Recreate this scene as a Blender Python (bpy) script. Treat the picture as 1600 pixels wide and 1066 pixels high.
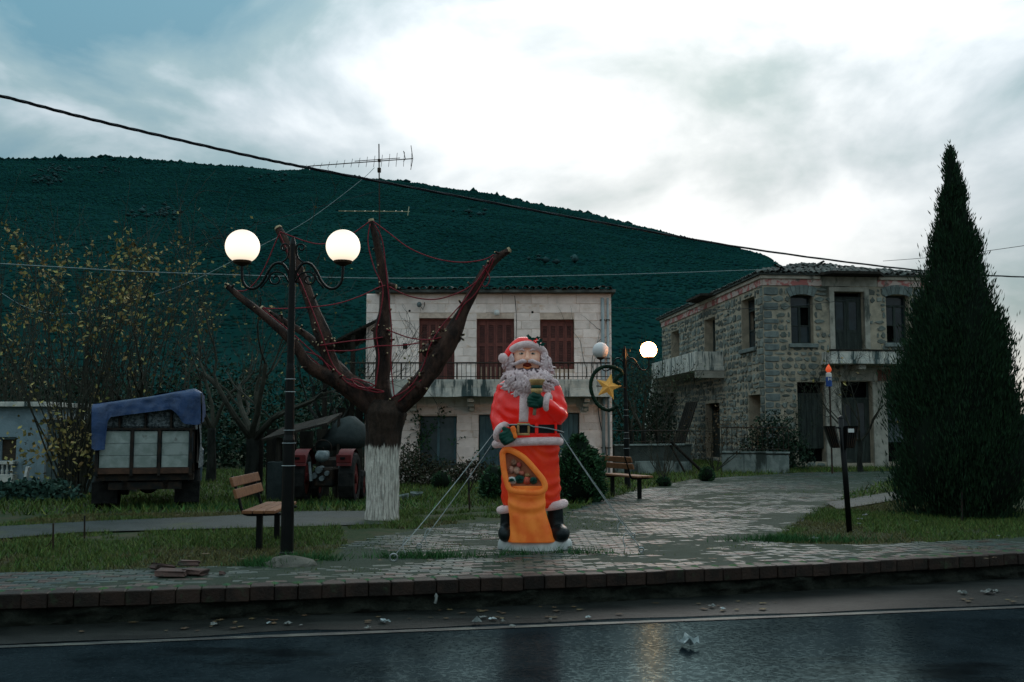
import bpy, bmesh, math, random
import numpy as np
from mathutils import Vector, Matrix, noise as mnoise

R = math.radians
scene = bpy.context.scene
for o in list(bpy.data.objects):
    bpy.data.objects.remove(o)
col = scene.collection
rng = random.Random(11)

# ------------------------------------------------------------------ camera
F = 1556.0                      # focal length in photo pixels (35 mm on 36 mm film, 1600 px wide)
HC = 1.5                        # camera height above the paved square
PITCH = math.atan(136.0 / F)
cam_d = bpy.data.cameras.new("camera")
cam_d.lens = 35.0
cam_d.sensor_width = 36.0
cam_d.clip_end = 6000
cam = bpy.data.objects.new("camera", cam_d)
cam.location = (0, 0, HC)
cam.rotation_euler = (R(90) + PITCH, 0, 0)
col.objects.link(cam)
scene.camera = cam

# ------------------------------------------------------------------ sky, sun, exposure
SUN_EL, SUN_AZ = 24.0, 9.0      # bright part of the overcast, azimuth from +Y towards +X
world = bpy.data.worlds.new("World")
scene.world = world
world.use_nodes = True


def build_world():
    nt = world.node_tree
    nd, lk = nt.nodes, nt.links
    nd.clear()
    out = nd.new("ShaderNodeOutputWorld")
    bg = nd.new("ShaderNodeBackground")
    bg.inputs["Strength"].default_value = 0.1
    sky = nd.new("ShaderNodeTexSky")
    sky.sky_type = 'NISHITA'
    sky.sun_disc = False
    sky.sun_elevation = R(SUN_EL)
    sky.sun_rotation = R(SUN_AZ)
    tc = nd.new("ShaderNodeTexCoord")

    def math_(op, a, b=None, clamp=False):
        n = nd.new("ShaderNodeMath")
        n.operation = op
        n.use_clamp = clamp
        for i, v in enumerate((a, b)):
            if v is None:
                continue
            if isinstance(v, (int, float)):
                n.inputs[i].default_value = v
            else:
                lk.new(v, n.inputs[i])
        return n.outputs[0]
    mp = nd.new("ShaderNodeMapping")
    mp.inputs["Scale"].default_value = (1.0, 1.0, 1.9)
    mp.inputs["Location"].default_value = (3.4, 0.7, 1.2)
    lk.new(tc.outputs["Generated"], mp.inputs["Vector"])
    n1 = nd.new("ShaderNodeTexNoise")
    n1.inputs["Scale"].default_value = 3.6
    n1.inputs["Detail"].default_value = 7
    n1.inputs["Roughness"].default_value = 0.52
    n1.inputs["Distortion"].default_value = 0.35
    lk.new(mp.outputs[0], n1.inputs["Vector"])
    # thin place in the cloud deck where the low sun stands behind it
    a, e = R(7.5), R(15.5)
    bdir = (math.sin(a) * math.cos(e), math.cos(a) * math.cos(e), math.sin(e))
    dt = nd.new("ShaderNodeVectorMath")
    dt.operation = 'DOT_PRODUCT'
    nrm = nd.new("ShaderNodeVectorMath")
    nrm.operation = 'NORMALIZE'
    lk.new(tc.outputs["Generated"], nrm.inputs[0])
    lk.new(nrm.outputs[0], dt.inputs[0])
    dt.inputs[1].default_value = bdir
    glow = nd.new("ShaderNodeMapRange")
    glow.interpolation_type = 'SMOOTHSTEP'
    glow.inputs["From Min"].default_value = 0.84
    glow.inputs["From Max"].default_value = 1.0
    lk.new(dt.outputs["Value"], glow.inputs["Value"])
    cl = math_('MULTIPLY_ADD', n1.outputs["Fac"], 2.1)
    cl.node.inputs[2].default_value = -0.70
    t = math_('MULTIPLY_ADD', glow.outputs[0], 0.22)
    lk.new(cl, t.node.inputs[2])
    a2, e2 = R(-36), R(16)
    d2 = nd.new("ShaderNodeVectorMath")
    d2.operation = 'DOT_PRODUCT'
    lk.new(nrm.outputs[0], d2.inputs[0])
    d2.inputs[1].default_value = (math.sin(a2) * math.cos(e2), math.cos(a2) * math.cos(e2), math.sin(e2))
    bank = nd.new("ShaderNodeMapRange")       # heavier bank of cloud over the hill
    bank.interpolation_type = 'SMOOTHSTEP'
    bank.inputs["From Min"].default_value = 0.86
    bank.inputs["From Max"].default_value = 1.0
    lk.new(d2.outputs["Value"], bank.inputs["Value"])
    t2 = math_('MULTIPLY_ADD', bank.outputs[0], -0.30)
    lk.new(t, t2.node.inputs[2])
    t = t2
    ramp = nd.new("ShaderNodeValToRGB")
    cr = ramp.color_ramp
    cr.elements[0].position = 0.0
    cr.elements[0].color = (0.10, 0.235, 0.30, 1)
    cr.elements[1].position = 1.0
    cr.elements[1].color = (1.0, 1.0, 1.0, 1)
    for p, c in ((0.3, (0.25, 0.365, 0.395)), (0.5, (0.48, 0.555, 0.595)), (0.72, (0.77, 0.82, 0.85))):
        el = cr.elements.new(p)
        el.color = (*c, 1)
    lk.new(t, ramp.inputs[0])
    sc = nd.new("ShaderNodeVectorMath")
    sc.operation = 'SCALE'
    sc.inputs["Scale"].default_value = 9.6
    lk.new(ramp.outputs[0], sc.inputs[0])
    # an overcast sky grows brighter towards the zenith
    sx = nd.new("ShaderNodeSeparateXYZ")
    lk.new(nrm.outputs[0], sx.inputs[0])
    ze = math_('MULTIPLY_ADD', math_('MAXIMUM', sx.outputs[2], 0.0), 13.0)
    ze.node.inputs[2].default_value = 3.2
    lk.new(ze, sc.inputs["Scale"])
    mix = nd.new("ShaderNodeMix")
    mix.data_type = 'RGBA'
    mix.inputs[0].default_value = 0.93      # dense cloud deck over the clear-sky model
    lk.new(sky.outputs[0], mix.inputs[6])
    lk.new(sc.outputs[0], mix.inputs[7])
    lk.new(mix.outputs[2], bg.inputs["Color"])
    lk.new(bg.outputs[0], out.inputs[0])


build_world()
sun_d = bpy.data.lights.new("sun", 'SUN')
sun_d.energy = 0.5
sun_d.angle = R(35)
sun_d.color = (1.0, 0.96, 0.9)
sun = bpy.data.objects.new("sun", sun_d)
sun.rotation_euler = (R(90 - SUN_EL), 0, R(180 - SUN_AZ))
sun.location = (20, 60, 60)
col.objects.link(sun)
vs = scene.view_settings
vs.view_transform = 'Standard'
vs.look = 'None'
vs.exposure = 0.85
vs.gamma = 1.0
scene.render.engine = 'CYCLES'


# ------------------------------------------------------------------ pixel helpers
def ray(px, py):
    cx, cy = (px - 800.0) / F, (533.0 - py) / F
    c, s = math.cos(PITCH), math.sin(PITCH)
    return Vector((cx, c - cy * s, s + cy * c))


def at(px, py, Y):
    d = ray(px, py)
    k = Y / d.y
    return Vector((d.x * k, Y, HC + d.z * k))


def gp(px, py, z=0.0):
    d = ray(px, py)
    k = (z - HC) / d.z
    return Vector((d.x * k, d.y * k, z))


def sstep(t):
    t = min(1.0, max(0.0, t))
    return t * t * (3 - 2 * t)


def tz(x, y):
    """height of the natural ground"""
    return -0.25 * sstep((y - 17) / 11) * sstep((2 - x) / 5)


def ng(px, py):
    """pixel on the natural ground"""
    z = 0.0
    for _ in range(6):
        p = gp(px, py, z)
        z = tz(p.x, p.y)
    return gp(px, py, z)


# ------------------------------------------------------------------ materials
MATS = {}


def deepen_darks(c):
    l = 0.25 * c[0] + 0.6 * c[1] + 0.15 * c[2]
    k = (max(l, 1e-4) / 0.022) ** 0.5 if l < 0.022 else 1.0
    return tuple(v * k for v in c)



def M(name, c1, c2=None, scale=4.0, rough=0.75, bump=0.0, bscale=None, rnd=0.0, metal=0.0, stretch=(1, 1, 1),
      spec=0.13, emit=0.0, dirt=None, lo=0.38, hi=0.62, coat=0.0, emit_col=None, trans=0.0, hue=0.0, bdist=None, tint=None, wet=True):
    if name in MATS:
        return MATS[name]
    m = bpy.data.materials.new(name)
    m.use_nodes = True
    nt = m.node_tree
    nd, lk = nt.nodes, nt.links
    bs = nd["Principled BSDF"]
    tc = nd.new("ShaderNodeTexCoord")
    mp = nd.new("ShaderNodeMapping")
    mp.inputs["Scale"].default_value = stretch
    lk.new(tc.outputs["Object"], mp.inputs["Vector"])
    oi = nd.new("ShaderNodeObjectInfo")
    ge = nd.new("ShaderNodeNewGeometry")
    ad = nd.new("ShaderNodeMath")
    ad.operation = 'ADD'
    lk.new(oi.outputs["Random"], ad.inputs[0])
    lk.new(ge.outputs["Random Per Island"], ad.inputs[1])
    fr = nd.new("ShaderNodeMath")
    fr.operation = 'FRACT'
    lk.new(ad.outputs[0], fr.inputs[0])
    w = nd.new("ShaderNodeMath")
    w.operation = 'MULTIPLY'
    w.inputs[1].default_value = 37.0 if rnd else 0.0
    lk.new(fr.outputs[0], w.inputs[0])

    def noise(sc, st=None, detail=6, rgh=0.6):
        n = nd.new("ShaderNodeTexNoise")
        n.noise_dimensions = '4D'
        n.inputs["Scale"].default_value = sc
        n.inputs["Detail"].default_value = detail
        n.inputs["Roughness"].default_value = rgh
        lk.new(w.outputs[0], n.inputs["W"])
        if st:
            mm = nd.new("ShaderNodeMapping")
            mm.inputs["Scale"].default_value = st
            lk.new(tc.outputs["Object"], mm.inputs["Vector"])
            lk.new(mm.outputs[0], n.inputs["Vector"])
        else:
            lk.new(mp.outputs[0], n.inputs["Vector"])
        return n.outputs["Fac"]

    def mixc(fac, a, b):
        x = nd.new("ShaderNodeMix")
        x.data_type = 'RGBA'
        lk.new(fac, x.inputs[0])
        for s, v in ((6, a), (7, b)):
            if isinstance(v, tuple):
                x.inputs[s].default_value = (*v, 1)
            else:
                lk.new(v, x.inputs[s])
        return x.outputs[2]

    def rampf(f, l, h):
        r = nd.new("ShaderNodeMapRange")
        r.interpolation_type = 'SMOOTHSTEP'
        r.inputs["From Min"].default_value = l
        r.inputs["From Max"].default_value = h
        lk.new(f, r.inputs["Value"])
        return r.outputs[0]
    if c2 is None:
        c2 = tuple(v * 0.72 for v in c1)
    if wet:                     # flag lowers very dark tones: film contrast put into the colour
        c1, c2 = deepen_darks(c1), deepen_darks(c2)
        if dirt:
            dirt = [(deepen_darks(d_[0]), *d_[1:]) for d_ in (dirt if isinstance(dirt, list) else [dirt])]
    c = mixc(rampf(noise(scale), lo, hi), c1, c2)
    if dirt:
        for dd in (dirt if isinstance(dirt, list) else [dirt]):
            c = mixc(rampf(noise(dd[1], dd[2]), dd[3], dd[4]), c, dd[0])
    if rnd:
        hs = nd.new("ShaderNodeHueSaturation")
        mr = nd.new("ShaderNodeMapRange")
        mr.inputs["To Min"].default_value = 1 - rnd
        mr.inputs["To Max"].default_value = 1 + rnd
        lk.new(fr.outputs[0], mr.inputs["Value"])
        lk.new(mr.outputs[0], hs.inputs["Value"])
        if hue:
            f2 = nd.new("ShaderNodeMath")
            f2.operation = 'MULTIPLY'
            f2.inputs[1].default_value = 7.31
            lk.new(fr.outputs[0], f2.inputs[0])
            f3 = nd.new("ShaderNodeMath")
            f3.operation = 'FRACT'
            lk.new(f2.outputs[0], f3.inputs[0])
            mh = nd.new("ShaderNodeMapRange")
            mh.inputs["To Min"].default_value = 0.5 - hue
            mh.inputs["To Max"].default_value = 0.5 + hue
            lk.new(f3.outputs[0], mh.inputs["Value"])
            lk.new(mh.outputs[0], hs.inputs["Hue"])
        lk.new(c, hs.inputs["Color"])
        c = hs.outputs[0]
    lk.new(c, bs.inputs["Base Color"])
    bs.inputs["Roughness"].default_value = rough
    bs.inputs["Metallic"].default_value = metal
    bs.inputs["Specular IOR Level"].default_value = spec
    if tint:
        bs.inputs["Specular Tint"].default_value = (*tint, 1)
    if coat:
        bs.inputs["Coat Weight"].default_value = coat
        bs.inputs["Coat Roughness"].default_value = 0.15
    if trans:
        bs.inputs["Transmission Weight"].default_value = trans
    if emit:
        bs.inputs["Emission Strength"].default_value = emit
        if emit_col:
            bs.inputs["Emission Color"].default_value = (*emit_col, 1)
        else:
            lk.new(c, bs.inputs["Emission Color"])
    if bump:
        b = nd.new("ShaderNodeBump")
        b.inputs["Strength"].default_value = min(1.0, bump)
        b.inputs["Distance"].default_value = bdist or (0.05 if bump <= 1 else 0.05 * bump)
        lk.new(noise(bscale or scale * 5, None, 8, 0.65), b.inputs["Height"])
        lk.new(b.outputs[0], bs.inputs["Normal"])
    MATS[name] = m
    return m


# ------------------------------------------------------------------ mesh builder
WL = {}


class MB:
    def __init__(self):
        self.v = []
        self.f = []
        self.mi = []

    def add(self, vs_, fs_, m=0):
        n = len(self.v)
        self.v.extend([tuple(p) for p in vs_])
        self.f.extend([tuple(i + n for i in f) for f in fs_])
        self.mi.extend([m] * len(fs_))
        return self

    def box(self, c, s, rot=None, bev=0.0, m=0):
        """box by centre and full size, chamfered vertical/horizontal edges when bev > 0"""
        hx, hy, hz = s[0] / 2, s[1] / 2, s[2] / 2
        if bev <= 0:
            vs_ = [(x, y, z) for x in (-hx, hx) for y in (-hy, hy) for z in (-hz, hz)]
            fs_ = [(0, 1, 3, 2), (4, 6, 7, 5), (0, 4, 5, 1), (2, 3, 7, 6), (0, 2, 6, 4), (1, 5, 7, 3)]
        else:
            bm = bmesh.new()
            bmesh.ops.create_cube(bm, size=1.0)
            bmesh.ops.scale(bm, vec=s, verts=bm.verts)
            bmesh.ops.bevel(bm, geom=bm.edges[:], offset=bev, segments=1, affect='EDGES')
            bm.verts.index_update()
            vs_ = [tuple(v.co) for v in bm.verts]
            fs_ = [[v.index for v in f.verts] for f in bm.faces]
            bm.free()
        c = Vector(c)
        if rot is not None:
            vs_ = [rot @ Vector(p) + c for p in vs_]
        else:
            vs_ = [Vector(p) + c for p in vs_]
        return self.add(vs_, fs_, m)

    def tube(self, pts, rad, n=8, closed=False, caps=True, m=0, flat=1.0):
        pts = [Vector(p) for p in pts]
        k = len(pts)
        if not hasattr(rad, '__len__'):
            rad = [rad] * k
        t0 = (pts[1] - pts[0]).normalized()
        up = Vector((0, 0, 1)) if abs(t0.z) < 0.9 else Vector((0, 1, 0))
        a = t0.cross(up).normalized()
        vs_ = []
        for i in range(k):
            if closed:
                t = (pts[(i + 1) % k] - pts[i - 1])
            else:
                t = pts[min(i + 1, k - 1)] - pts[max(i - 1, 0)]
            if t.length < 1e-9:
                t = t0.copy()
            t.normalize()
            a = a - t * a.dot(t)
            if a.length < 1e-6:
                a = t.cross(Vector((0.3, 0.5, 0.8)))
            a.normalize()
            b = t.cross(a)
            for j in range(n):
                an = 2 * math.pi * j / n
                vs_.append(pts[i] + (a * math.cos(an) + b * math.sin(an) * flat) * rad[i])
        fs_ = []
        for i in range(k if closed else k - 1):
            i2 = (i + 1) % k
            for j in range(n):
                j2 = (j + 1) % n
                fs_.append((i * n + j, i * n + j2, i2 * n + j2, i2 * n + j))
        if caps and not closed:
            fs_.append(tuple(range(n - 1, -1, -1)))
            fs_.append(tuple((k - 1) * n + j for j in range(n)))
        return self.add(vs_, fs_, m)

    def loft(self, rings, n=28, caps=True, e=1.0, m=0):
        """rings: (cx, cy, cz, rx, ry) horizontal superellipses"""
        vs_ = []
        for (cx, cy, cz, rx, ry) in rings:
            for j in range(n):
                an = 2 * math.pi * j / n
                c, s = math.cos(an), math.sin(an)
                vs_.append((cx + rx * math.copysign(abs(c) ** e, c), cy + ry * math.copysign(abs(s) ** e, s), cz))
        fs_ = []
        for i in range(len(rings) - 1):
            for j in range(n):
                j2 = (j + 1) % n
                fs_.append((i * n + j, i * n + j2, (i + 1) * n + j2, (i + 1) * n + j))
        if caps:
            fs_.append(tuple(range(n - 1, -1, -1)))
            fs_.append(tuple((len(rings) - 1) * n + j for j in range(n)))
        return self.add(vs_, fs_, m)

    def ell(self, c, r, nu=20, nv=12, rot=None, m=0):
        if not hasattr(r, '__len__'):
            r = (r, r, r)
        vs_ = [(0, 0, -r[2])]
        for i in range(1, nv):
            ph = -math.pi / 2 + math.pi * i / nv
            for j in range(nu):
                th = 2 * math.pi * j / nu
                vs_.append((r[0] * math.cos(ph) * math.cos(th), r[1] * math.cos(ph) * math.sin(th), r[2] * math.sin(ph)))
        vs_.append((0, 0, r[2]))
        c = Vector(c)
        vs_ = [((rot @ Vector(p)) if rot is not None else Vector(p)) + c for p in vs_]
        fs_ = [(0, 1 + (j + 1) % nu, 1 + j) for j in range(nu)]
        for i in range(nv - 2):
            for j in range(nu):
                a = 1 + i * nu + j
                b = 1 + i * nu + (j + 1) % nu
                fs_.append((a, b, b + nu, a + nu))
        L = len(vs_) - 1
        o = 1 + (nv - 2) * nu
        fs_ += [(o + j, o + (j + 1) % nu, L) for j in range(nu)]
        return self.add(vs_, fs_, m)

    def prism(self, poly, off, m=0):
        """closed polygon of 3-D points extruded by the vector off"""
        n = len(poly)
        off = Vector(off)
        p0 = [Vector(p) for p in poly]
        vs_ = p0 + [p + off for p in p0]
        fs_ = [tuple(range(n - 1, -1, -1)), tuple(range(n, 2 * n))]
        for i in range(n):
            j = (i + 1) % n
            fs_.append((i, j, n + j, n + i))
        return self.add(vs_, fs_, m)

    def mesh(self, name, mats, smooth=False, off=(0, 0, 0)):
        me = bpy.data.meshes.new(name)
        ox, oy, oz = off
        me.from_pydata([(p[0] - ox, p[1] - oy, p[2] - oz) for p in self.v], [], self.f)
        if not isinstance(mats, (list, tuple)):
            mats = [mats]
        for mm in mats:
            me.materials.append(mm)
        if len(mats) > 1:
            me.polygons.foreach_set("material_index", self.mi)
        if smooth:
            me.polygons.foreach_set("use_smooth", [True] * len(me.polygons))
        me.update()
        return me

    def build(self, name, mats, parent=None, smooth=False, remesh=0.0, relax=0, fix=True):
        off = WL.get(parent, Vector((0, 0, 0)))
        me = self.mesh(name, mats, smooth, off)
        if fix:
            bm = bmesh.new()
            bm.from_mesh(me)
            bmesh.ops.recalc_face_normals(bm, faces=bm.faces)
            bm.to_mesh(me)
            bm.free()
        o = bpy.data.objects.new(name, me)
        col.objects.link(o)
        if remesh:
            md = o.modifiers.new("r", 'REMESH')
            md.mode = 'VOXEL'
            md.voxel_size = remesh
            md.use_smooth_shade = True
            if relax:
                ms = o.modifiers.new("s", 'SMOOTH')
                ms.iterations = relax
                ms.factor = 0.5
            bpy.context.view_layer.update()
            dg = bpy.context.evaluated_depsgraph_get()
            m2 = bpy.data.meshes.new_from_object(o.evaluated_get(dg))
            o.modifiers.clear()
            o.data = m2
            if not m2.materials:
                m2.materials.append(mats if not isinstance(mats, (list, tuple)) else mats[0])
            m2.polygons.foreach_set("use_smooth", [True] * len(m2.polygons))
            bpy.data.meshes.remove(me)
        if parent is not None:
            o.parent = parent
        WL[o] = Vector(off)
        return o


def np_mesh(name, verts, faces, mat, parent=None, kind=None, smooth=False):
    """fast mesh from numpy arrays, all faces with the same corner count"""
    verts = np.asarray(verts, dtype=np.float32)
    faces = np.asarray(faces, dtype=np.int32)
    off = WL.get(parent, Vector((0, 0, 0)))
    verts = verts - np.array(off, dtype=np.float32)
    k = faces.shape[1]
    me = bpy.data.meshes.new(name)
    me.vertices.add(len(verts))
    me.vertices.foreach_set("co", verts.ravel())
    me.loops.add(faces.size)
    me.loops.foreach_set("vertex_index", faces.ravel())
    me.polygons.add(len(faces))
    me.polygons.foreach_set("loop_start", np.arange(0, faces.size, k, dtype=np.int32))
    me.materials.append(mat)
    if smooth:
        me.polygons.foreach_set("use_smooth", [True] * len(faces))
    me.update(calc_edges=True)
    me.validate()
    o = bpy.data.objects.new(name, me)
    col.objects.link(o)
    if parent is not None:
        o.parent = parent
    if kind:
        o["kind"] = kind
    WL[o] = Vector(off)
    return o


def tag(o, label, cat, group=None):
    o["label"] = label
    o["category"] = cat
    if group:
        o["group"] = group
    return o


def struct(o):
    o["kind"] = "structure"
    return o


def stuff(o, label=None, cat=None):
    o["kind"] = "stuff"
    if label:
        o["label"] = label
        o["category"] = cat
    return o


def thing(name, label, cat, loc=(0, 0, 0), group=None):
    o = bpy.data.objects.new(name, None)
    o.empty_display_size = 0.2
    o.location = loc
    col.objects.link(o)
    WL[o] = Vector(loc)
    return tag(o, label, cat, group)


def copy_tree(o, parent=None):
    c = o.copy()
    col.objects.link(c)
    c.parent = parent
    for ch in o.children:
        copy_tree(ch, c)
    return c


def piece(name, me, loc, parent, rot=None):
    o = bpy.data.objects.new(name, me)
    col.objects.link(o)
    o.parent = parent
    o.location = Vector(loc) - WL.get(parent, Vector((0, 0, 0)))
    if rot:
        o.rotation_euler = rot
    return o


def in_poly(x, y, poly):
    x = np.asarray(x)
    y = np.asarray(y)
    ins = np.zeros(x.shape, bool)
    n = len(poly)
    for i in range(n):
        x1, y1 = poly[i]
        x2, y2 = poly[(i + 1) % n]
        c = ((y1 > y) != (y2 > y)) & (x < (x2 - x1) * (y - y1) / (y2 - y1 + 1e-12) + x1)
        ins ^= c
    return ins


def n2(x, y, s, seed=0.0):
    return mnoise.noise(Vector((x * s + seed, y * s - seed * 1.7, seed * 0.37)))

# ================================================================== GROUND, ROAD, KERB
m_ground = M("earth_and_moss", (0.030, 0.042, 0.018), (0.048, 0.044, 0.024), 1.1, 0.95, 0.6, 14,
             dirt=((0.018, 0.035, 0.012), 3.0, (1, 1, 1), 0.45, 0.6))
m_path = M("worn_path", (0.034, 0.043, 0.041), (0.022, 0.029, 0.026), 2.5, 0.6, 0.5, 40,
           dirt=((0.04, 0.05, 0.025), 0.9, (1, 1, 1), 0.52, 0.66))
m_bed = M("paving_bed", (0.030, 0.043, 0.031), (0.022, 0.034, 0.021), 3.0, 0.85, 0.6, 30)

kerb_px = [(0, 930), (270, 922.5), (540, 913.5), (800, 903.5), (1070, 891), (1340, 878.5), (1600, 865.5)]
kp = [gp(*p) for p in kerb_px]
kfit = np.polyfit([p.x for p in kp], [p.y for p in kp], 2)
KX0, KX1 = -6.0, 8.0


def yk(x):
    f = lambda q: kfit[0] * q * q + kfit[1] * q + kfit[2]
    g = lambda q: 2 * kfit[0] * q + kfit[1]
    if x < KX0:
        return f(KX0) + g(KX0) * (x - KX0)
    if x > KX1:
        return f(KX1) + g(KX1) * (x - KX1)
    return f(x)


def kn(x):
    """unit normal of the kerb pointing to the square"""
    s = (yk(x + 0.05) - yk(x - 0.05)) / 0.1
    return Vector((-s, 1, 0)).normalized()


ZR = -0.29          # road level

xs = np.concatenate([[-2200, -900, -400, -180, -90, -50, -32, -24, -18], np.arange(-14, 14.01, 0.35),
                     [18, 24, 32, 50, 90, 180, 400, 900, 2200]])
ts = np.concatenate([[0.06], np.arange(0.3, 26, 0.4), np.arange(27, 60, 3), [70, 90, 130, 200, 400, 900, 2600]])
gv, gf = [], []
for t in ts:
    for x in xs:
        y = yk(x) + t
        w = min(1, t / 1.5) * (1 if abs(x) < 16 and t < 40 else 0)
        gv.append((x, y, tz(x, y) + 0.02 * w * n2(x, y, 0.7, 3.1) + (-0.012)))
nx = len(xs)
for i in range(len(ts) - 1):
    for j in range(nx - 1):
        gf.append((i * nx + j, i * nx + j + 1, (i + 1) * nx + j + 1, (i + 1) * nx + j))
ground = struct(np_mesh("ground", gv, gf, m_ground, smooth=True))


def strip(name, x0, x1, step, fa, fb, za, zb, mat, parent=None, jit=0.0):
    mb = MB()
    X = np.arange(x0, x1 + 1e-6, step)
    vs_ = []
    for x in X:
        ja, jb = jit * n2(x, 2.0, 1.3, 5), jit * n2(x, 9.0, 1.9, 8)
        vs_ += [(x, fa(x) + ja, za), (x, fb(x) + jb, zb)]
    fs_ = [(2 * i, 2 * i + 2, 2 * i + 3, 2 * i + 1) for i in range(len(X) - 1)]
    mb.add(vs_, fs_)
    return mb.build(name, mat, parent)


m_road = M("wet_asphalt", (0.010, 0.015, 0.018), (0.005, 0.008, 0.010), 1.6, 0.3, 0.6, 26, spec=0.07, bdist=0.0016, tint=(0.5, 0.85, 1.0), wet=False,
           dirt=[((0.034, 0.044, 0.048), 38, (1, 1, 1), 0.60, 0.68), ((0.003, 0.004, 0.005), 0.7, (0.6, 2.0, 1), 0.52, 0.64)])


def wet_mask(m, sc, lo, hi, smax):
    nt = m.node_tree
    nd, lk = nt.nodes, nt.links
    tc = nd.new("ShaderNodeTexCoord")
    n = nd.new("ShaderNodeTexNoise")
    n.inputs["Scale"].default_value = sc
    n.inputs["Detail"].default_value = 5
    n.inputs["Roughness"].default_value = 0.7
    lk.new(tc.outputs["Object"], n.inputs["Vector"])
    n2_ = nd.new("ShaderNodeTexNoise")
    n2_.inputs["Scale"].default_value = 0.45
    n2_.inputs["Detail"].default_value = 3
    lk.new(tc.outputs["Object"], n2_.inputs["Vector"])
    ad = nd.new("ShaderNodeMath")
    ad.operation = 'MULTIPLY_ADD'
    ad.inputs[1].default_value = 0.35
    lk.new(n2_.outputs["Fac"], ad.inputs[0])
    lk.new(n.outputs["Fac"], ad.inputs[2])
    r = nd.new("ShaderNodeMapRange")
    r.inputs["From Min"].default_value = lo + 0.175
    r.inputs["From Max"].default_value = hi + 0.175
    r.inputs["To Max"].default_value = smax
    lk.new(ad.outputs[0], r.inputs["Value"])
    lk.new(r.outputs[0], nd["Principled BSDF"].inputs["Specular IOR Level"])




def wet_film(m, sc, lo, hi, colr, rough):
    """thin broken water film: a dim bluish glossy layer over the dark asphalt, patchy at the size of the stones"""
    wet_mask(m, sc, lo, hi, 1.0)
    nt = m.node_tree
    nd, lk = nt.nodes, nt.links
    bs = nd["Principled BSDF"]
    fac = bs.inputs["Specular IOR Level"].links[0]
    src = fac.from_socket
    lk.remove(fac)
    bs.inputs["Specular IOR Level"].default_value = 0.0
    gl = nd.new("ShaderNodeBsdfGlossy")
    gl.inputs["Roughness"].default_value = rough
    mx = nd.new("ShaderNodeMix")
    mx.data_type = 'RGBA'
    lk.new(src, mx.inputs[0])
    mx.inputs[6].default_value = tuple(v * 0.45 for v in colr) + (1,)
    mx.inputs[7].default_value = tuple(v * 1.7 for v in colr) + (1,)
    lk.new(mx.outputs[2], gl.inputs["Color"])
    if bs.inputs["Normal"].links:
        lk.new(bs.inputs["Normal"].links[0].from_socket, gl.inputs["Normal"])
    ad = nd.new("ShaderNodeAddShader")
    lk.new(bs.outputs[0], ad.inputs[0])
    lk.new(gl.outputs[0], ad.inputs[1])
    lk.new(ad.outputs[0], nd["Material Output"].inputs["Surface"])


wet_film(m_road, 26, 0.44, 0.72, (0.030, 0.046, 0.049), 0.17)
m_should = M("muddy_shoulder", (0.017, 0.019, 0.017), (0.010, 0.012, 0.011), 2.2, 0.45, 1.0, 30, spec=0.04, bdist=0.015,
             dirt=((0.02, 0.022, 0.02), 1.4, (0.5, 2.5, 1), 0.5, 0.62))
line_px = [(0, 1007), (270, 1001), (540, 993.7), (800, 983.5), (1070, 971.5), (1340, 960), (1600, 946)]
lp = [gp(p[0], p[1], ZR) for p in line_px]
lfit = np.polyfit([p.x for p in lp], [p.y for p in lp], 1)
yl = lambda x: lfit[0] * x + lfit[1]
road = struct(strip("road", -400, 400, 20, lambda x: yl(x) - 7.6, lambda x: max(yk(x) + 0.05, yl(x) + 0.3), ZR, ZR, m_road))
struct(strip("road_shoulder", -60, 60, 0.25, lambda x: yl(x) + 0.16 + 0.12 * n2(x, 1, 1.1, 4), lambda x: yk(x) + 0.04,
             ZR + 0.004, ZR + 0.01, m_should, jit=0.05))
struct(strip("verge", -400, 400, 20, lambda x: yl(x) - 60, lambda x: yl(x) - 7.4, ZR + 0.02, ZR + 0.01, m_ground))
m_line = M("worn_road_paint", (0.085, 0.088, 0.072), (0.016, 0.019, 0.019), 9, 0.5, 0.3, 60, lo=0.36, hi=0.6, stretch=(0.4, 1.5, 1))
o = struct(strip("edge_line", -60, 60, 0.5, lambda x: yl(x) - 0.05, lambda x: yl(x) + 0.05, ZR + 0.006, ZR + 0.006, m_line, jit=0.02))
# far lane line on the camera side of the road
struct(strip("centre_line", -60, 60, 0.5, lambda x: yl(x) - 3.7, lambda x: yl(x) - 3.58, ZR + 0.006, ZR + 0.006, m_line))

# retaining face under the kerb: rough mossy concrete
m_face = M("mossy_concrete", (0.020, 0.022, 0.016), (0.008, 0.011, 0.007), 5, 0.85, 1.4, 16)
fv, ff = [], []
FX = np.arange(-14, 16, 0.05)
FZ = np.linspace(ZR - 0.02, -0.11, 9)
for z in FZ:
    for x in FX:
        d = 0.07 * n2(x * 1.4, z * 5, 2.6, 2) + 0.035 * n2(x * 1.5, z * 5, 8, 6) - 0.05 * (-0.11 - z) / 0.2
        p = Vector((x, yk(x), z)) + kn(x) * (0.06 + d)
        fv.append(p)
for i in range(len(FZ) - 1):
    for j in range(len(FX) - 1):
        a = i * len(FX) + j
        ff.append((a, a + 1, a + 1 + len(FX), a + len(FX)))
kerb_back = MB()
for x in np.arange(-14, 16, 0.5):
    a, b = Vector((x, yk(x), 0)) + kn(x) * 0.2, Vector((x + 0.5, yk(x + 0.5), 0)) + kn(x + 0.5) * 0.2
    kerb_back.add([(a.x, a.y, -0.3), (b.x, b.y, -0.3), (b.x, b.y, -0.008), (a.x, a.y, -0.008)], [(0, 1, 2, 3)])
kerb = tag(bpy.data.objects.new("kerb", None), "low kerb of brown paving blocks on a rough concrete footing along the road", "kerb")
col.objects.link(kerb)
WL[kerb] = Vector((0, 0, 0))
np_mesh("footing", fv, ff, m_face, kerb, smooth=True)
kerb_back.build("backing", m_face, kerb)

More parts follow.
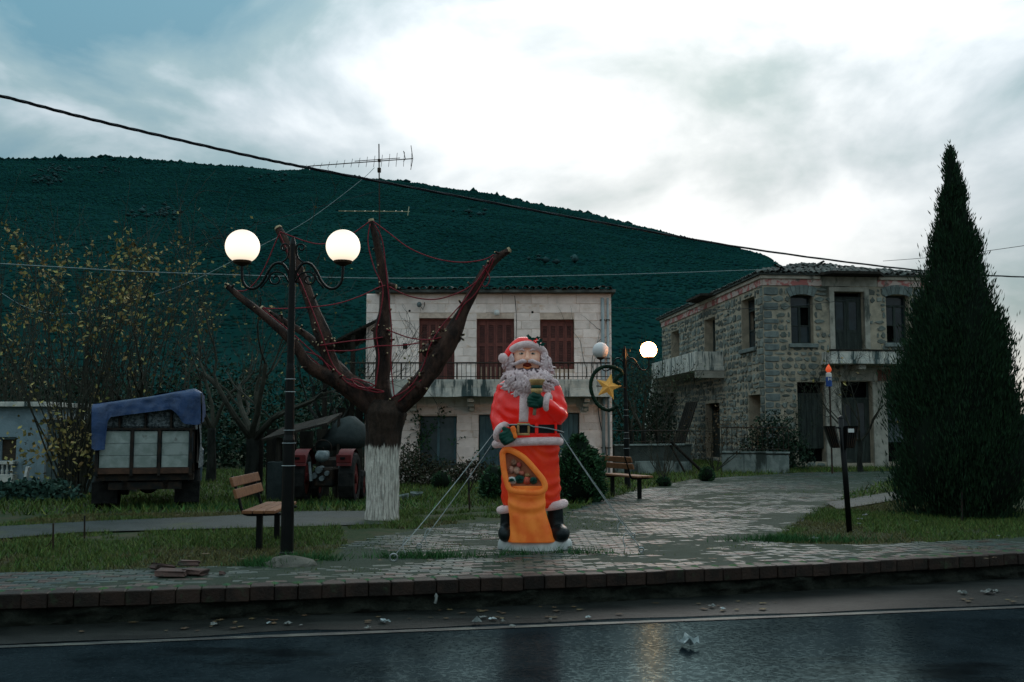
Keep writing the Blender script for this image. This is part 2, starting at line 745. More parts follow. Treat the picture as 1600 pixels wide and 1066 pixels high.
m_kerb = M("kerb_block", (0.032, 0.019, 0.014), (0.019, 0.014, 0.011), 6, 0.55, 0.4, 40, rnd=0.25,
           dirt=((0.03, 0.04, 0.022), 5, (1, 1, 1), 0.56, 0.7))
m_pred = M("red_paver", (0.082, 0.044, 0.036), (0.048, 0.040, 0.033), 5, 0.34, 0.4, 40, rnd=0.25,
           dirt=((0.06, 0.07, 0.05), 6, (1, 1, 1), 0.5, 0.66))
m_pgrey = M("grey_paver", (0.042, 0.062, 0.054), (0.030, 0.046, 0.039), 5, 0.34, 0.4, 40, rnd=0.22, hue=0.03,
            dirt=((0.05, 0.066, 0.034), 4, (1, 1, 1), 0.52, 0.68))
m_moss = M("moss", (0.028, 0.085, 0.045), (0.05, 0.10, 0.035), 12, 0.9, 0.6, 60, rnd=0.2)


def bevel_box_mesh(name, s, bev, mat, seed=0, jit=0.0):
    mb = MB()
    mb.box((0, 0, 0), s, bev=bev)
    r_ = random.Random(seed)
    if jit:
        mb.v = [(x + r_.uniform(-jit, jit), y + r_.uniform(-jit, jit), z + r_.uniform(-jit, jit) * 0.5) for x, y, z in mb.v]
    me = mb.mesh(name, mat)
    bm = bmesh.new()
    bm.from_mesh(me)
    bmesh.ops.recalc_face_normals(bm, faces=bm.faces)
    bm.to_mesh(me)
    bm.free()
    return me


kb = [bevel_box_mesh("block", (0.216, 0.235, 0.135), 0.008, m_kerb, i, 0.002) for i in range(4)]
# walk along the kerb
KS = []
x = -12.0
while x < 14:
    KS.append(x)
    s = (yk(x + 0.05) - yk(x - 0.05)) / 0.1
    x += 0.2225 / math.sqrt(1 + s * s)
moss = MB()
for i, x in enumerate(KS):
    n = kn(x)
    a = math.atan2(-n.x, n.y)
    c = Vector((x, yk(x), 0)) + n * (0.118 + rng.uniform(-0.006, 0.006))
    if -6.2 < x < 8.2:
        piece("block", kb[i % 4], (c.x, c.y, -0.062 + rng.uniform(-0.004, 0.004)), kerb,
              (rng.uniform(-0.01, 0.01), rng.uniform(-0.01, 0.01), a + rng.uniform(-0.012, 0.012)))
        # scallop of moss grown into the joint behind the block edge
        t_ = Vector((n.y, -n.x, 0))
        q = Vector((x, yk(x), 0)) + t_ * 0.111 + n * (0.19 + rng.uniform(-0.02, 0.02))
        k = 9
        w, d = rng.uniform(0.038, 0.062), rng.uniform(0.05, 0.085)
        ring = []
        for j in range(k):
            an = 2 * math.pi * j / k
            ring.append(q + t_ * math.cos(an) * w * rng.uniform(0.8, 1.2) + n * math.sin(an) * d * rng.uniform(0.8, 1.2) + Vector((0, 0, 0.003)))
        moss.add(ring + [q + Vector((0, 0, 0.02))], [(j, (j + 1) % k, k) for j in range(k)])
    else:
        pass
o = moss.build("moss", m_moss, kerb)
o["kind"] = "stuff"
# the run of kerb beyond the picture's edges, one block long mesh
far = MB()
for i, x in enumerate(KS):
    if not (-6.2 < x < 8.2):
        n = kn(x)
        far.box(Vector((x, yk(x), -0.062)) + n * 0.118, (0.216, 0.235, 0.13), Matrix.Rotation(math.atan2(-n.x, n.y), 3, 'Z'))
o = far.build("far_blocks", m_kerb, kerb)
o["kind"] = "stuff"

# ---- paved square
plaza_px = [(-60, 897), (120, 893), (240, 888), (430, 884), (520, 874), (545, 852), (600, 838), (700, 820), (800, 812), (880, 806),
            (930, 786), (1000, 766), (1080, 750), (1250, 739), (1460, 735), (1440, 742), (1385, 752), (1335, 770), (1275, 798),
            (1230, 826), (1206, 849), (1340, 852), (1480, 847), (1600, 840), (1700, 834)]
pl = [gp(*p) for p in plaza_px]
front = [(x, yk(x) + 0.2) for x in np.arange(10.5, -7.6, -0.5)]
plaza_poly = [(p.x, p.y) for p in pl] + front
mb = MB()
mb.add([(x, y, tz(x, y) + 0.004) for x, y in plaza_poly], [tuple(range(len(plaza_poly)))])
me = mb.mesh("paved_square", m_bed)
bm = bmesh.new()
bm.from_mesh(me)
bmesh.ops.triangulate(bm, faces=bm.faces)
bmesh.ops.recalc_face_normals(bm, faces=bm.faces)
for f in bm.faces:
    if f.normal.z < 0:
        f.normal_flip()
bm.to_mesh(me)
bm.free()
plaza = bpy.data.objects.new("paved_square", me)
col.objects.link(plaza)
struct(plaza)
WL[plaza] = Vector((0, 0, 0))

side_paths = [[(-40, 826), (150, 815), (330, 808), (470, 800), (600, 799), (600, 820), (460, 824), (340, 827), (120, 833), (-40, 846)],
              [(1290, 786), (1390, 770), (1480, 761), (1560, 757), (1560, 768), (1480, 774), (1400, 782), (1310, 797)]]
path_polys = []
for k, pp in enumerate(side_paths):
    pts = [ng(*p) for p in pp]
    path_polys.append([(p.x, p.y) for p in pts])
    mb = MB()
    n = len(pts) // 2
    mb.add([(p.x, p.y, tz(p.x, p.y) + 0.012) for p in pts], [(i, i + 1, len(pts) - 2 - i, len(pts) - 1 - i) for i in range(n - 1)])
    struct(mb.build("side_path", m_path))

pav_var = [bevel_box_mesh("paver", (0.214, 0.104, 0.05), 0.006, m_pgrey, 20 + i, 0.003) for i in range(4)]
pav_red = [bevel_box_mesh("paver", (0.214, 0.104, 0.05), 0.006, m_pred, 30 + i, 0.003) for i in range(4)]
cand = []
row = 0
t = 0.30
while t < 25:
    shift = 0.111 * (row % 2)
    for x in np.arange(-7.4 if t < 4 else -4, 14, 0.2215):
        xx = x + shift
        n = kn(xx)
        y = yk(xx) + t / n.y
        cand.append((xx, y, t, math.atan2(-n.x, n.y)))
    row += 1
    t += 0.1115
ca = np.array(cand)
ok = in_poly(ca[:, 0], ca[:, 1], plaza_poly) & (ca[:, 1] < 34)
# only what the camera's angle can see, with a margin for a step aside
ok &= np.abs(ca[:, 0]) < 0.62 * ca[:, 1] + 0.6
ca = ca[ok]


def pave_wave(x, y):
    return 0.016 * n2(x, y, 0.55, 1.3) + 0.009 * n2(x, y, 1.7, 7.7)


keep = []
for (x, y, t, a) in ca:
    v = n2(x, y, 0.9, 4.4)
    if v > 0.8 + rng.uniform(-0.12, 0.12) and t > 0.5:
        continue                # soil and moss have covered these
    keep.append((x, y, t, a))
keep.sort(key=lambda q: q[1] + 0.0 * q[0])
sm = {0: ([], []), 1: ([], [])}
base_v = np.array([tuple(v.co) for v in pav_var[0].vertices])
tri_f = [tuple(p.vertices) for p in pav_var[0].polygons]
cnt = 0
for (x, y, t, a) in keep:
    red = rng.random() < max(0.95 if t < 0.36 else 0.0, 0.75 - 0.62 * t, 0.16 + 0.35 * n2(x, y, 0.5, 15))
    z = pave_wave(x, y) * min(1, t / 1.2) - 0.02 + rng.uniform(-0.004, 0.004)
    rot = (rng.uniform(-0.03, 0.03), rng.uniform(-0.02, 0.02), a + rng.uniform(-0.03, 0.03))
    if cnt < 300 and abs(x) < 0.53 * y:
        piece("paver", (pav_red if red else pav_var)[cnt % 4], (x, y, z), plaza, rot)
        cnt += 1
    else:
        from mathutils import Euler
        m3 = np.array(Euler(rot).to_matrix())
        vv, fl = sm[1 if red else 0]
        b = len(vv)
        vv.extend((base_v @ m3.T + np.array((x, y, z))).tolist())
        fl.extend([tuple(i + b for i in f) for f in tri_f])
for k, mt in ((0, m_pgrey), (1, m_pred)):
    mb = MB()
    mb.v, mb.f, mb.mi = sm[k][0], sm[k][1], [0] * len(sm[k][1])
    o = mb.build("worn_pavers", mt, plaza, fix=False)
    o["kind"] = "stuff"

# ---- wooded hill
ridge_px = [(-500, 262), (-250, 250), (0, 245), (90, 247), (180, 249), (330, 259), (480, 263), (560, 273), (680, 289), (780, 306),
            (900, 334), (1000, 357), (1100, 385), (1180, 419), (1280, 452), (1400, 490), (1520, 530), (1700, 590), (2000, 640)]
HD, HY0 = 620.0, 70.0
rx = np.array([(p[0] - 800) / F for p in ridge_px])
ra = np.array([(669 - p[1] + 5) / F * 1.0 for p in ridge_px])
HXS = rx * HD
HZS = ra * HD + HC


def hill_s(y):
    q = (y - HY0) / (HD - HY0)
    if q <= 0:
        return 0.0
    if q <= 1:
        return (q ** 1.06)
    return max(0.0, 1 - 0.5 * (q - 1) ** 2 * 6)


def hill_z(x, y, hz):
    h = np.interp(x, HXS, hz) * (1 - 0.85 * sstep((x / max(y, 1) - 0.25) / 0.2))
    return h * hill_s(y) + (4.5 * n2(x, y, 0.012, 3) + 2.0 * n2(x, y, 0.035, 9)) * min(1, max(0, (y - HY0) / 80)) - 0.6


# correct the ridge so that its outline from the square follows the photograph
hz = HZS.copy()
for _ in range(6):
    for i, k in enumerate(rx):
        best = max((np.interp(k * y, HXS, hz) * hill_s(y) - 0.6 - HC) / y for y in np.linspace(80, HD * 1.15, 60))
        hz[i] *= max(0.5, min(1.6, (ra[i]) / max(1e-4, best)))
m_hill = M("hill_scrub", (0.004, 0.025, 0.023), (0.006, 0.032, 0.030), 0.02, 0.95, 1.0, 0.35, wet=False, spec=0.0,
           dirt=((0.02, 0.042, 0.042), 0.03, (1, 1, 1), 0.66, 0.76))
hx = np.arange(-420, 560, 9.0)
hy = np.concatenate([np.linspace(HY0 - 12, HD, 66), np.linspace(HD + 12, HD + 330, 12)])
hv = [(x, y, hill_z(x, y, hz) - (1.2 if y < HY0 else 0)) for y in hy for x in hx]
hf = []
for i in range(len(hy) - 1):
    for j in range(len(hx) - 1):
        a = i * len(hx) + j
        hf.append((a, a + 1, a + 1 + len(hx), a + len(hx)))
hill = struct(np_mesh("hill", hv, hf, m_hill, smooth=True))

m_scrub = M("evergreen_scrub", (0.004, 0.025, 0.0235), (0.0065, 0.036, 0.033), 0.018, 0.95, 0.0, 2.0, rnd=0.15, hue=0.03, wet=False, spec=0.0)
ico_v, ico_f = [], []
ICO_V = np.array([(1, 0, 0), (-1, 0, 0), (0, 1, 0), (0, -1, 0), (0, 0, 1), (0, 0, -1)], float)
ICO_F = np.array([(0, 2, 4), (2, 1, 4), (1, 3, 4), (3, 0, 4), (2, 0, 5), (1, 2, 5), (3, 1, 5), (0, 3, 5)])
nr = np.random.RandomState(5)


def blobs(pts, sizes, name, mat, kind="stuff", parent=None, flat=0.75, rough=0.28):
    N = len(pts)
    V = np.repeat(ICO_V[None], N, 0) * (1 + nr.uniform(-rough, rough, (N, len(ICO_V), 1)))
    S = np.asarray(sizes)[:, None, None] * np.stack([nr.uniform(0.8, 1.25, N), nr.uniform(0.8, 1.25, N), nr.uniform(0.75, 1.2, N) * flat], 1)[:, None, :]
    V = V * S + np.asarray(pts)[:, None, :]
    Fc = ICO_F[None] + (np.arange(N) * len(ICO_V))[:, None, None]
    return np_mesh(name, V.reshape(-1, 3), Fc.reshape(-1, 3), mat, parent, kind, smooth=True)


pts, sz = [], []
while len(pts) < 120000:
    y = HY0 + (HD * 1.02 - HY0) * (nr.rand() ** 0.62)
    x = nr.uniform(-0.62, 0.55) * y
    s = nr.uniform(0.55, 1.35) * (0.35 + 0.65 * y / HD) * (1.6 if nr.rand() < 0.06 else 1.0)
    pts.append((x, y, 0.0))
    sz.append(s)
HG = {}
ZG = np.array(hv)[:, 2].reshape(len(hy), len(hx))
PA = np.array(pts)
ii = np.clip(np.searchsorted(hy, PA[:, 1]) - 1, 0, len(hy) - 2)
jj = np.clip(np.searchsorted(hx, PA[:, 0]) - 1, 0, len(hx) - 2)
fy = (PA[:, 1] - hy[ii]) / (hy[ii + 1] - hy[ii])
fx = (PA[:, 0] - hx[jj]) / (hx[jj + 1] - hx[jj])
PA[:, 2] = (ZG[ii, jj] * (1 - fx) + ZG[ii, jj + 1] * fx) * (1 - fy) + (ZG[ii + 1, jj] * (1 - fx) + ZG[ii + 1, jj + 1] * fx) * fy - np.array(sz) * 0.12
pts = [tuple(p) for p in PA]
for i in range(900):                         # taller shrubs along the skyline
    y = HD + nr.uniform(-14, 10)
    x = nr.uniform(-0.60, 0.50) * HD
    s = nr.uniform(0.7, 1.6) * (1.9 if nr.rand() < 0.12 else 1.0)
    pts.append((x, y, hill_z(x, y, hz) + s * 0.3))
    sz.append(s)
stuff(blobs(pts, sz, "hill_scrub", m_scrub, flat=0.7, rough=0.3), "dark evergreen scrub covering the long hillside behind the houses", "scrub")
m_rock = M("pale_limestone", (0.028, 0.060, 0.060), (0.018, 0.045, 0.045), 0.5, 0.95, 0.0, 2, rnd=0.3, spec=0.0)
pts, sz = [], []
for cx, cy, cnt_ in ((60, 278, 40), (75, 262, 26), (150, 262, 16), (260, 335, 20), (215, 338, 10), (420, 275, 10), (735, 335, 8), (860, 410, 8)):
    for i in range(cnt_):
        px, py = cx + nr.normal(0, 16), cy + nr.normal(0, 5)
        k = (px - 800) / F
        for y in np.linspace(100, HD, 220):
            if (hill_z(k * y, y, hz) - HC) / y >= (669 - py) / F:
                s = nr.uniform(0.6, 1.6)
                pts.append((k * y, y - 1.5, hill_z(k * y, y, hz) + 1.1))
                sz.append(s)
                break
stuff(blobs(pts, sz, "rock_outcrop", m_rock, flat=0.6), "pale limestone outcrops scattered over the dark hillside", "rocks")

# ================================================================== HOUSES
class Facade:
    """a wall plane: u along the wall, v up, d outward"""
    def __init__(self, O, U, N):
        self.O, self.U, self.N = Vector(O), Vector(U).normalized(), Vector(N).normalized()

    def p(self, u, v, d=0.0):
        return self.O + self.U * u + Vector((0, 0, 1)) * v + self.N * d

    def uv(self, px, py):
        r_ = ray(px, py)
        c = Vector((0, 0, HC))
        k = (self.O - c).dot(self.N) / r_.dot(self.N)
        q = c + r_ * k - self.O
        return q.dot(self.U), q.z

    def rot(self):
        return Matrix((self.U, -self.N, Vector((0, 0, 1)))).transposed()

    def box(self, mb, u0, u1, v0, v1, d0, d1, bev=0.0, m=0):
        mb.box(self.p((u0 + u1) / 2, (v0 + v1) / 2, (d0 + d1) / 2), (abs(u1 - u0), abs(d1 - d0), abs(v1 - v0)), self.rot(), bev, m)

    def wall(self, mb, W, H, openings, depth):
        us = sorted({0.0, W, *[o[0] for o in openings], *[o[1] for o in openings]})
        vs_ = sorted({0.0, H, *[o[2] for o in openings], *[o[3] for o in openings]})
        for i in range(len(us) - 1):
            for j in range(len(vs_) - 1):
                cu, cv = (us[i] + us[i + 1]) / 2, (vs_[j] + vs_[j + 1]) / 2
                if any(o[0] < cu < o[1] and o[2] < cv < o[3] for o in openings):
                    continue
                q = [self.p(us[i], vs_[j]), self.p(us[i + 1], vs_[j]), self.p(us[i + 1], vs_[j + 1]), self.p(us[i], vs_[j + 1])]
                mb.add(q, [(0, 1, 2, 3)])
        for (a, b, c, d) in openings:
            for (e, f) in (((a, c), (a, d)), ((a, d), (b, d)), ((b, d), (b, c)), ((b, c), (a, c))):
                mb.add([self.p(*e), self.p(*f), self.p(*f, -depth), self.p(*e, -depth)], [(0, 1, 2, 3)])


m_white = M("whitewashed_stone", (0.86, 0.73, 0.67), (0.74, 0.62, 0.56), 3.0, 0.9, 0.5, 20, rnd=0.1,
            dirt=[((0.30, 0.29, 0.26), 1.3, (2.2, 2.2, 0.45), 0.60, 0.80), ((0.60, 0.41, 0.28), 2.2, (1, 1, 2), 0.56, 0.74)])
m_wjoint = M("whitewash_joint", (0.64, 0.51, 0.42), (0.50, 0.39, 0.32), 6, 0.95, 0.3, 30)
m_fascia = M("stained_concrete", (0.56, 0.54, 0.48), (0.38, 0.39, 0.36), 4, 0.9, 0.4, 30,
             dirt=[((0.05, 0.075, 0.075), 1.6, (2.6, 2.6, 0.35), 0.50, 0.62), ((0.42, 0.44, 0.40), 2.2, (1.5, 1.5, 1.5), 0.62, 0.7)])
m_shut = M("brown_red_shutter", (0.17, 0.060, 0.049), (0.125, 0.046, 0.040), 5, 0.6, 0.3, 40, rnd=0.12)
m_slat = M("shutter_louvre", (0.10, 0.040, 0.034), (0.07, 0.03, 0.027), 8, 0.65, 0.2, 40, rnd=0.15)
m_iron = M("dark_iron", (0.018, 0.02, 0.02), (0.045, 0.026, 0.016), 9, 0.55, 0.2, 60, metal=0.4)
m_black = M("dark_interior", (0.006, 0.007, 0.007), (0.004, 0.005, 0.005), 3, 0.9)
m_bluedoor = M("faded_blue_door", (0.085, 0.15, 0.165), (0.055, 0.10, 0.115), 4, 0.6, 0.3, 30, stretch=(3, 3, 0.5), rnd=0.08)
m_roof = M("weathered_tile", (0.075, 0.085, 0.075), (0.035, 0.042, 0.04), 6, 0.85, 0.5, 25, rnd=0.4,
           dirt=((0.13, 0.075, 0.05), 2, (1, 1, 1), 0.6, 0.72))
m_pipe = M("painted_pipe", (0.34, 0.37, 0.37), (0.22, 0.26, 0.27), 4, 0.55, stretch=(1, 1, 0.4))
m_whitepaint = M("white_enamel", (0.62, 0.62, 0.60), (0.5, 0.5, 0.48), 4, 0.4)
m_leafd = M("dark_leaf", (0.016, 0.05, 0.022), (0.03, 0.075, 0.028), 8, 0.6, rnd=0.45, hue=0.03)

LY = 31.7
LZ = -0.27
WLX0, WLX1 = at(571, 600, LY).x, at(956, 600, LY).x
LW = WLX1 - WLX0
LH = at(800, 459, LY).z - LZ
fl = Facade((WLX0, LY, LZ), (1, 0, 0), (0, -1, 0))


def Lu(px, Y=LY):
    return at(px, 600, Y).x - WLX0


def Lv(py, Y=LY):
    return at(800, py, Y).z - LZ


lh = thing("village_house", "whitewashed stone house with three red-brown shutters above a long balcony", "house", (WLX0 + LW / 2, LY, LZ))
FLR = Lv(600)
ops = [(Lu(654), Lu(710), FLR, Lv(497)), (Lu(744.5), Lu(803.5), FLR, Lv(498)), (Lu(844), Lu(897.5), Lv(577), Lv(499)),
       (Lu(656), Lu(714), Lv(733), Lv(650)), (Lu(748), Lu(790), 0.05, Lv(648)), (Lu(872), Lu(905), 0.9, Lv(645))]
mb = MB()
fl.wall(mb, LW, LH, ops, 0.45)
D = 7.0
for u in (0, LW):                    # gable sides, back and top
    mb.add([fl.p(u, 0), fl.p(u, LH), fl.p(u, LH, -D), fl.p(u, 0, -D)], [(0, 1, 2, 3)])
mb.add([fl.p(0, 0, -D), fl.p(LW, 0, -D), fl.p(LW, LH, -D), fl.p(0, LH, -D)], [(0, 1, 2, 3)])
wallL = mb.build("wall", m_wjoint, lh)
# whitewashed blocks
mshared = {}
v = 0.02
row = 0
while v < LH - 0.06:
    h = rng.uniform(0.24, 0.31)
    if v + h > LH - 0.1:
        h = LH - 0.02 - v
    u = 0.0
    while u < LW - 0.02:
        w = rng.uniform(0.42, 0.98)
        if LW - u - w < 0.3:
            w = LW - u
        # clip against openings
        segs = [(u, u + w)]
        for (a, b, c, d) in ops:
            if v + h - 0.02 > c and v + 0.02 < d:
                ns = []
                for (p, q) in segs:
                    if q <= a or p >= b:
                        ns.append((p, q))
                    else:
                        if a - p > 0.05:
                            ns.append((p, a))
                        if q - b > 0.05:
                            ns.append((b, q))
                segs = ns
        for (p, q) in segs:
            if q - p < 0.06:
                continue
            s = MB()
            t = rng.uniform(0.006, 0.016)
            s.box((0, 0, 0), (q - p - 0.007, 0.06, h - 0.007), bev=0.01)
            s.v = [(a_ + rng.uniform(-.009, .009), b_ + rng.uniform(-.004, .004), c_ + rng.uniform(-.009, .009)) for a_, b_, c_ in s.v]
            piece("stone", s.mesh("stone", m_white), fl.p((p + q) / 2, v + h / 2, t - 0.026), wallL)
        u += w
    v += h


def shutter(fc, parent, u0, u1, v0, v1, d, cols, mat_f, mat_s, name="shutter"):
    mb = MB()
    W = u1 - u0
    fr = 0.06
    cw = W / cols
    vm = v0 + (v1 - v0) * 0.62
    ob = MB()
    fc.box(ob, u0, u1, v0, v1, d - 0.03, d, 0)
    root = ob.build(name, mat_s, parent)
    for i in range(cols):
        a, b = u0 + i * cw, u0 + (i + 1) * cw
        g = MB()
        fc.box(g, a + 0.004, a + fr, v0, v1, d, d + 0.03)
        fc.box(g, b - fr, b - 0.004, v0, v1, d, d + 0.03)
        for (c0, c1) in ((v0, v0 + 0.1), (vm - 0.05, vm + 0.05), (v1 - 0.14, v1)):
            fc.box(g, a + fr, b - fr, c0, c1, d, d + 0.027)
        g.build("stile_frame", mat_f, root)
        for (c0, c1) in ((v0 + 0.1, vm - 0.05), (vm + 0.05, v1 - 0.14)):
            s = MB()
            z = c0 + 0.01
            rows = []
            while z < c1 - 0.03:          # one folded louvre sheet, slats joined edge to edge
                rows += [(z, d + 0.022), (z + 0.05, d + 0.002)]
                z += 0.055
            s.add([fc.p(uu, zz, dd) for zz, dd in rows for uu in (a + fr, b - fr)], [(2 * k, 2 * k + 1, 2 * k + 3, 2 * k + 2) for k in range(len(rows) - 1)])
            s.build("louvre", mat_s, root)
    return root


for i in range(3):
    a, b, c, d = ops[i]
    # painted reveal and frame stand 0.2 m back from the wall face
    shutter(fl, lh, a + 0.03, b - 0.03, c + 0.02, d - 0.06, -0.17, 4, m_shut, m_slat)
    g = MB()
    fl.box(g, a, b, d - 0.06, d - 0.003, -0.2, -0.12)
    fl.box(g, a + 0.002, a + 0.03, c, d - 0.06, -0.2, -0.1)
    fl.box(g, b - 0.03, b - 0.002, c, d - 0.06, -0.2, -0.1)
    g.build("window_frame", m_shut, lh)
# ground floor
a, b, c, d = ops[3]
g = MB()
fl.box(g, a + 0.02, b - 0.02, c + 0.02, d - 0.02, -0.24, -0.2)
w = g.build("window", M("dull_glass", (0.05, 0.075, 0.082), (0.03, 0.05, 0.055), 3, 0.35, spec=0.5), lh)
g = MB()
for (p, q) in ((a + 0.02, a + 0.09), ((a + b) / 2 - 0.04, (a + b) / 2 + 0.04), (b - 0.09, b - 0.02)):
    fl.box(g, p, q, c + 0.02, d - 0.02, -0.2, -0.16)
g.build("frame", m_bluedoor, w)
g = MB()
fl.box(g, a - 0.08, b + 0.06, c - 0.09, c - 0.004, -0.1, 0.06, 0.01)
g.build("sill", m_fascia, w)
for (a, b, c, d) in ops[4:]:
    g = MB()
    fl.box(g, a + 0.02, b - 0.02, c, d - 0.02, -0.22, -0.17)
    w = g.build("door", m_bluedoor, lh)
    n_ = 4
    for i in range(n_):
        g = MB()
        x0 = a + 0.02 + (b - a - 0.04) * i / n_
        x1 = a + 0.02 + (b - a - 0.04) * (i + 1) / n_
        fl.box(g, x0 + 0.008, x1 - 0.008, c + 0.03, d - 0.05, -0.17, -0.15, 0.004)
        g.build("plank", m_bluedoor, w)

# balcony
BY = LY - 1.15
bx0, bx1 = at(536, 600, BY).x, at(957, 600, BY).x
bzt, bzb = at(800, 593, BY).z, at(800, 620, BY).z
g = MB()
g.box(((bx0 + bx1) / 2, (BY + LY) / 2 + 0.02, (bzt + bzb) / 2 + 0.06), (bx1 - bx0 - 0.02, LY - BY - 0.08, 0.2))
bal = g.build("balcony", m_fascia, lh)
g = MB()
for i in range(60):
    pass
n = 44
vs_, fs_ = [], []
for j, z in enumerate((bzb, bzb + 0.1, (bzb + bzt) / 2, bzt - 0.05, bzt)):
    for i in range(n + 1):
        x = bx0 + (bx1 - bx0) * i / n
        d_ = 0.018 * n2(x, z, 2.2, 3) + (0.03 if j >= 3 else 0) - (0.02 * max(0, n2(x, 3, 1.2, 8)) if j == 0 else 0)
        vs_.append((x, BY - d_, z + (0.035 * n2(x, 1, 1.6, 4) if j == 0 else 0)))
for j in range(4):
    for i in range(n):
        a = j * (n + 1) + i
        fs_.append((a, a + 1, a + n + 2, a + n + 1))
g.add(vs_, fs_)
g.add([(bx0, BY, bzb), (bx0, BY + 1.1, bzb), (bx0, BY + 1.1, bzt), (bx0, BY, bzt)], [(0, 1, 2, 3)])
g.add([(bx1, BY, bzb), (bx1, BY + 1.1, bzb), (bx1, BY + 1.1, bzt), (bx1, BY, bzt)], [(0, 1, 2, 3)])
g.add([(bx0, BY - 0.03, bzt), (bx1, BY - 0.03, bzt), (bx1, BY + 0.16, bzt), (bx0, BY + 0.16, bzt)], [(0, 1, 2, 3)])
g.add([(bx0, BY, bzb), (bx1, BY, bzb), (bx1, BY + 1.15, bzb + 0.04), (bx0, BY + 1.15, bzb + 0.04)], [(0, 1, 2, 3)])
g.build("fascia", m_fascia, bal)
for px in (645, 736, 830, 915):
    cx = at(px, 630, LY - 0.4).x
    for k in range(3):
        g = MB()
        g.box((cx, LY - 0.14 - 0.14 * k, bzb - 0.36 + 0.13 * k + 0.0), (0.2, 0.28 + 0.28 * k, 0.12), bev=0.01)
        g.build("corbel", m_fascia, bal)
rail_t = at(800, 567, BY).z
rl = MB()
rl.tube([(bx0 + 0.05, BY + 0.06, rail_t), (bx1 - 0.05, BY + 0.06, rail_t)], 0.028, 6)
rl.tube([(bx0 + 0.05, BY + 0.06, bzt + 0.09), (bx1 - 0.05, BY + 0.06, bzt + 0.09)], 0.014, 6)
railing = rl.build("railing", m_iron, bal)
nb = int((bx1 - bx0) / 0.145)
bar = MB()
bar.box((0, 0, 0), (0.016, 0.016, rail_t - bzt))
bme = bar.mesh("bar", m_iron)
bar2 = MB()
bar2.box((0, 0, 0), (0.045, 0.045, rail_t - bzt))
bme2 = bar2.mesh("bar", m_iron)
for i in range(nb + 1):
    x = bx0 + 0.06 + (bx1 - bx0 - 0.12) * i / nb
    piece("bar", bme2 if i % 12 == 0 else bme, (x, BY + 0.06, (rail_t + bzt) / 2), railing)
m_picket = M("pale_picket", (0.34, 0.25, 0.18), (0.22, 0.17, 0.13), 8, 0.8, rnd=0.2)
for px in (752, 760, 767, 774, 781, 787, 869, 875, 882):       # pale boards tied behind the bars
    q = at(px, 581, BY + 0.1)
    g = MB()
    g.box((q.x, BY + 0.1, bzt + 0.2), (0.04, 0.02, rail_t - bzt - 0.12))
    g.build("picket", m_picket, railing)

# roof slab with tile ends
ex0, ex1 = WLX0 + 0.3, WLX1 + 0.12
zt = LZ + LH
g = MB()
g.box(((ex0 + ex1) / 2, LY + 3.3, zt + 0.05), (ex1 - ex0, 7.2, 0.09), bev=0.01)
rf = g.build("roof", M("stained_eave", (0.10, 0.11, 0.10), (0.045, 0.05, 0.048), 3, 0.9, 0.5, 25, dirt=((0.26, 0.27, 0.24), 2.5, (1, 1, 1), 0.6, 0.68)), lh)
g = MB()
g.add([(ex0, LY - 0.28, zt + 0.12), (ex1, LY - 0.28, zt + 0.12), (ex1 - 2.5, LY + 3.4, zt + 0.48), (ex0 + 2.5, LY + 3.4, zt + 0.48),
       (ex0, LY + 7.0, zt + 0.12), (ex1, LY + 7.0, zt + 0.12)], [(0, 1, 2, 3), (0, 3, 4), (1, 5, 2), (3, 2, 5, 4)])
g.build("roof_deck", m_roof, rf)


def tile_mesh(name, r=0.1, L=0.42, n=7, mat=m_roof, th=0.016):
    mb = MB()
    vs_ = []
    for y, rr in ((0, r), (L, r * 0.86)):
        for q in (rr, rr - th):
            for i in range(n):
                an = math.pi * i / (n - 1)
                vs_.append((q * math.cos(an), y, q * math.sin(an) * 0.8))
    fs_ = []
    A, B, C, Dd = 0, n, 2 * n, 3 * n
    for i in range(n - 1):
        fs_ += [(A + i, A + i + 1, C + i + 1, C + i), (B + i, Dd + i, Dd + i + 1, B + i + 1), (A + i, B + i, B + i + 1, A + i + 1)]
    mb.add(vs_, fs_)
    return mb.mesh(name, mat)


tm = tile_mesh("tile")
x = ex0 + 0.1
while x < ex1 - 0.05:
    piece("tile", tm, (x, LY - 0.36 + rng.uniform(-0.06, 0.05), zt + 0.095 + rng.uniform(-0.02, 0.05)), rf,
          (R(5) + rng.uniform(-0.06, 0.06), rng.uniform(-0.15, 0.15), rng.uniform(-0.12, 0.12)))
    x += rng.uniform(0.185, 0.225)
# drain pipes on the right corner, vine cables, wall lamps and holes
for px, r_ in ((941.5, 0.055), (949.5, 0.035)):
    q0, q1 = at(px, 466, LY - 0.1), at(px, 752, LY - 0.1)
    g = MB()
    g.tube([(q0.x, LY - 0.1, q0.z), (q0.x, LY - 0.1, LZ + 0.1)], r_, 8)
    dp = g.build("drain_pipe", m_pipe, lh, smooth=True)
    for py in (500, 560, 640, 700):
        g = MB()
        z = at(px, py, LY - 0.1).z
        g.box((q0.x, LY - 0.07, z), (r_ * 2 + 0.05, 0.14, 0.03))
        g.build("pipe_bracket", m_iron, dp)
g = MB()
q = at(776.5, 489, LY - 0.14)
g.ell(q, 0.095, 16, 10)
wl_ = g.build("wall_lamp", m_whitepaint, lh, smooth=True)
g = MB()
g.box((q.x, LY - 0.04, q.z + 0.02), (0.08, 0.1, 0.08), bev=0.01)
g.build("bracket", m_iron, wl_)
g = MB()
q = at(655, 476, LY - 0.2)
g.ell(q, (0.08, 0.08, 0.09), 12, 8)
wl_ = g.build("wall_lamp", M("dull_lamp", (0.12, 0.15, 0.15), rough=0.4), lh, smooth=True)
g = MB()
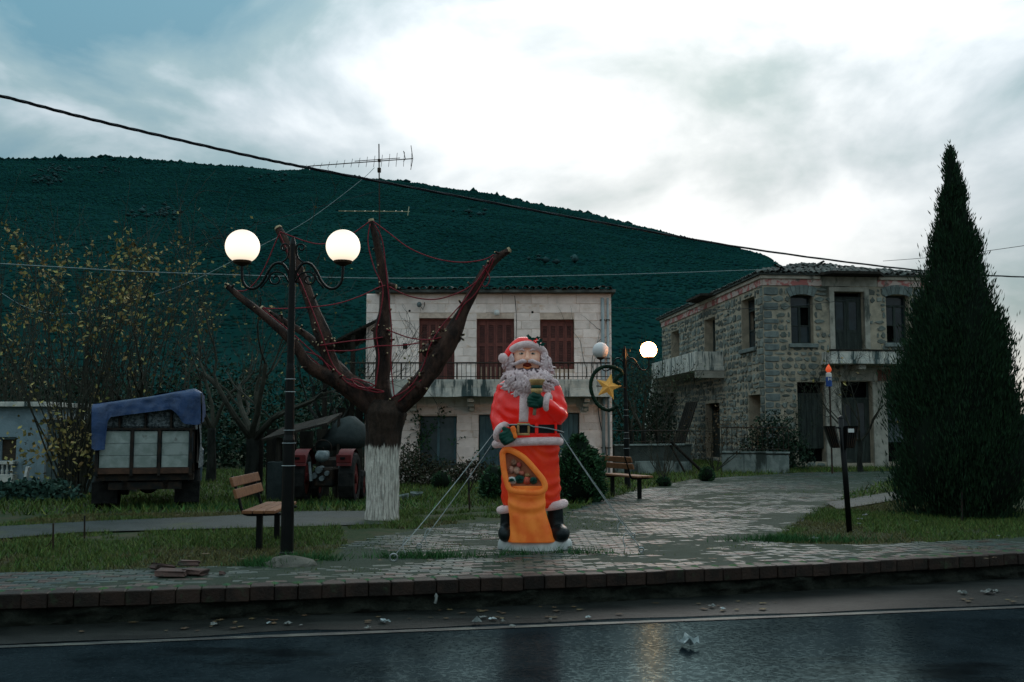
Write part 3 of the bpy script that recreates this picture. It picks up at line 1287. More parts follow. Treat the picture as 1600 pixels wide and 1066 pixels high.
g.tube([q, q + Vector((0.12, 0.0, -0.16)), q + Vector((0.16, 0.08, -0.02)), q + Vector((0.15, 0.17, 0.1))], 0.012, 6)
g.build("bracket", m_iron, wl_)
g = MB()
q = at(633, 541, LY)
fl.box(g, q.x - WLX0 - 0.07, q.x - WLX0 + 0.07, q.z - LZ - 0.09, q.z - LZ + 0.09, 0.0, 0.03, 0.005)
g.build("vent", m_black, lh)
for px, py in ((832, 488), (640, 486)):
    g = MB()
    q = at(px, py, LY)
    fl.box(g, q.x - WLX0 - 0.035, q.x - WLX0 + 0.035, q.z - LZ - 0.035, q.z - LZ + 0.035, 0.0, 0.027, 0.01)
    g.build("vent", m_black, lh)


def vine(name, label, starts, seed, parent=None, r0=0.012, step=0.12, n=26, wander=0.7, dirn=(0, 0, 1), leaf=0.0, leafmat=None, plane_y=None):
    rr = random.Random(seed)
    mb = MB()
    lv = MB()
    for s in starts:
        stack = [(Vector(s), Vector(dirn), n, r0)]
        while stack:
            p, d, k, r_ = stack.pop()
            path, rad = [p.copy()], [r_]
            for i in range(k):
                d = (d + Vector((rr.uniform(-1, 1), rr.uniform(-.1, .1), rr.uniform(-.7, .7))) * wander * 0.5).normalized()
                p = p + d * step
                if plane_y is not None:
                    p.y = plane_y - 0.05 - 0.03 * rr.random()
                path.append(p.copy())
                rad.append(r_ * (1 - 0.8 * (i + 1) / k))
                if rr.random() < 0.12 and k > 8:
                    stack.append((p.copy(), (d + Vector((rr.uniform(-1, 1), 0, rr.uniform(-1, 1)))).normalized(), k // 2, r_ * 0.7))
                if leaf and rr.random() < 0.6:
                    for _ in range(3):
                        c = p + Vector((rr.uniform(-.12, .12), rr.uniform(-.08, .02), rr.uniform(-.12, .12)))
                        a = Vector((rr.uniform(-1, 1), rr.uniform(-1, 1), rr.uniform(-1, 1))).normalized() * leaf
                        b = a.cross(Vector((rr.uniform(-1, 1), rr.uniform(-1, 1), rr.uniform(-1, 1)))).normalized() * leaf * 0.6
                        lv.add([c - a, c + b, c + a, c - b], [(0, 1, 2, 3)])
            mb.tube(path, rad, 4, caps=False)
    o = thing(name, label, "vine", starts[0])
    mb.build("stem", m_twig, o, fix=False)
    if leaf:
        lv.build("leaves", leafmat or m_leafd, o, fix=False)
    return o


m_twig = M("bare_twig", (0.022, 0.024, 0.018), (0.04, 0.04, 0.03), 6, 0.9, rnd=0.2)
zb = bzt
vine("wall_vine", "leafless vine stems spreading over the wall beside the drain pipe", [at(928, 590, LY - 0.05), at(915, 592, LY - 0.05)], 4, n=14, step=0.13, plane_y=LY)
vine("climbing_plant", "leafy climbing plant on the wall around the dark ground floor window", [Vector((at(px, 750, LY - 0.1).x, LY - 0.1, LZ)) for px in (640, 652, 680, 705, 718)], 9,
     n=20, step=0.11, leaf=0.055, plane_y=LY)
m_bram = M("bramble_leaf", (0.014, 0.034, 0.018), (0.03, 0.04, 0.02), 8, 0.7, rnd=0.4)
# timber lean-to on the left side of the house
sh = thing("timber_porch", "dark timber porch roof against the left side of the whitewashed house", "porch", (WLX0 - 0.8, LY + 1.5, LZ))
m_timber = M("old_dark_timber", (0.03, 0.026, 0.02), (0.016, 0.015, 0.013), 4, 0.9, 0.5, 30, stretch=(1, 1, 0.3), rnd=0.25)
e0, e1 = at(500, 546, LY - 0.4), at(592, 500, LY - 0.4)
for i in range(7):
    g = MB()
    f0, f1 = i / 7, (i + 1) / 7 - 0.01
    a, b = e0.lerp(e1, f0), e0.lerp(e1, f1)
    g.prism([a, b, b + Vector((0, 0, 0.07)), a + Vector((0, 0, 0.07))], (0, 4.0, 0.15))
    g.build("plank", m_timber, sh)
for p in (e0.lerp(e1, 0.08), e0.lerp(e1, 0.55)):
    g = MB()
    g.box((p.x, p.y + 0.15, (p.z + LZ) / 2 - 0.05), (0.13, 0.13, p.z - LZ))
    g.build("post", m_timber, sh)
for k in range(5):
    g = MB()
    x = e0.x + 0.2 + k * 0.3
    g.box((x, LY + 2.6, 1.0), (0.26, 0.05, 2.4))
    g.build("plank", m_timber, sh)

# antenna on the roof
AY = LY + 2.2
ant = thing("roof_antenna", "tall mast with two television aerials on the whitewashed house roof", "antenna", (at(593, 455, AY).x, AY, zt + 0.3))
g = MB()
g.tube([at(594, 462, AY), at(593, 350, AY), at(592, 225, AY)], [0.03, 0.025, 0.02], 6)
g.build("mast", m_iron, ant)
g = MB()
p0, p1 = at(480, 260, AY - 0.6), at(645, 248, AY + 0.2)
g.tube([p0, p1], 0.018, 5)
g.tube([at(554, 252, AY - 0.3), at(625, 247, AY)], 0.014, 5)
bm1 = g.build("boom", m_iron, ant)
d = (p1 - p0)
for i in range(15):
    c = p0 + d * (i / 14)
    L_ = 0.12 + 0.02 * i
    g = MB()
    g.tube([c - Vector((0.05, 0.16, L_ * 0.8)), c + Vector((-0.05, 0.16, L_ * 0.8)) * (1 if i < 13 else 1.0)], 0.008, 4)
    if i >= 13:
        g.tube([c, c + Vector((-0.08, 0.1, 0.5 if i == 14 else 0.32))], 0.012, 4)
        g.tube([c, c + Vector((-0.06, -0.1, -0.42 if i == 14 else -0.1))], 0.012, 4)
    g.build("element", m_iron, bm1)
m_yel = M("yellowed_aluminium", (0.26, 0.25, 0.15), (0.18, 0.17, 0.1), 4, 0.5, metal=0.3)
g = MB()
g.tube([at(529, 330, AY), at(640, 331, AY)], 0.017, 5)
bm2 = g.build("boom", m_yel, ant)
for px in (540, 555, 570, 583, 600, 618, 628, 638):
    c = at(px, 330, AY)
    g = MB()
    h = 0.2 if px > 635 else 0.05
    g.tube([c - Vector((0, 0.2, h)), c + Vector((0, 0.2, h))], 0.012, 4)
    g.build("element", m_yel, bm2)
g = MB()
g.box(at(592.5, 266, AY), (0.12, 0.1, 0.16), bev=0.01)
g.box(at(592.5, 251, AY), (0.1, 0.1, 0.1), bev=0.01)
g.build("junction_box", m_iron, ant)

# ---- stone house on the right
m_mortar = M("ochre_mortar", (0.38, 0.325, 0.245), (0.27, 0.24, 0.185), 3, 0.95, 0.6, 25,
             dirt=((0.05, 0.058, 0.048), 0.8, (1, 1, 1), 0.52, 0.68))
m_rub = M("grey_rubble", (0.17, 0.185, 0.165), (0.10, 0.12, 0.108), 5, 0.9, 0.5, 20, rnd=0.42, hue=0.03,
          dirt=((0.11, 0.095, 0.07), 3, (1, 1, 1), 0.58, 0.72))
m_quoin = M("grey_quoin", (0.15, 0.175, 0.165), (0.10, 0.12, 0.115), 4, 0.85, 0.4, 20, rnd=0.22)
m_plas = M("old_plaster", (0.36, 0.34, 0.29), (0.25, 0.24, 0.205), 3, 0.95, 0.4, 20,
           dirt=((0.07, 0.08, 0.07), 1.6, (2, 2, 0.5), 0.52, 0.66))
m_band = M("cornice_plaster", (0.50, 0.45, 0.38), (0.36, 0.33, 0.28), 3, 0.9, 0.3, 20, dirt=((0.10, 0.10, 0.09), 1.2, (2, 2, 0.6), 0.55, 0.7))
m_pinkband = M("pink_band", (0.44, 0.35, 0.31), (0.34, 0.12, 0.11), 2.3, 0.9, 0.3, 20, lo=0.46, hi=0.54,
               dirt=((0.09, 0.095, 0.085), 2.2, (1, 1, 1), 0.56, 0.68))
m_gdoor = M("weathered_grey_door", (0.044, 0.056, 0.050), (0.026, 0.033, 0.030), 4, 0.8, 0.5, 30, stretch=(3, 3, 0.5), rnd=0.12)
m_pane = M("old_window_glass", (0.014, 0.028, 0.034), (0.008, 0.016, 0.020), 2, 0.12, spec=0.3)
m_zinc = M("corrugated_zinc", (0.11, 0.135, 0.14), (0.075, 0.095, 0.10), 3, 0.55, 0.2, 20, metal=0.2)

RY = 38.0
C0 = at(1195, 600, RY)
ff_ = Facade((C0.x, RY, -0.02), (1, 0.09, 0), (0.09, -1, 0))
FW = ff_.uv(1452, 500)[0]
FHt = at(1195, 445, RY).z + 0.02          # top of the rubble, cornice above
SL = 16.2
Us = Vector((-0.09, 1, 0)).normalized()
Of = Vector((C0.x, RY, -0.02)) + Us * SL
fs_side = Facade((Of.x, Of.y, -0.02), -Us, (-1, -0.09, 0))
rh = thing("stone_house", "derelict rubble stone house with empty windows, concrete balcony and tiled roof", "house", (C0.x + 3, RY + 2, -0.02))


def rect(fc, x0, y0, x1, y1):
    a = fc.uv(x0, (y0 + y1) / 2)[0]
    b = fc.uv(x1, (y0 + y1) / 2)[0]
    c = fc.uv((x0 + x1) / 2, y1)[1]
    d = fc.uv((x0 + x1) / 2, y0)[1]
    return (min(a, b), max(a, b), max(0.02, c), d)


f_ops = [rect(ff_, 1236, 461, 1271, 537), rect(ff_, 1304, 456, 1351, 546), rect(ff_, 1385, 461, 1421, 536),
         rect(ff_, 1247, 597, 1291, 722), rect(ff_, 1315, 596, 1364, 724), rect(ff_, 1386, 598, 1438, 722)]
s_ops = [rect(fs_side, 1159, 466, 1180, 545), rect(fs_side, 1101, 497, 1118, 575), rect(fs_side, 1049, 517, 1062, 575),
         rect(fs_side, 1103, 630, 1125, 715), rect(fs_side, 1170, 617, 1189, 690)]
mb = MB()
ff_.wall(mb, FW, FHt, f_ops, 0.5)
fs_side.wall(mb, SL, FHt, s_ops, 0.5)
D = SL
mb.add([ff_.p(FW, 0), ff_.p(FW, FHt), ff_.p(FW, FHt, -D), ff_.p(FW, 0, -D)], [(0, 1, 2, 3)])
mb.add([ff_.p(0, 0, -D), ff_.p(FW, 0, -D), ff_.p(FW, FHt, -D), ff_.p(0, FHt, -D)], [(0, 1, 2, 3)])
wallR = mb.build("wall", m_mortar, rh)
# black panels behind the openings, the rooms' shade put into the colour
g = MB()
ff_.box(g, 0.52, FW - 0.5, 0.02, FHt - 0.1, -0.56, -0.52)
g.build("room_shade_panel", m_black, wallR)
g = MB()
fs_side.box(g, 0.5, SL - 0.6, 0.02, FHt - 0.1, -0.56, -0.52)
g.build("room_shade_panel", m_black, wallR)


def rubble(fc, W, H, ops, hrange, wrange, seed, quoin_left=False, quoin_right=False, skip=None):
    """irregular coursed stones: list of (mesh builder, area, centre, is_quoin)"""
    rr = random.Random(seed)
    out = []
    v = 0.03
    row = 0
    while v < H - 0.08:
        h = rr.uniform(*hrange)
        if v + h > H:
            h = H - v
        ed = [0.0]
        qw = (0.62 if row % 2 else 0.36)
        if quoin_left:
            ed.append(qw)
        while ed[-1] < W - (qw if quoin_right else 0.02):
            ed.append(ed[-1] + rr.uniform(*wrange) * (1.0 if rr.random() < 0.75 else 0.55))
        if quoin_right:
            ed = [e for e in ed if e < W - qw - 0.12] + [W - qw, W]
        else:
            ed[-1] = W
        for i in range(len(ed) - 1):
            a, b = ed[i], ed[i + 1]
            if b - a < 0.08:
                continue
            qn = (quoin_left and i == 0) or (quoin_right and i == len(ed) - 2)
            parts = [(a, b, v, v + h)]
            if not qn and h > 0.3 and rr.random() < 0.35:
                k = v + h * rr.uniform(0.35, 0.65)
                parts = [(a, b, v, k), (a, b, k, v + h)]
            for (p, q, c, d) in parts:
                if any(p < o_[1] + 0.02 and q > o_[0] - 0.02 and c < o_[3] + 0.02 and d > o_[2] - 0.02 for o_ in ops):
                    # trim against the opening side
                    for o_ in ops:
                        if p < o_[1] + 0.02 and q > o_[0] - 0.02 and c < o_[3] + 0.02 and d > o_[2] - 0.02:
                            if p < o_[0] - 0.1:
                                q = min(q, o_[0] - 0.01)
                            elif q > o_[1] + 0.1:
                                p = max(p, o_[1] + 0.01)
                            elif d > o_[3] + 0.1:
                                c = max(c, o_[3] + 0.01)
                            elif c < o_[2] - 0.1:
                                d = min(d, o_[2] - 0.01)
                            else:
                                p = q
                    if q - p < 0.08 or d - c < 0.08:
                        continue
                if skip and skip((p + q) / 2, (c + d) / 2, rr):
                    continue
                gap = rr.uniform(0.018, 0.05) if not qn else 0.014
                w_, h_ = (q - p) / 2 - gap, (d - c) / 2 - gap
                if w_ < 0.03 or h_ < 0.03:
                    continue
                jit = (0.27 if not qn else 0.07) * min(w_, h_) * 2
                ring = []
                for (sx, sy) in ((-1, -1), (0, -1), (1, -1), (1, 0), (1, 1), (0, 1), (-1, 1), (-1, 0)):
                    cut = rr.uniform(0.62, 0.85) if (sx and sy and not qn) else 1.0
                    cu = 0.9 if qn and sx and sy else cut
                    ring.append((sx * w_ * cu + rr.uniform(-jit, jit) * 0.6, sy * h_ * cu + rr.uniform(-jit, jit) * 0.6))
                th = rr.uniform(0.018, 0.05)
                out.append((ring, th, (p + q) / 2, (c + d) / 2, (q - p) * (d - c), qn))
        v += h
        row += 1
    return out


def stone_mb(fc, ring, th, mb=None, cu=0.0, cv=0.0):
    mb = mb or MB()
    n = len(ring)
    O0 = fc.p(0, 0)
    vs_ = []
    for (sc_, d_) in ((1.0, -0.02), (1.0, th * 0.6), (0.86, th)):
        vs_ += [fc.p(cu + a * sc_, cv + b * sc_, d_) - O0 for a, b in ring]
    f_ = [tuple(2 * n + i for i in range(n))]
    for l in range(2):
        for i in range(n):
            j = (i + 1) % n
            f_.append((l * n + i, l * n + j, (l + 1) * n + j, (l + 1) * n + i))
    mb.add(vs_, f_)
    return mb


def plaster_zone(u, v, rr):
    return (f_ops[1][0] - 0.55 < u < f_ops[1][1] + 0.5 and v > 3.5 and rr.random() < 0.55) or \
           (v < 3.2 and u > f_ops[3][1] - 0.05 and rr.random() < 0.92)


st = rubble(ff_, FW, FHt, f_ops, (0.19, 0.34), (0.2, 0.55), 77, quoin_left=True, quoin_right=True, skip=plaster_zone)
st.sort(key=lambda q: -(q[4] * (1.5 if q[3] > 2.6 else 1.0)))
rest = MB()
for i, (ring, th, cu, cv, ar, qn) in enumerate(st):
    if i < 290:
        s = stone_mb(ff_, ring, th)
        piece("stone", s.mesh("stone", m_quoin if qn else m_rub), ff_.p(cu, cv), wallR)
    else:
        stone_mb(ff_, ring, th, rest, cu, cv)
st2 = rubble(fs_side, SL, FHt, s_ops, (0.24, 0.40), (0.28, 0.7), 78, quoin_right=True)
O0 = fs_side.p(0, 0) - ff_.p(0, 0)
for (ring, th, cu, cv, ar, qn) in st2:
    tmp = stone_mb(fs_side, ring, th, None, cu, cv)
    rest.add([Vector(p) + O0 for p in tmp.v], tmp.f)
rest.v = [tuple(Vector(p) + ff_.p(0, 0)) for p in rest.v]
o = rest.build("small_stones", m_rub, wallR, fix=False)
o["kind"] = "stuff"

# plaster surrounds, pillars, cornices
for fc, opl in ((ff_, f_ops[1]),):
    a, b, c, d = opl
    g = MB()
    fc.box(g, a - 0.2, a + 0.0, c, d + 0.18, -0.1, 0.05, 0.01)
    fc.box(g, b, b + 0.2, c, d + 0.18, -0.1, 0.05, 0.01)
    fc.box(g, a + 0.002, b - 0.002, d, d + 0.178, -0.1, 0.047, 0.01)
    g.build("door_surround", m_plas, rh)
for (a, b, c, d) in (rect(ff_, 1290.5, 600, 1315, 723), rect(ff_, 1364.5, 600, 1386, 723)):
    g = MB()
    ff_.box(g, a, b, 0, d + 0.05, -0.1, 0.06, 0.012)
    g.build("pillar", m_plas, rh)
a, b, c, d = f_ops[3]
g = MB()
ff_.box(g, f_ops[3][1] + 0.6, FW - 0.4, f_ops[4][3] + 0.02, f_ops[4][3] + 0.55, -0.05, 0.035, 0.01)
g.build("lintel", m_plas, rh)
a, b, c, d = f_ops[5]
for i in range(9):                              # row of upright bricks over the opening
    g = MB()
    u = a - 0.35 + i * 0.2
    ff_.box(g, u + 0.01, u + 0.18, d + 0.06, d + 0.5, 0.036, 0.065, 0.006)
    g.build("brick", M("red_brick", (0.16, 0.07, 0.05), (0.11, 0.06, 0.05), 5, 0.9, 0.3, 30, rnd=0.3), rh)
CT = at(1195, 429, RY).z + 0.02
for fc, W in ((ff_, FW), (fs_side, SL)):
    g = MB()
    if fc is ff_:
        for (a, b) in ((0.0, f_ops[1][0] - 0.5), (f_ops[1][1] + 0.55, W)):
            ff_.box(g, a + 0.003, b, FHt - 0.02, CT - 0.17, -0.3, 0.05)
    else:
        fc.box(g, 0, W - 0.002, FHt - 0.02, CT - 0.17, -0.3, 0.052)
    g.build("painted_band", m_pinkband, rh)
    for (a, b) in (((-0.12, f_ops[1][0] - 0.55), (f_ops[1][1] + 0.6, W + 0.12)) if fc is ff_ else ((0.0, W - 0.13),)):
        g = MB()
        fc.box(g, a, b, CT - 0.168, CT - 0.02, -0.3, 0.13, 0.02)
        fc.box(g, a, b, CT - 0.022, CT + 0.02, -0.3, 0.2, 0.01)
        g.build("cornice", m_band, rh)
g = MB()
ff_.box(g, f_ops[1][0] - 0.5, f_ops[1][1] + 0.55, FHt - 0.02, CT, -0.3, 0.02)
g.build("frieze", m_plas, rh)


def arch(fc, op, mat, n=7):
    a, b, c, d = op
    for i in range(n):
        an0 = math.pi * (0.36 + 0.28 * i / n)
        an1 = math.pi * (0.36 + 0.28 * (i + 0.92) / n)
        cu, cv, r0, r1 = (a + b) / 2, d - 1.24 * (b - a), 1.27 * (b - a), 1.27 * (b - a) + 0.36
        g = MB()
        pts = [(cu - math.cos(an0) * r0, cv + math.sin(an0) * r0), (cu - math.cos(an1) * r0, cv + math.sin(an1) * r0),
               (cu - math.cos(an1) * r1, cv + math.sin(an1) * r1), (cu - math.cos(an0) * r1, cv + math.sin(an0) * r1)]
        g.prism([fc.p(u, v, 0.0) for u, v in pts], fc.N * 0.055)
        g.build("arch_stone", mat, rh)


arch(ff_, f_ops[0], m_quoin)
arch(ff_, f_ops[2], m_quoin)


def old_window(fc, op, parent, broken=(), depth=0.3):
    a, b, c, d = op
    g = MB()
    fr = 0.07
    fc.box(g, a + 0.005, a + fr, c, d, -depth - 0.05, -depth)
    fc.box(g, b - fr, b - 0.005, c, d, -depth - 0.05, -depth)
    fc.box(g, a + fr, b - fr, d - fr, d - 0.003, -depth - 0.05, -depth)
    fc.box(g, a + fr, b - fr, c + 0.003, c + fr, -depth - 0.05, -depth)
    m = (a + b) / 2
    t = d - (d - c) * 0.24
    fc.box(g, m - 0.045, m + 0.045, c + fr, t, -depth - 0.048, -depth + 0.01)
    fc.box(g, a + fr, b - fr, t, t + 0.08, -depth - 0.047, -depth + 0.012)
    h = (c + t) / 2
    fc.box(g, a + fr, m - 0.045, h - 0.02, h + 0.02, -depth - 0.046, -depth)
    fc.box(g, m + 0.045, b - fr, h - 0.02, h + 0.02, -depth - 0.046, -depth)
    w = g.build("window", m_gdoor, parent)
    k = 0
    for (u0, u1, v0, v1) in ((a + fr, m - .045, c + fr, h), (m + .045, b - fr, c + fr, h), (a + fr, m - .045, h, t), (m + .045, b - fr, h, t), (a + fr, b - fr, t + .08, d - fr)):
        if k not in broken:
            g = MB()
            fc.box(g, u0, u1, v0, v1, -depth - 0.035, -depth - 0.03)
            g.build("pane", m_pane, w)
        k += 1
    g = MB()
    fc.box(g, a - 0.12, b + 0.14, c - 0.16, c - 0.005, -0.2, 0.13, 0.015)
    g.build("sill", m_quoin, w)
    return w


old_window(ff_, f_ops[0], rh, broken=(3,))
old_window(ff_, f_ops[2], rh, broken=(0,))
old_window(fs_side, s_ops[0], rh, broken=(2,))


def old_door(fc, op, parent, depth=0.28, top=0.2, glass=True):
    a, b, c, d = op
    t = d - (d - c) * top
    m = (a + b) / 2
    g = MB()
    fc.box(g, a + 0.004, a + 0.08, c, d - 0.003, -depth - 0.06, -depth)
    fc.box(g, b - 0.08, b - 0.004, c, d - 0.003, -depth - 0.06, -depth)
    fc.box(g, a + 0.08, b - 0.08, t, t + 0.07, -depth - 0.06, -depth)
    dr = g.build("door", m_gdoor, parent)
    for (u0, u1) in ((a + 0.08, m - 0.006), (m + 0.006, b - 0.08)):
        g = MB()
        e = 0.1
        v0 = c + (t - c) * 0.36
        fc.box(g, u0, u0 + e, c + 0.01, t - 0.005, -depth - 0.05, -depth - 0.01)
        fc.box(g, u1 - e, u1, c + 0.01, t - 0.005, -depth - 0.05, -depth - 0.01)
        fc.box(g, u0 + e, u1 - e, t - 0.14, t - 0.005, -depth - 0.05, -depth - 0.012)
        fc.box(g, u0 + e, u1 - e, v0 - 0.06, v0 + 0.06, -depth - 0.05, -depth - 0.012)
        fc.box(g, u0 + e, u1 - e, c + 0.01, c + 0.14, -depth - 0.05, -depth - 0.012)
        fc.box(g, u0 + e, u1 - e, c + 0.14, v0 - 0.06, -depth - 0.045, -depth - 0.03)
        g.build("door_leaf", m_gdoor, dr)
        if glass:
            g = MB()
            fc.box(g, u0 + e, u1 - e, v0 + 0.06, t - 0.14, -depth - 0.04, -depth - 0.035)
            g.build("pane", m_pane, dr)
    return dr


old_door(ff_, f_ops[1], rh, top=0.1)
old_door(ff_, f_ops[4], rh, top=0.22)
old_door(fs_side, s_ops[1], rh, top=0.1, glass=False, depth=0.4)
old_door(fs_side, s_ops[3], rh, top=0.2, depth=0.3)
# boarded openings of the ground floor
a, b, c, d = f_ops[3]
for i in range(5):
    g = MB()
    ff_.box(g, a + (b - a) * i / 5 + 0.006, a + (b - a) * (i + 1) / 5 - 0.006, c + 0.5, d - 0.42, -0.3, -0.27, 0.004)
    g.build("board", m_gdoor, rh)
a, b, c, d = f_ops[5]
g = MB()
n = 40
vs_ = []
for i in range(n + 1):
    u = a + (b - a) * i / n
    for v in (c + 0.75, d - 0.42):
        vs_.append(ff_.p(u, v, -0.2 + 0.02 * math.sin(i * math.pi / 2)))
g.add(vs_, [(2 * i, 2 * i + 2, 2 * i + 3, 2 * i + 1) for i in range(n)])
g.build("metal_sheet", m_zinc, rh)
g = MB()
g.tube([ff_.p(a + 0.05, d - 1.45, -0.12), ff_.p(b - 0.1, d - 1.75, -0.1)], 0.04, 5)
g.build("timber_bar", m_timber, rh)

# front balcony
b0, b1 = ff_.uv(1284, 556)[0] - 0.05, ff_.uv(1437, 556)[0] + 0.0
zt_, zb_ = at(1360, 545, RY - 1.0).z, at(1360, 567, RY - 1.0).z
g = MB()
ff_.box(g, b0, b1, zb_, zb_ + 0.17, 0.0, 1.0, 0.015)
balR = g.build("balcony", m_fascia, rh)
for (u0, u1, d0, d1) in ((b0 + 0.02, b1 - 0.02, 0.9, 0.98), (b0 + 0.021, b0 + 0.1, 0.05, 0.899), (b1 - 0.1, b1 - 0.021, 0.05, 0.899)):
    n_ = max(1, int((u1 - u0) / 0.8))
    for i in range(n_):
        g = MB()
        ff_.box(g, u0 + (u1 - u0) * i / n_ + 0.004, u0 + (u1 - u0) * (i + 1) / n_ - 0.004, zb_ + 0.173, zt_ - 0.06 + 0.02, d0, d1, 0.008)
        g.build("parapet_panel", m_fascia, balR)
g = MB()
ff_.box(g, b0 - 0.02, b1 + 0.02, zt_ - 0.037, zt_ + 0.02, 0.86, 1.02, 0.01)
g.build("coping", m_timber, balR)
for px in (1333, 1405):
    u = ff_.uv(px, 575)[0]
    g = MB()
    ff_.box(g, u - 0.14, u + 0.14, zb_ - 0.2, zb_ - 0.003, 0.0, 0.85, 0.02)
    g.build("corbel", m_plas, balR)

# side balcony with outside stair
u0, u1 = fs_side.uv(1062, 590)[0], fs_side.uv(1140, 590)[0]
a, b, c, d = s_ops[1]
sz0 = c - 0.05
e0, e1 = a - 5.2, b + 1.3
g = MB()
fs_side.box(g, e0, e1, sz0 - 0.2, sz0, 0.0, 1.3, 0.01)
balS = g.build("side_balcony", m_fascia, rh)
g = MB()
fs_side.box(g, e0, e1, sz0 + 0.003, sz0 + 0.62, 1.2, 1.3, 0.01)
fs_side.box(g, e1 - 0.1, e1, sz0 + 0.003, sz0 + 0.617, 0.05, 1.199, 0.01)
g.build("parapet_panel", m_fascia, balS)
g = MB()
fs_side.box(g, e1 - 0.3, e1 - 0.02, sz0 - 0.52, sz0 - 0.203, 0.0, 1.25, 0.01)
g.build("beam", m_plas, balS)
ns = 13
for i in range(ns):
    f0 = i / ns
    g = MB()
    z = sz0 * (1 - f0)
    u = e0 - 0.02 - 0.27 * i
    if u < -1.5:
        break
    fs_side.box(g, u - 0.27, u - 0.002, z - 0.55 - 0.004 * i, z - 0.2, 0.0, 1.25)
    g.build("stair_step", m_fascia, balS)
# leaning boards stacked under the stair
for i in range(6):
    g = MB()
    u = b - 3.2 + i * 0.33
    g.prism([fs_side.p(u, 0, 1.4), fs_side.p(u + 0.28, 0, 1.4), fs_side.p(u + 1.4, 2.7, 0.8), fs_side.p(u + 1.12, 2.7, 0.8)], fs_side.N * 0.04)
    g.build("leaning_board", m_timber, rh)

# tiled hip roof
ov = 0.24
A = [ff_.p(-ov, CT + 0.03, ov), ff_.p(FW + ov, CT + 0.03, ov), ff_.p(FW + ov, CT + 0.03, -SL - ov), ff_.p(-ov, CT + 0.03, -SL - ov)]
rise = (FW / 2 + ov) * math.tan(R(14.5))
hd = FW / 2
B = [ff_.p(FW / 2, CT + 0.03 + rise, -hd), ff_.p(FW / 2, CT + 0.03 + rise, -SL + hd)]
g = MB()
g.add(A + B, [(0, 1, 4), (1, 2, 5, 4), (2, 3, 5), (3, 0, 4, 5)])
g.add([p - Vector((0, 0, 0.06)) for p in A], [(0, 1, 2, 3)])
for i in range(4):
    j = (i + 1) % 4
    g.add([A[i], A[j], A[j] - Vector((0, 0, 0.06)), A[i] - Vector((0, 0, 0.06))], [(0, 1, 2, 3)])
roofR = g.build("roof", m_roof, rh)
tv = np.array([tuple(v.co) for v in tm.vertices])
tf = [tuple(p.vertices) for p in tm.polygons]
til = MB()


def lay_tiles(P0, P1, P2, P3, messy, first_rows_as_parts):
    """P0-P1 eave, P3-P2 ridge side"""
    eave = (P1 - P0)
    L_ = eave.length
    e = eave.normalized()
    up = ((P3 + P2) / 2 - (P0 + P1) / 2)
    S_ = up.length
    nrm = e.cross(up).normalized()
    if nrm.z < 0:
        nrm = -nrm
    upn = (up - e * up.dot(e)).normalized()
    r_ = 0
    s = 0.0
    while s < S_ - 0.1:
        f = s / S_
        a, b = P0.lerp(P3, f), P1.lerp(P2, f)
        w = (b - a).length
        k = max(1, int(w / 0.215))
        for i in range(k):
            if rng.random() < 0.05 * messy:
                continue
            c = a.lerp(b, (i + 0.5) / k) + nrm * (0.0 + rng.uniform(-0.01, 0.035) * messy)
            m3 = Matrix((e, upn, nrm)).transposed() @ Matrix.Rotation(rng.gauss(0, 0.09 * messy), 3, 'Z') @ Matrix.Rotation(rng.gauss(0, 0.05 * messy) + 0.03, 3, 'X') @ Matrix.Rotation(rng.gauss(0, 0.10 * messy), 3, 'Y')
            if r_ == 0 and first_rows_as_parts:
                o_ = piece("tile", tm, c - upn * 0.05, roofR)
                o_.rotation_euler = m3.to_euler()
            else:
                til.add([m3 @ Vector(p) + c - upn * 0.05 for p in tv], tf)
        s += 0.33
        r_ += 1


lay_tiles(A[0], A[1], B[0], B[0], 1.3, True)
lay_tiles(A[3], A[0], B[0], B[1], 1.0, True)
for i in range(60):                     # loose broken tiles heaped along the hip
    f = rng.random() ** 0.8
    p = A[0].lerp(B[0], f) + ff_.U * rng.uniform(-0.1, 0.9) * (0.4 + f)
    p.z += 0.02 + rng.uniform(0.0, 0.08)
    m3 = Matrix.Rotation(rng.uniform(0, 6.3), 3, 'Z') @ Matrix.Rotation(rng.uniform(-0.4, 0.4), 3, 'X')
    til.add([m3 @ Vector(q) * 0.8 + p for q in tv], tf)
o = til.build("loose_tiles", m_roof, roofR, fix=False)
o["kind"] = "stuff"
# flared eaves over the two balcony doors
for fc, op in ((ff_, f_ops[1]), (fs_side, s_ops[1])):
    a, b, c, d = op
    g = MB()
    w_ = 0.85 if fc is ff_ else 0.6
    pts = [fc.p(a - w_, CT - 0.05, 0.03), fc.p(a - 0.35, CT - 0.03, 0.75), fc.p(b + 0.35, CT - 0.03, 0.75), fc.p(b + w_, CT - 0.05, 0.03)]
    g.prism(pts, (0, 0, 0.10))
    g.build("eave_hood", m_timber, rh)

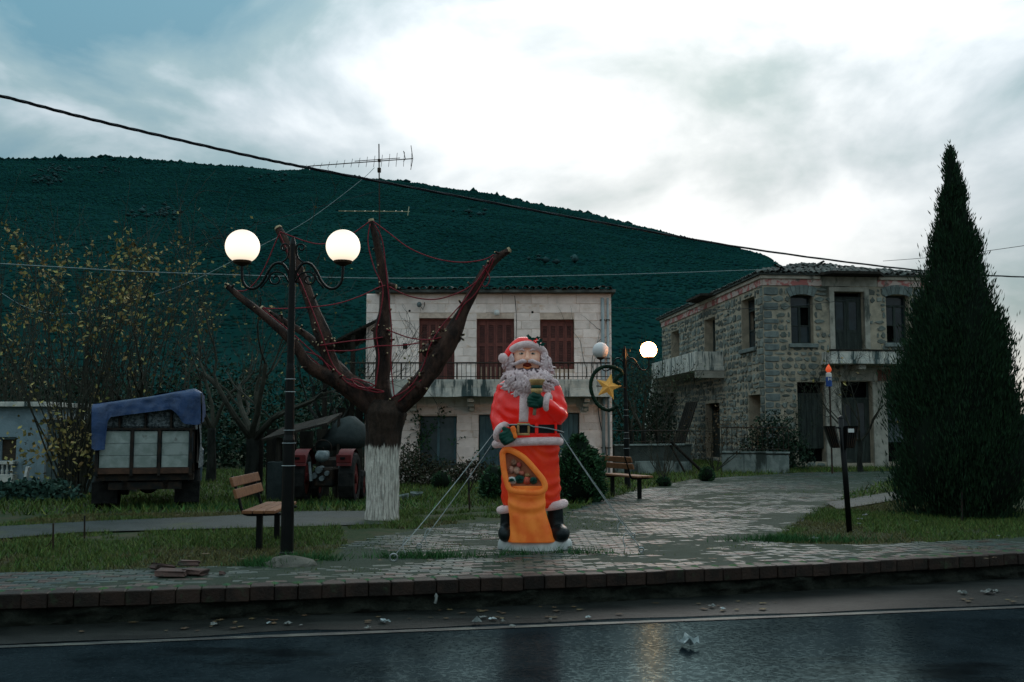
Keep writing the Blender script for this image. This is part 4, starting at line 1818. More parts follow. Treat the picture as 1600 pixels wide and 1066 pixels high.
# ================================================================== TREES
def branch(mb, p, d, L, r, depth, rr, tips, spread=0.6, up=0.15, kids=(2, 3), n=None, curl=0.18, minr=0.004, seg=5):
    d = Vector(d).normalized()
    path, rad = [Vector(p)], [r]
    q = Vector(p)
    dirs = []
    for i in range(seg):
        d = (d + Vector((rr.gauss(0, curl), rr.gauss(0, curl), rr.gauss(0, curl) + up * 0.3))).normalized()
        q = q + d * (L / seg)
        path.append(q.copy())
        rad.append(max(minr, r * (1 - 0.45 * (i + 1) / seg)))
        dirs.append(d.copy())
    mb.tube(path, rad, n or (8 if r > 0.05 else 5 if r > 0.015 else 3), caps=False)
    tips.append((q.copy(), d.copy(), depth))
    if depth <= 0:
        return
    k = rr.randint(*kids)
    for i in range(k):
        t = rr.uniform(0.35, 1.0) if i else 1.0
        j = min(seg - 1, int(t * seg))
        base = path[min(seg, j + (1 if i == 0 else 0))]
        ax = Vector((rr.gauss(0, 1), rr.gauss(0, 1), rr.gauss(0, 1)))
        nd_ = (dirs[j] + ax.normalized() * spread * rr.uniform(0.6, 1.2) + Vector((0, 0, up))).normalized()
        branch(mb, base, nd_, L * rr.uniform(0.6, 0.85), rad[min(seg, j + 1)] * rr.uniform(0.55, 0.8), depth - 1, rr, tips, spread, up, kids, None, curl, minr, seg)


def leaves(pts, size, name, mat, parent, seed, asp=0.6, up=0.0, kind=None):
    """one small folded leaf of two triangles per point"""
    r_ = np.random.RandomState(seed)
    P = np.array(pts)
    N = len(P)
    a = r_.normal(0, 1, (N, 3))
    a[:, 2] += up
    a /= np.linalg.norm(a, axis=1)[:, None]
    b = np.cross(a, r_.normal(0, 1, (N, 3)))
    b /= np.linalg.norm(b, axis=1)[:, None]
    s = (np.asarray(size) * r_.uniform(0.65, 1.3, N))[:, None]
    V = np.stack([P - a * s * 0.5, P + b * s * 0.5 * asp, P + a * s * 0.5, P - b * s * 0.5 * asp], 1)
    Fq = np.arange(N * 4).reshape(N, 4)
    return np_mesh(name, V.reshape(-1, 3), Fq, mat, parent, kind)


m_bark = M("wet_dark_bark", (0.062, 0.033, 0.024), (0.020, 0.014, 0.012), 6, 0.7, 1.6, 14, stretch=(1, 1, 0.35),
           dirt=((0.075, 0.035, 0.022), 3, (1, 1, 0.5), 0.55, 0.7))
m_bark2 = M("grey_bark", (0.022, 0.025, 0.021), (0.012, 0.014, 0.012), 6, 0.85, 0.8, 18, stretch=(1, 1, 0.4))
m_cut = M("fresh_cut_wood", (0.40, 0.31, 0.19), (0.30, 0.22, 0.13), 8, 0.8)

# ---- pollarded tree, whitewashed trunk
TB = ng(597, 812)
TY = TB.y


def trunk_material():
    m = M("whitewashed_trunk", (0.046, 0.03, 0.022), (0.02, 0.015, 0.012), 6, 0.8, 1.6, 14, stretch=(1, 1, 0.35))
    nt = m.node_tree
    nd, lk = nt.nodes, nt.links
    bs = nd["Principled BSDF"]
    old = bs.inputs["Base Color"].links[0].from_socket
    tc = nd.new("ShaderNodeTexCoord")
    sp = nd.new("ShaderNodeSeparateXYZ")
    lk.new(tc.outputs["Object"], sp.inputs[0])
    nz = nd.new("ShaderNodeTexNoise")
    mp = nd.new("ShaderNodeMapping")
    mp.inputs["Scale"].default_value = (1, 1, 0.12)
    lk.new(tc.outputs["Object"], mp.inputs[0])
    lk.new(mp.outputs[0], nz.inputs["Vector"])
    nz.inputs["Scale"].default_value = 34
    nz.inputs["Detail"].default_value = 6
    ad = nd.new("ShaderNodeMath")
    ad.operation = 'MULTIPLY_ADD'
    ad.inputs[1].default_value = 0.34
    lk.new(nz.outputs["Fac"], ad.inputs[0])
    lk.new(sp.outputs[2], ad.inputs[2])
    edge = nd.new("ShaderNodeMapRange")           # painted up to breast height with a ragged brushed edge
    edge.inputs["From Min"].default_value = 1.39
    edge.inputs["From Max"].default_value = 1.33
    lk.new(ad.outputs[0], edge.inputs["Value"])
    wear = nd.new("ShaderNodeMapRange")
    wear.inputs["From Min"].default_value = 0.66
    wear.inputs["From Max"].default_value = 0.42
    wear.inputs["To Min"].default_value = 0.35
    lk.new(nz.outputs["Fac"], wear.inputs["Value"])
    mu = nd.new("ShaderNodeMath")
    mu.operation = 'MULTIPLY'
    lk.new(edge.outputs[0], mu.inputs[0])
    lk.new(wear.outputs[0], mu.inputs[1])
    x = nd.new("ShaderNodeMix")
    x.data_type = 'RGBA'
    lk.new(mu.outputs[0], x.inputs[0])
    lk.new(old, x.inputs[6])
    x.inputs[7].default_value = (0.62, 0.58, 0.51, 1)
    lk.new(x.outputs[2], bs.inputs["Base Color"])
    return m


tree = thing("pollarded_tree", "hard-pruned tree with bare stub limbs and a whitewashed trunk", "tree", TB)
kpx = TY / F


def bark_tube(mb, path, rad, n=22, amp=0.09, seed=0.0, sub=7):
    """path of points smoothed, with ridged bark relief"""
    P = [Vector(p) for p in path]
    pts, rr_ = [], []
    for i in range(len(P) - 1):
        p0, p1, p2, p3 = P[max(0, i - 1)], P[i], P[i + 1], P[min(len(P) - 1, i + 2)]
        for j in range(sub):
            t = j / sub
            pts.append(0.5 * ((2 * p1) + (p2 - p0) * t + (2 * p0 - 5 * p1 + 4 * p2 - p3) * t * t + (3 * p1 - p0 - 3 * p2 + p3) * t ** 3))
            rr_.append(rad[i] + (rad[i + 1] - rad[i]) * t)
    pts.append(P[-1])
    rr_.append(rad[-1])
    k0 = len(mb.v)
    mb.tube(pts, rr_, n)
    L_ = 0.0
    for i in range(len(pts)):
        if i:
            L_ += (pts[i] - pts[i - 1]).length
        for j in range(n):
            v = Vector(mb.v[k0 + i * n + j])
            d = v - pts[i]
            an = 2 * math.pi * j / n
            f = mnoise.noise(Vector((math.cos(an) * 3.2 + seed, math.sin(an) * 3.2, L_ * 1.5))) + 0.7 * mnoise.noise(Vector((math.cos(an) * 7 + seed, math.sin(an) * 7, L_ * 3.5)))
            mb.v[k0 + i * n + j] = tuple(pts[i] + d * (1 + amp * f))
    return mb


def tpt(px, py, dy=0.0):
    return at(px, py, TY + dy)


g = MB()
bark_tube(g, [TB - Vector((0, 0, 0.1)), tpt(597, 800), tpt(598, 760), tpt(598, 715), tpt(600, 675), tpt(602, 645), tpt(604, 626)],
          [28 * kpx, 26 * kpx, 25 * kpx, 25.5 * kpx, 28 * kpx, 33 * kpx, 22 * kpx], 48, 0.09, 1.0, 8)
g.build("trunk", trunk_material(), tree, smooth=True)
limbs = [
    ([(598, 652, 0), (560, 620, -.1), (520, 592, -.25), (484, 572, -.35), (455, 532, -.45), (410, 492, -.5), (372, 462, -.5), (355, 447, -.5)], [19, 17, 14, 12, 9, 7.5, 6, 5]),
    ([(560, 605, .3), (520, 565, .6), (480, 525, .8), (440, 500, .9), (410, 482, 1.0)], [11, 9, 7, 6, 5]),
    ([(602, 645, 0), (560, 608, -.05), (528, 585, -.1), (512, 552, -.1), (506, 527, -.1), (490, 485, 0), (466, 420, .1), (446, 378, .15), (435, 357, .2)], [18, 17, 15, 14, 16, 11, 10, 8, 7]),
    ([(602, 640, -.05), (597, 595, -.1), (599, 555, -.1), (597, 520, -.1), (601, 480, -.1), (600, 440, -.1), (592, 395, -.1), (580, 345, -.1)], [18, 14.5, 14, 17, 10.5, 9.5, 8, 5]),
    ([(606, 650, 0), (640, 617, -.1), (668, 585, -.15), (690, 548, -.2), (708, 520, -.2), (724, 487, -.2), (746, 444, -.2), (772, 408, -.2), (795, 391, -.2)], [22, 20, 18, 20, 17, 10.5, 9.5, 8.5, 5]),
]
LIMB_PATHS = []
for i, (pp, rd) in enumerate(limbs):
    g = MB()
    P = [tpt(*p) for p in pp]
    LIMB_PATHS.append(P)
    bark_tube(g, P, [r_ * kpx * 0.80 for r_ in rd], 18, 0.24, 3.0 + i * 2)
    lb = g.build("limb", m_bark, tree, smooth=True)
    e = P[-1]
    dd = (P[-1] - P[-2]).normalized()
    g = MB()
    g.tube([e - dd * 0.01, e + dd * 0.03], [rd[-1] * kpx * 0.95, rd[-1] * kpx * 0.8], 10)
    g.build("cut_face", m_cut, lb)
    rr = random.Random(40 + i)
    # pruned knuckles and short pale-tipped stubs
    for k in range(11):
        f = rr.uniform(0.25, 0.97)
        idx = f * (len(P) - 1)
        a = int(idx)
        c = P[a].lerp(P[min(a + 1, len(P) - 1)], idx - a)
        r_ = (rd[a] + (rd[min(a + 1, len(rd) - 1)] - rd[a]) * (idx - a)) * kpx
        dv = Vector((rr.uniform(-1, 1), rr.uniform(-1.0, 0.1), rr.uniform(-0.5, 1))).normalized()
        L_ = rr.uniform(0.03, 0.09)
        g = MB()
        g.tube([c + dv * r_ * 0.6, c + dv * (r_ + L_)], [0.02, 0.016], 7)
        st_ = g.build("stub", m_bark, lb)
        g = MB()
        g.tube([c + dv * (r_ + L_), c + dv * (r_ + L_ + 0.008)], [0.016, 0.013], 7)
        g.build("cut_face", m_cut, lb)
g = MB()
g.tube([tpt(600, 444, -.1), tpt(618, 448, -.12)], [0.05, 0.045], 9)
lb = g.build("stub", m_bark, tree)
g = MB()
g.tube([tpt(618, 448, -.12), tpt(620, 448.4, -.12)], [0.042, 0.036], 9)
g.build("cut_face", m_cut, lb)
for (px, py, dy, s) in ((690, 532, -.32, 1.0), (708, 528, -.33, 0.8), (672, 548, -.3, .8), (512, 540, -.25, .7), (598, 525, -.25, .8), (655, 602, -.3, .9), (600, 640, -.1, 1.1)):
    g = MB()
    g.ell(tpt(px, py, dy * 0.5), (0.17 * s, 0.16 * s, 0.15 * s), 14, 9)
    g.v = [tuple(Vector(p) + Vector((1, 1, 1)) * 0.035 * mnoise.noise(Vector(p) * 9)) for p in g.v]
    br_ = g.build("burr", m_bark, tree, smooth=True)
    rr = random.Random(int(px))
    for k in range(10):                      # sawn shoots crowding the knuckle
        dv = Vector((rr.uniform(-1, 1), rr.uniform(-1.0, 0.0), rr.uniform(-0.3, 1))).normalized()
        c = tpt(px, py, dy * 0.5)
        r_ = 0.15 * s
        L_ = rr.uniform(0.03, 0.10)
        g = MB()
        g.tube([c + dv * r_ * 0.7, c + dv * (r_ + L_)], [0.022, 0.018], 7)
        g.build("stub", m_bark, br_)
        g = MB()
        g.tube([c + dv * (r_ + L_), c + dv * (r_ + L_ + 0.008)], [0.018, 0.014], 7)
        g.build("cut_face", m_cut, br_)

# ---- red light rope slung through the tree
m_rope = M("red_light_rope", (0.22, 0.020, 0.030), (0.14, 0.014, 0.020), 30, 0.45, rnd=0.1)


def sag(p0, p1, s, n=14):
    out = []
    for i in range(n + 1):
        t = i / n
        p = p0.lerp(p1, t)
        p.z -= s * 4 * t * (1 - t)
        out.append(p)
    return out


def smooth_path(P, sub=6):
    P = [Vector(p) for p in P]
    pts = []
    for i in range(len(P) - 1):
        p0, p1, p2, p3 = P[max(0, i - 1)], P[i], P[i + 1], P[min(len(P) - 1, i + 2)]
        for j in range(sub):
            t = j / sub
            pts.append(0.5 * ((2 * p1) + (p2 - p0) * t + (2 * p0 - 5 * p1 + 4 * p2 - p3) * t * t + (3 * p1 - p0 - 3 * p2 + p3) * t ** 3))
    pts.append(P[-1])
    return pts


lr = thing("light_rope", "red light rope looped between the pruned limbs of the whitewashed tree", "light rope", tpt(590, 600, -.3))
ropes = [
    [(437, 362), (480, 378), (508, 381), (540, 372), (578, 346)],
    [(583, 346), (605, 362), (640, 388), (680, 404), (720, 410), (755, 406), (772, 398)],
    [(355, 450), (375, 455), (390, 450), (410, 425), (432, 375), (437, 364)],
    [(410, 482), (460, 482), (520, 476), (560, 464), (590, 450), (602, 446)],
    [(608, 448), (640, 463), (680, 468), (720, 456), (745, 440)],
    [(500, 540), (540, 534), (580, 530), (598, 527)],
    [(604, 515), (640, 528), (670, 531), (690, 527)],
    [(505, 548), (550, 548), (590, 541), (625, 540), (655, 536)],
    [(578, 350), (575, 380), (585, 420), (598, 450), (594, 490), (588, 520), (592, 560), (586, 605)],
    [(586, 352), (597, 375), (603, 420), (608, 470), (612, 520), (611, 570), (616, 620)],
    [(770, 402), (750, 432), (725, 470), (690, 510), (672, 540), (660, 575), (640, 605), (612, 622)],
    [(765, 412), (735, 460), (715, 495), (700, 535), (680, 570), (650, 602), (622, 628)],
    [(772, 404), (760, 430), (742, 460), (722, 480), (705, 515), (695, 535)],
    [(437, 366), (452, 400), (470, 440), (490, 490), (505, 530), (520, 570), (545, 600), (580, 612)],
    [(355, 450), (385, 478), (430, 505), (470, 545), (505, 575), (540, 598), (580, 608)],
    [(412, 484), (450, 515), (500, 560), (540, 590)],
    [(545, 598), (565, 606), (585, 603), (570, 596), (550, 592), (560, 604), (590, 610)],
    [(540, 592), (560, 598), (582, 612), (600, 612), (575, 606)],
    [(755, 415), (765, 435), (758, 448), (750, 440)],
    [(470, 548), (500, 558), (520, 585), (530, 600)],
]
for rp in ropes:
    rr = random.Random(int(rp[0][0] * 7 + rp[-1][0]))
    P = [tpt(x, y, -0.28 + rr.uniform(-0.05, 0.03)) for x, y in rp]
    g = MB()
    g.tube(smooth_path(P), 0.0105, 5)
    g.build("strand", m_rope, lr, smooth=True)


# ---- bare trees
m_yleaf = M("yellow_leaf", (0.26, 0.19, 0.065), (0.15, 0.14, 0.05), 9, 0.7, rnd=0.45, hue=0.03)
m_gleaf = M("olive_leaf", (0.035, 0.06, 0.03), (0.05, 0.07, 0.03), 9, 0.75, rnd=0.4, hue=0.03)


def bare_tree(name, label, base, h, r, seed, forks=3, depth=4, spread=0.6, up=0.25, tr=0.3, lean=(0, 0), leafn=0, leaf_s=0.07, leafmat=None, kids=(2, 3), group=None, curl=0.16):
    rr = random.Random(seed)
    t = thing(name, label, "tree", base, group)
    g = MB()
    top = Vector(base) + Vector((lean[0], lean[1], h * tr))
    pts = [Vector(base) - Vector((0, 0, 0.1)), Vector(base).lerp(top, 0.35) + Vector((rr.uniform(-.04, .04), 0, 0)), Vector(base).lerp(top, 0.7) + Vector((rr.uniform(-.04, .04), 0, 0)), top]
    bark_tube(g, pts, [r * 1.25, r, r * 0.92, r * 0.9], 12, 0.08, seed, 4)
    g.build("trunk", m_bark2, t, smooth=True)
    g = MB()
    tips = []
    for i in range(forks):
        an = 2 * math.pi * (i + rr.uniform(-.25, .25)) / forks
        d = Vector((math.cos(an) * spread, math.sin(an) * spread, 0.9))
        branch(g, top - Vector((0, 0, 0.08)), d, h * rr.uniform(0.24, 0.32), r * 0.5, depth, rr, tips, spread, up, kids, None, curl, 0.0045)
    o = g.build("crown", m_bark2 if not leafn else m_twig, t, smooth=False, fix=False)
    if leafn:
        pts = []
        while len(pts) < leafn:
            q, d, dp_ = rr.choice(tips)
            if dp_ > 1:
                continue
            pts.append(q + Vector((rr.gauss(0, .1), rr.gauss(0, .1), rr.gauss(0, .12))) - d * rr.uniform(0, .3))
        leaves(pts, leaf_s, "foliage", leafmat or m_yleaf, t, seed)
    return t


b = at(393, 772, 24)
bare_tree("bare_tree", "bare grey tree with a forked trunk behind the bench, a few dry leaves left", (b.x, 24.0, tz(b.x, 24)), 7.2, 0.17, 71, 5, 5, 0.72, 0.14, 0.2, leafn=90, leaf_s=0.10)
b = at(205, 700, 27)
bare_tree("bare_tree", "leafless grey tree standing behind the covered truck", (b.x, 27, -0.25), 6.5, 0.16, 72, 4, 4, 0.6, 0.25, 0.22, leafn=90, leaf_s=0.09)
b = at(500, 700, 30)
bare_tree("bare_tree", "leafless tree left of the dark timber porch", (b.x, 32, -0.25), 6.0, 0.15, 73, 4, 4, 0.7, 0.2, 0.25)
b = at(330, 700, 33)
bare_tree("bare_tree", "slender leafless tree far behind the bare tree at the bench", (b.x, 33, -0.25), 7.0, 0.15, 74, 4, 4, 0.65, 0.2, 0.25, leafn=60, leaf_s=0.1)
for px, Y, sd, h, lab in ((1006, 34, 81, 4.6, "thin bare tree in the gap beside the globe lamp, nearer the whitewashed house"),
                          (1028, 37, 82, 4.2, "thin bare tree in the gap close to the outside stair of the stone house"),
                          (985, 39, 83, 4.8, "thin bare tree farthest back in the gap between the two houses")):
    b = at(px, 700, Y)
    bare_tree("bare_tree", lab, (b.x, Y, 0.0), h, 0.09, sd, 4, 4, 0.5, 0.25, 0.3, leafn=160, leaf_s=0.08, leafmat=m_gleaf)
b = ng(1222, 722)
bare_tree("bare_tree", "small crooked bare tree in front of the corner of the stone house", (b.x, 34.5, 0.0), 5.0, 0.09, 85, 4, 4, 0.85, 0.05, 0.22, leafn=26, leaf_s=0.16)
b = ng(66, 762)
sap = bare_tree("sapling", "leaning bare sapling in front of the pale blue house", (b.x, b.y, b.z), 2.7, 0.045, 91, 4, 2, 0.6, 0.2, 0.5, lean=(-0.3, 0))

# ---- multi-stemmed shrub with the last yellow leaves, left
def stem_shrub(name, label, base, h, n, spread, seed, leafn, leaf_s, low=0, group=None):
    rr = random.Random(seed)
    t = thing(name, label, "shrub", base, group)
    g = MB()
    tips, allp = [], []
    for i in range(n):
        an = rr.uniform(0, 6.28)
        d = Vector((math.cos(an) * spread * rr.random(), math.sin(an) * spread * rr.random(), 1))
        L_ = h * rr.uniform(0.62, 1.0)
        P = [Vector(base) + Vector((math.cos(an) * 0.25 * rr.random(), math.sin(an) * 0.25, -0.05))]
        for k in range(9):
            d = (d + Vector((rr.gauss(0, .07), rr.gauss(0, .07), 0.05))).normalized()
            P.append(P[-1] + d * L_ / 9)
        g.tube(P, [0.026 * (1 - 0.09 * k) for k in range(10)], 4, caps=False)
        tips.append(P[-1])
        for k in range(3, 10):
            if rr.random() < 0.8:
                dd = (d + Vector((rr.gauss(0, .6), rr.gauss(0, .6), rr.gauss(0, .3)))).normalized()
                branch(g, P[k], dd, L_ * 0.14, 0.01, 1, rr, [], 0.6, 0.2, (1, 2), 3, 0.15, 0.004, 4)
            allp.append((P[k], k))
    g.build("stems", m_twig, t, fix=False)
    pts = []
    while len(pts) < leafn:
        if rr.random() < 0.7:
            q = rr.choice(tips) - Vector((0, 0, abs(rr.gauss(0, 0.35))))
            s_ = 0.13
        else:
            q, k = rr.choice(allp)
            s_ = 0.2
        pts.append(q + Vector((rr.gauss(0, s_), rr.gauss(0, s_), rr.gauss(0, s_))))
    for _ in range(low):
        q = Vector(base) + Vector((rr.gauss(0, .8), rr.gauss(-.4, .5), 1.3 + rr.gauss(0, .45)))
        pts.append(q)
    leaves(pts, leaf_s, "foliage", m_yleaf, t, seed)
    return t


b = at(118, 760, 25)
stem_shrub("leafy_shrub", "tall many-stemmed shrub with yellow leaves beside the covered truck", (b.x, 25, -0.25), 7.3, 50, 0.42, 5, 1000, 0.13, low=620)
b = at(10, 760, 31)
stem_shrub("leafy_shrub", "tall thin-stemmed shrub with yellow tips behind the pale blue house", (b.x, 31.5, -0.25), 8.3, 30, 0.3, 6, 620, 0.14, low=0)
b = at(215, 760, 29)
stem_shrub("leafy_shrub", "slender yellow-tipped shrub rising behind the blue tarpaulin", (b.x, 29, -0.25), 8.0, 22, 0.3, 7, 520, 0.14)


# ---- evergreen masses
def evergreen(name, label, cat, base, outline, seed, n, leaf_s, mat, core_mat, trunk_r=0.05, up=1.2, lump=0.22, core=0.78, squash=1.0, trunk_h=0.3, thin=0.22, scat=0.55):
    """outline: list of (z, radius) from bottom to top; leaf sprays fill the outer shell"""
    rr = np.random.RandomState(seed)
    t = thing(name, label, cat, base)
    Z = np.array([o[0] for o in outline])
    Rr = np.array([o[1] for o in outline])
    w = np.interp(np.linspace(Z[0], Z[-1], 400), Z, Rr)
    cdf = np.cumsum(w)
    cdf /= cdf[-1]
    # upright clumps of sprays set into the outline, uneven in size and reach
    nc = max(40, n // 130)
    zc = np.interp(rr.rand(nc), cdf, np.linspace(Z[0], Z[-1], 400))
    tc_ = rr.uniform(0, 2 * math.pi, nc)
    lp_ = np.array([mnoise.noise(Vector((math.cos(a) * 1.3 + seed, math.sin(a) * 1.3, zz * 1.1))) for a, zz in zip(tc_, zc)])
    rc = np.interp(zc, Z, Rr) * (0.72 + lump * lp_ + rr.uniform(-0.12, 0.12, nc))
    size = (0.07 + 0.26 * np.interp(zc, Z, Rr) / Rr.max()) * rr.uniform(0.6, 1.3, nc) * Rr.max() * 0.75
    idx = rr.randint(0, nc, n)
    g3 = rr.normal(0, 0.42, (n, 3)) * size[idx][:, None] * np.array((1, 1, 1.0 + 0.55 * min(up, 2.0)))
    th = tc_[idx]
    P = np.stack([np.cos(th) * rc[idx], np.sin(th) * rc[idx] * squash, zc[idx]], 1) + g3 + np.array(base)
    P[:, 2] = np.maximum(P[:, 2], base[2] + 0.03)
    out = np.stack([np.cos(th), np.sin(th), np.full(n, up)], 1)
    a = out + rr.normal(0, scat, (n, 3))
    a /= np.linalg.norm(a, axis=1)[:, None]
    b = np.cross(a, rr.normal(0, 1, (n, 3)))
    b /= np.linalg.norm(b, axis=1)[:, None]
    s = (leaf_s * rr.uniform(0.6, 1.4, n))[:, None]
    V = np.stack([P - a * s * .5, P + b * s * thin, P + a * s * .6, P - b * s * thin], 1)
    np_mesh("crown", V.reshape(-1, 3), np.arange(n * 4).reshape(n, 4), mat, t)
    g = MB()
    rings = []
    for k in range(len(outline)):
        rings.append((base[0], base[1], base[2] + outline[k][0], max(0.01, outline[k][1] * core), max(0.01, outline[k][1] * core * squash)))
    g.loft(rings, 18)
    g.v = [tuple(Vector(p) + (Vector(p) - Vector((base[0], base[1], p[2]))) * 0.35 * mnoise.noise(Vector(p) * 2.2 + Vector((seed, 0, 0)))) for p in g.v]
    g.build("light_block_core", core_mat, t, smooth=True)  # dark core added to stop light passing through the crown
    g = MB()
    g.tube([Vector(base) - Vector((0, 0, 0.05)), Vector(base) + Vector((0.02, 0, outline[0][0] + trunk_h))], [trunk_r * 1.2, trunk_r], 8)
    g.build("trunk", m_bark2, t)
    return t


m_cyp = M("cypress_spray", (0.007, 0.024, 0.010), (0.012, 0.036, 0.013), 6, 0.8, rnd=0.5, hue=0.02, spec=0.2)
m_cypc = M("dark_core", (0.006, 0.014, 0.007), (0.004, 0.010, 0.005), 3, 0.95, spec=0.1)
CB = ng(1508, 806)
ck = CB.y / F
prof = [(806, 30), (795, 70), (775, 92), (745, 102), (700, 103), (640, 97), (580, 85), (520, 70), (470, 55), (430, 44), (400, 36), (360, 28), (330, 22), (300, 17), (275, 12), (255, 8), (240, 5), (226, 2)]
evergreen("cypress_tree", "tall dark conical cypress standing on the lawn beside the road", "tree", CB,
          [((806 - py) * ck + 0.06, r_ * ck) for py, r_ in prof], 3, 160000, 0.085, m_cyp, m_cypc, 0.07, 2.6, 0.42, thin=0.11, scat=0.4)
b = ng(905, 784)
k = b.y / F
evergreen("round_bush", "large dark green bush beside the slatted bench near the statue", "bush", b,
          [(0.0, 26 * k), (14 * k, 40 * k), (38 * k, 43 * k), (62 * k, 38 * k), (82 * k, 26 * k), (96 * k, 12 * k), (103 * k, 4 * k)], 8, 15000, 0.085, m_leafd, m_cypc, 0.05, 0.7, 0.35)
b = ng(772, 782)
evergreen("round_bush", "low dark green bush growing behind the statue's sack", "bush", b,
          [(0.0, 16 * k), (12 * k, 26 * k), (28 * k, 27 * k), (44 * k, 16 * k), (54 * k, 5 * k)], 9, 7000, 0.08, m_leafd, m_cypc, 0.04, 0.7, 0.35)
for px, py, r_, h, sd, lab in ((1105, 752, 14, 22, 12, "tiny round clipped shrub at the edge of the paved square"), (1038, 760, 13, 14, 13, "tiny dark tussock shrub in the grass by the low wall"),
                               (690, 764, 17, 26, 14, "small dark shrub under the ground floor window sill")):
    b = ng(px, py)
    kk = b.y / F
    evergreen("small_shrub", lab, "shrub", b, [(0, r_ * .7 * kk), (h * .4 * kk, r_ * kk), (h * .8 * kk, r_ * .6 * kk), (h * kk, r_ * .1 * kk)], sd, 1800, 0.07, m_leafd, m_cypc, 0.02, 0.8)
for px, py, sd, lab in ((1036, 752, 21, "few bare twigs sprouting from the tiny tussock shrub"), (1118, 738, 22, "young bare twigs with brown leaves by the stair of the stone house")):
    b = ng(px, py)
    rr = random.Random(sd)
    t = thing("twig_shrub", lab, "shrub", b)
    g = MB()
    tips = []
    for i in range(6):
        branch(g, b, Vector((rr.gauss(0, .5), rr.gauss(0, .5), 1)), 0.75 if sd == 21 else 1.1, 0.02, 2, rr, tips, 0.5, 0.2)
    g.build("stems", m_twig, t, fix=False)
    if sd == 22:
        leaves([q + Vector((rr.gauss(0, .1), rr.gauss(0, .1), rr.gauss(0, .1))) for q, _, _ in tips for _k in range(7)], 0.08, "foliage", M("brown_leaf", (0.09, 0.06, 0.03), rnd=0.3), t, sd)
# thicket behind the truck and the timber shed, and hedge by the stone house
m_thick = M("thicket_leaf", (0.010, 0.024, 0.014), (0.018, 0.036, 0.02), 7, 0.8, rnd=0.5, hue=0.03)


def thicket(name, label, spots, seed, n, leaf_s, mat):
    rr = np.random.RandomState(seed)
    P = []
    for (cx, cy, cz, ax, ay, az) in spots:
        k = int(n * ax * az / sum(s[3] * s[5] for s in spots))
        d = rr.normal(0, 1, (k, 3))
        d /= np.linalg.norm(d, axis=1)[:, None]
        d *= rr.uniform(0.55, 1.1, (k, 1))
        P.append(np.array((cx, cy, cz)) + d * np.array((ax, ay, az)))
    P = np.concatenate(P)
    P = P[P[:, 2] > -0.3]
    return stuff(leaves(P, leaf_s, name, mat, None, seed), label, "thicket")


sp = []
rr = random.Random(3)
for i in range(26):
    px = -60 + i * 25
    Y = rr.uniform(38, 52)
    h = rr.uniform(1.4, 3.6)
    q = at(px, 700, Y)
    sp.append((q.x, Y, h * 0.5 - 0.3, rr.uniform(1.5, 2.8), 1.5, h))
thicket("thicket", "dense dark thicket closing the view behind the truck and shed", sp, 4, 42000, 0.2, m_thick)
sp = [(at(px, 660, Y).x, Y, z, 1.1, .8, h) for px, Y, z, h in ((975, 44, 1.2, 2.2), (1000, 46, 1.6, 2.8), (1025, 47, 1.4, 2.6), (960, 42, 0.8, 1.8), (1045, 52, 1.6, 3.0))]
thicket("thicket", "dark shrubbery filling the gap between the two houses", sp, 6, 9000, 0.13, m_thick)
sp = [(at(1212, 690, 36).x, 36.2, 0.9, 0.9, .6, 1.2), (at(1190, 690, 36.5).x, 36.6, 0.5, 0.8, .5, 0.9), (at(1240, 690, 36).x, 36.0, 0.5, 0.7, .5, 0.8)]
thicket("thicket", "dark bramble growing against the corner of the stone house", sp, 7, 5000, 0.11, m_thick)
sp = [(at(px, 750, 30.9).x, 30.9, 0.05, 0.55, .3, h) for px, h in ((640, 1.0), (660, .7), (700, .5), (735, .45), (765, .4))]
thicket("thicket", "dry weeds and low shrubs along the foot of the whitewashed house", sp, 8, 4500, 0.10, M("weed_leaf", (0.03, 0.05, 0.028), (0.06, 0.045, 0.03), 3, 0.8, rnd=0.4))

# ================================================================== STATUE
SB = gp(836, 857)
SS = SB.y / F * 1.004           # metres per photo pixel at the statue
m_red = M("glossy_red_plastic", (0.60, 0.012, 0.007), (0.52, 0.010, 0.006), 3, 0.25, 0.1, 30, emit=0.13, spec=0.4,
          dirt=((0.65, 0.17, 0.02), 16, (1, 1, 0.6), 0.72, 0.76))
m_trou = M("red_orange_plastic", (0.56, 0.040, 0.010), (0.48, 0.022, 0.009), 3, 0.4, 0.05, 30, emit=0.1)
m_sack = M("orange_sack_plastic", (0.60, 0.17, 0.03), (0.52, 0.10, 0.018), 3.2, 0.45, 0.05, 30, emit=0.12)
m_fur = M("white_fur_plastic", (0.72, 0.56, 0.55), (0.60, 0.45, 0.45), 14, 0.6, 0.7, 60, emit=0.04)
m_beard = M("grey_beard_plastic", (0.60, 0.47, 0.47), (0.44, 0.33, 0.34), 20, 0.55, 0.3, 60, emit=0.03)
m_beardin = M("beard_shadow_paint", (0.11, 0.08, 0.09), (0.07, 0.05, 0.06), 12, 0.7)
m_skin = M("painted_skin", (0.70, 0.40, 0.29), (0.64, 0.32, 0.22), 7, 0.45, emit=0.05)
m_green = M("dark_green_mitten", (0.008, 0.058, 0.040), (0.005, 0.04, 0.028), 9, 0.35, 0.2, 40)
m_boot = M("black_boot", (0.008, 0.012, 0.013), (0.014, 0.020, 0.020), 5, 0.3, 0.2, 30)
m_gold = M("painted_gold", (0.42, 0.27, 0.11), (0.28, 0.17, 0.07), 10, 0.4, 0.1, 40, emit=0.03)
m_belt = M("black_belt", (0.010, 0.012, 0.012), (0.016, 0.018, 0.018), 6, 0.35)
m_base = M("dirty_white_base", (0.46, 0.47, 0.45), (0.32, 0.34, 0.33), 4, 0.6, 0.2, 30, dirt=((0.12, 0.13, 0.11), 3, (1, 1, 1), 0.58, 0.7), emit=0.02)
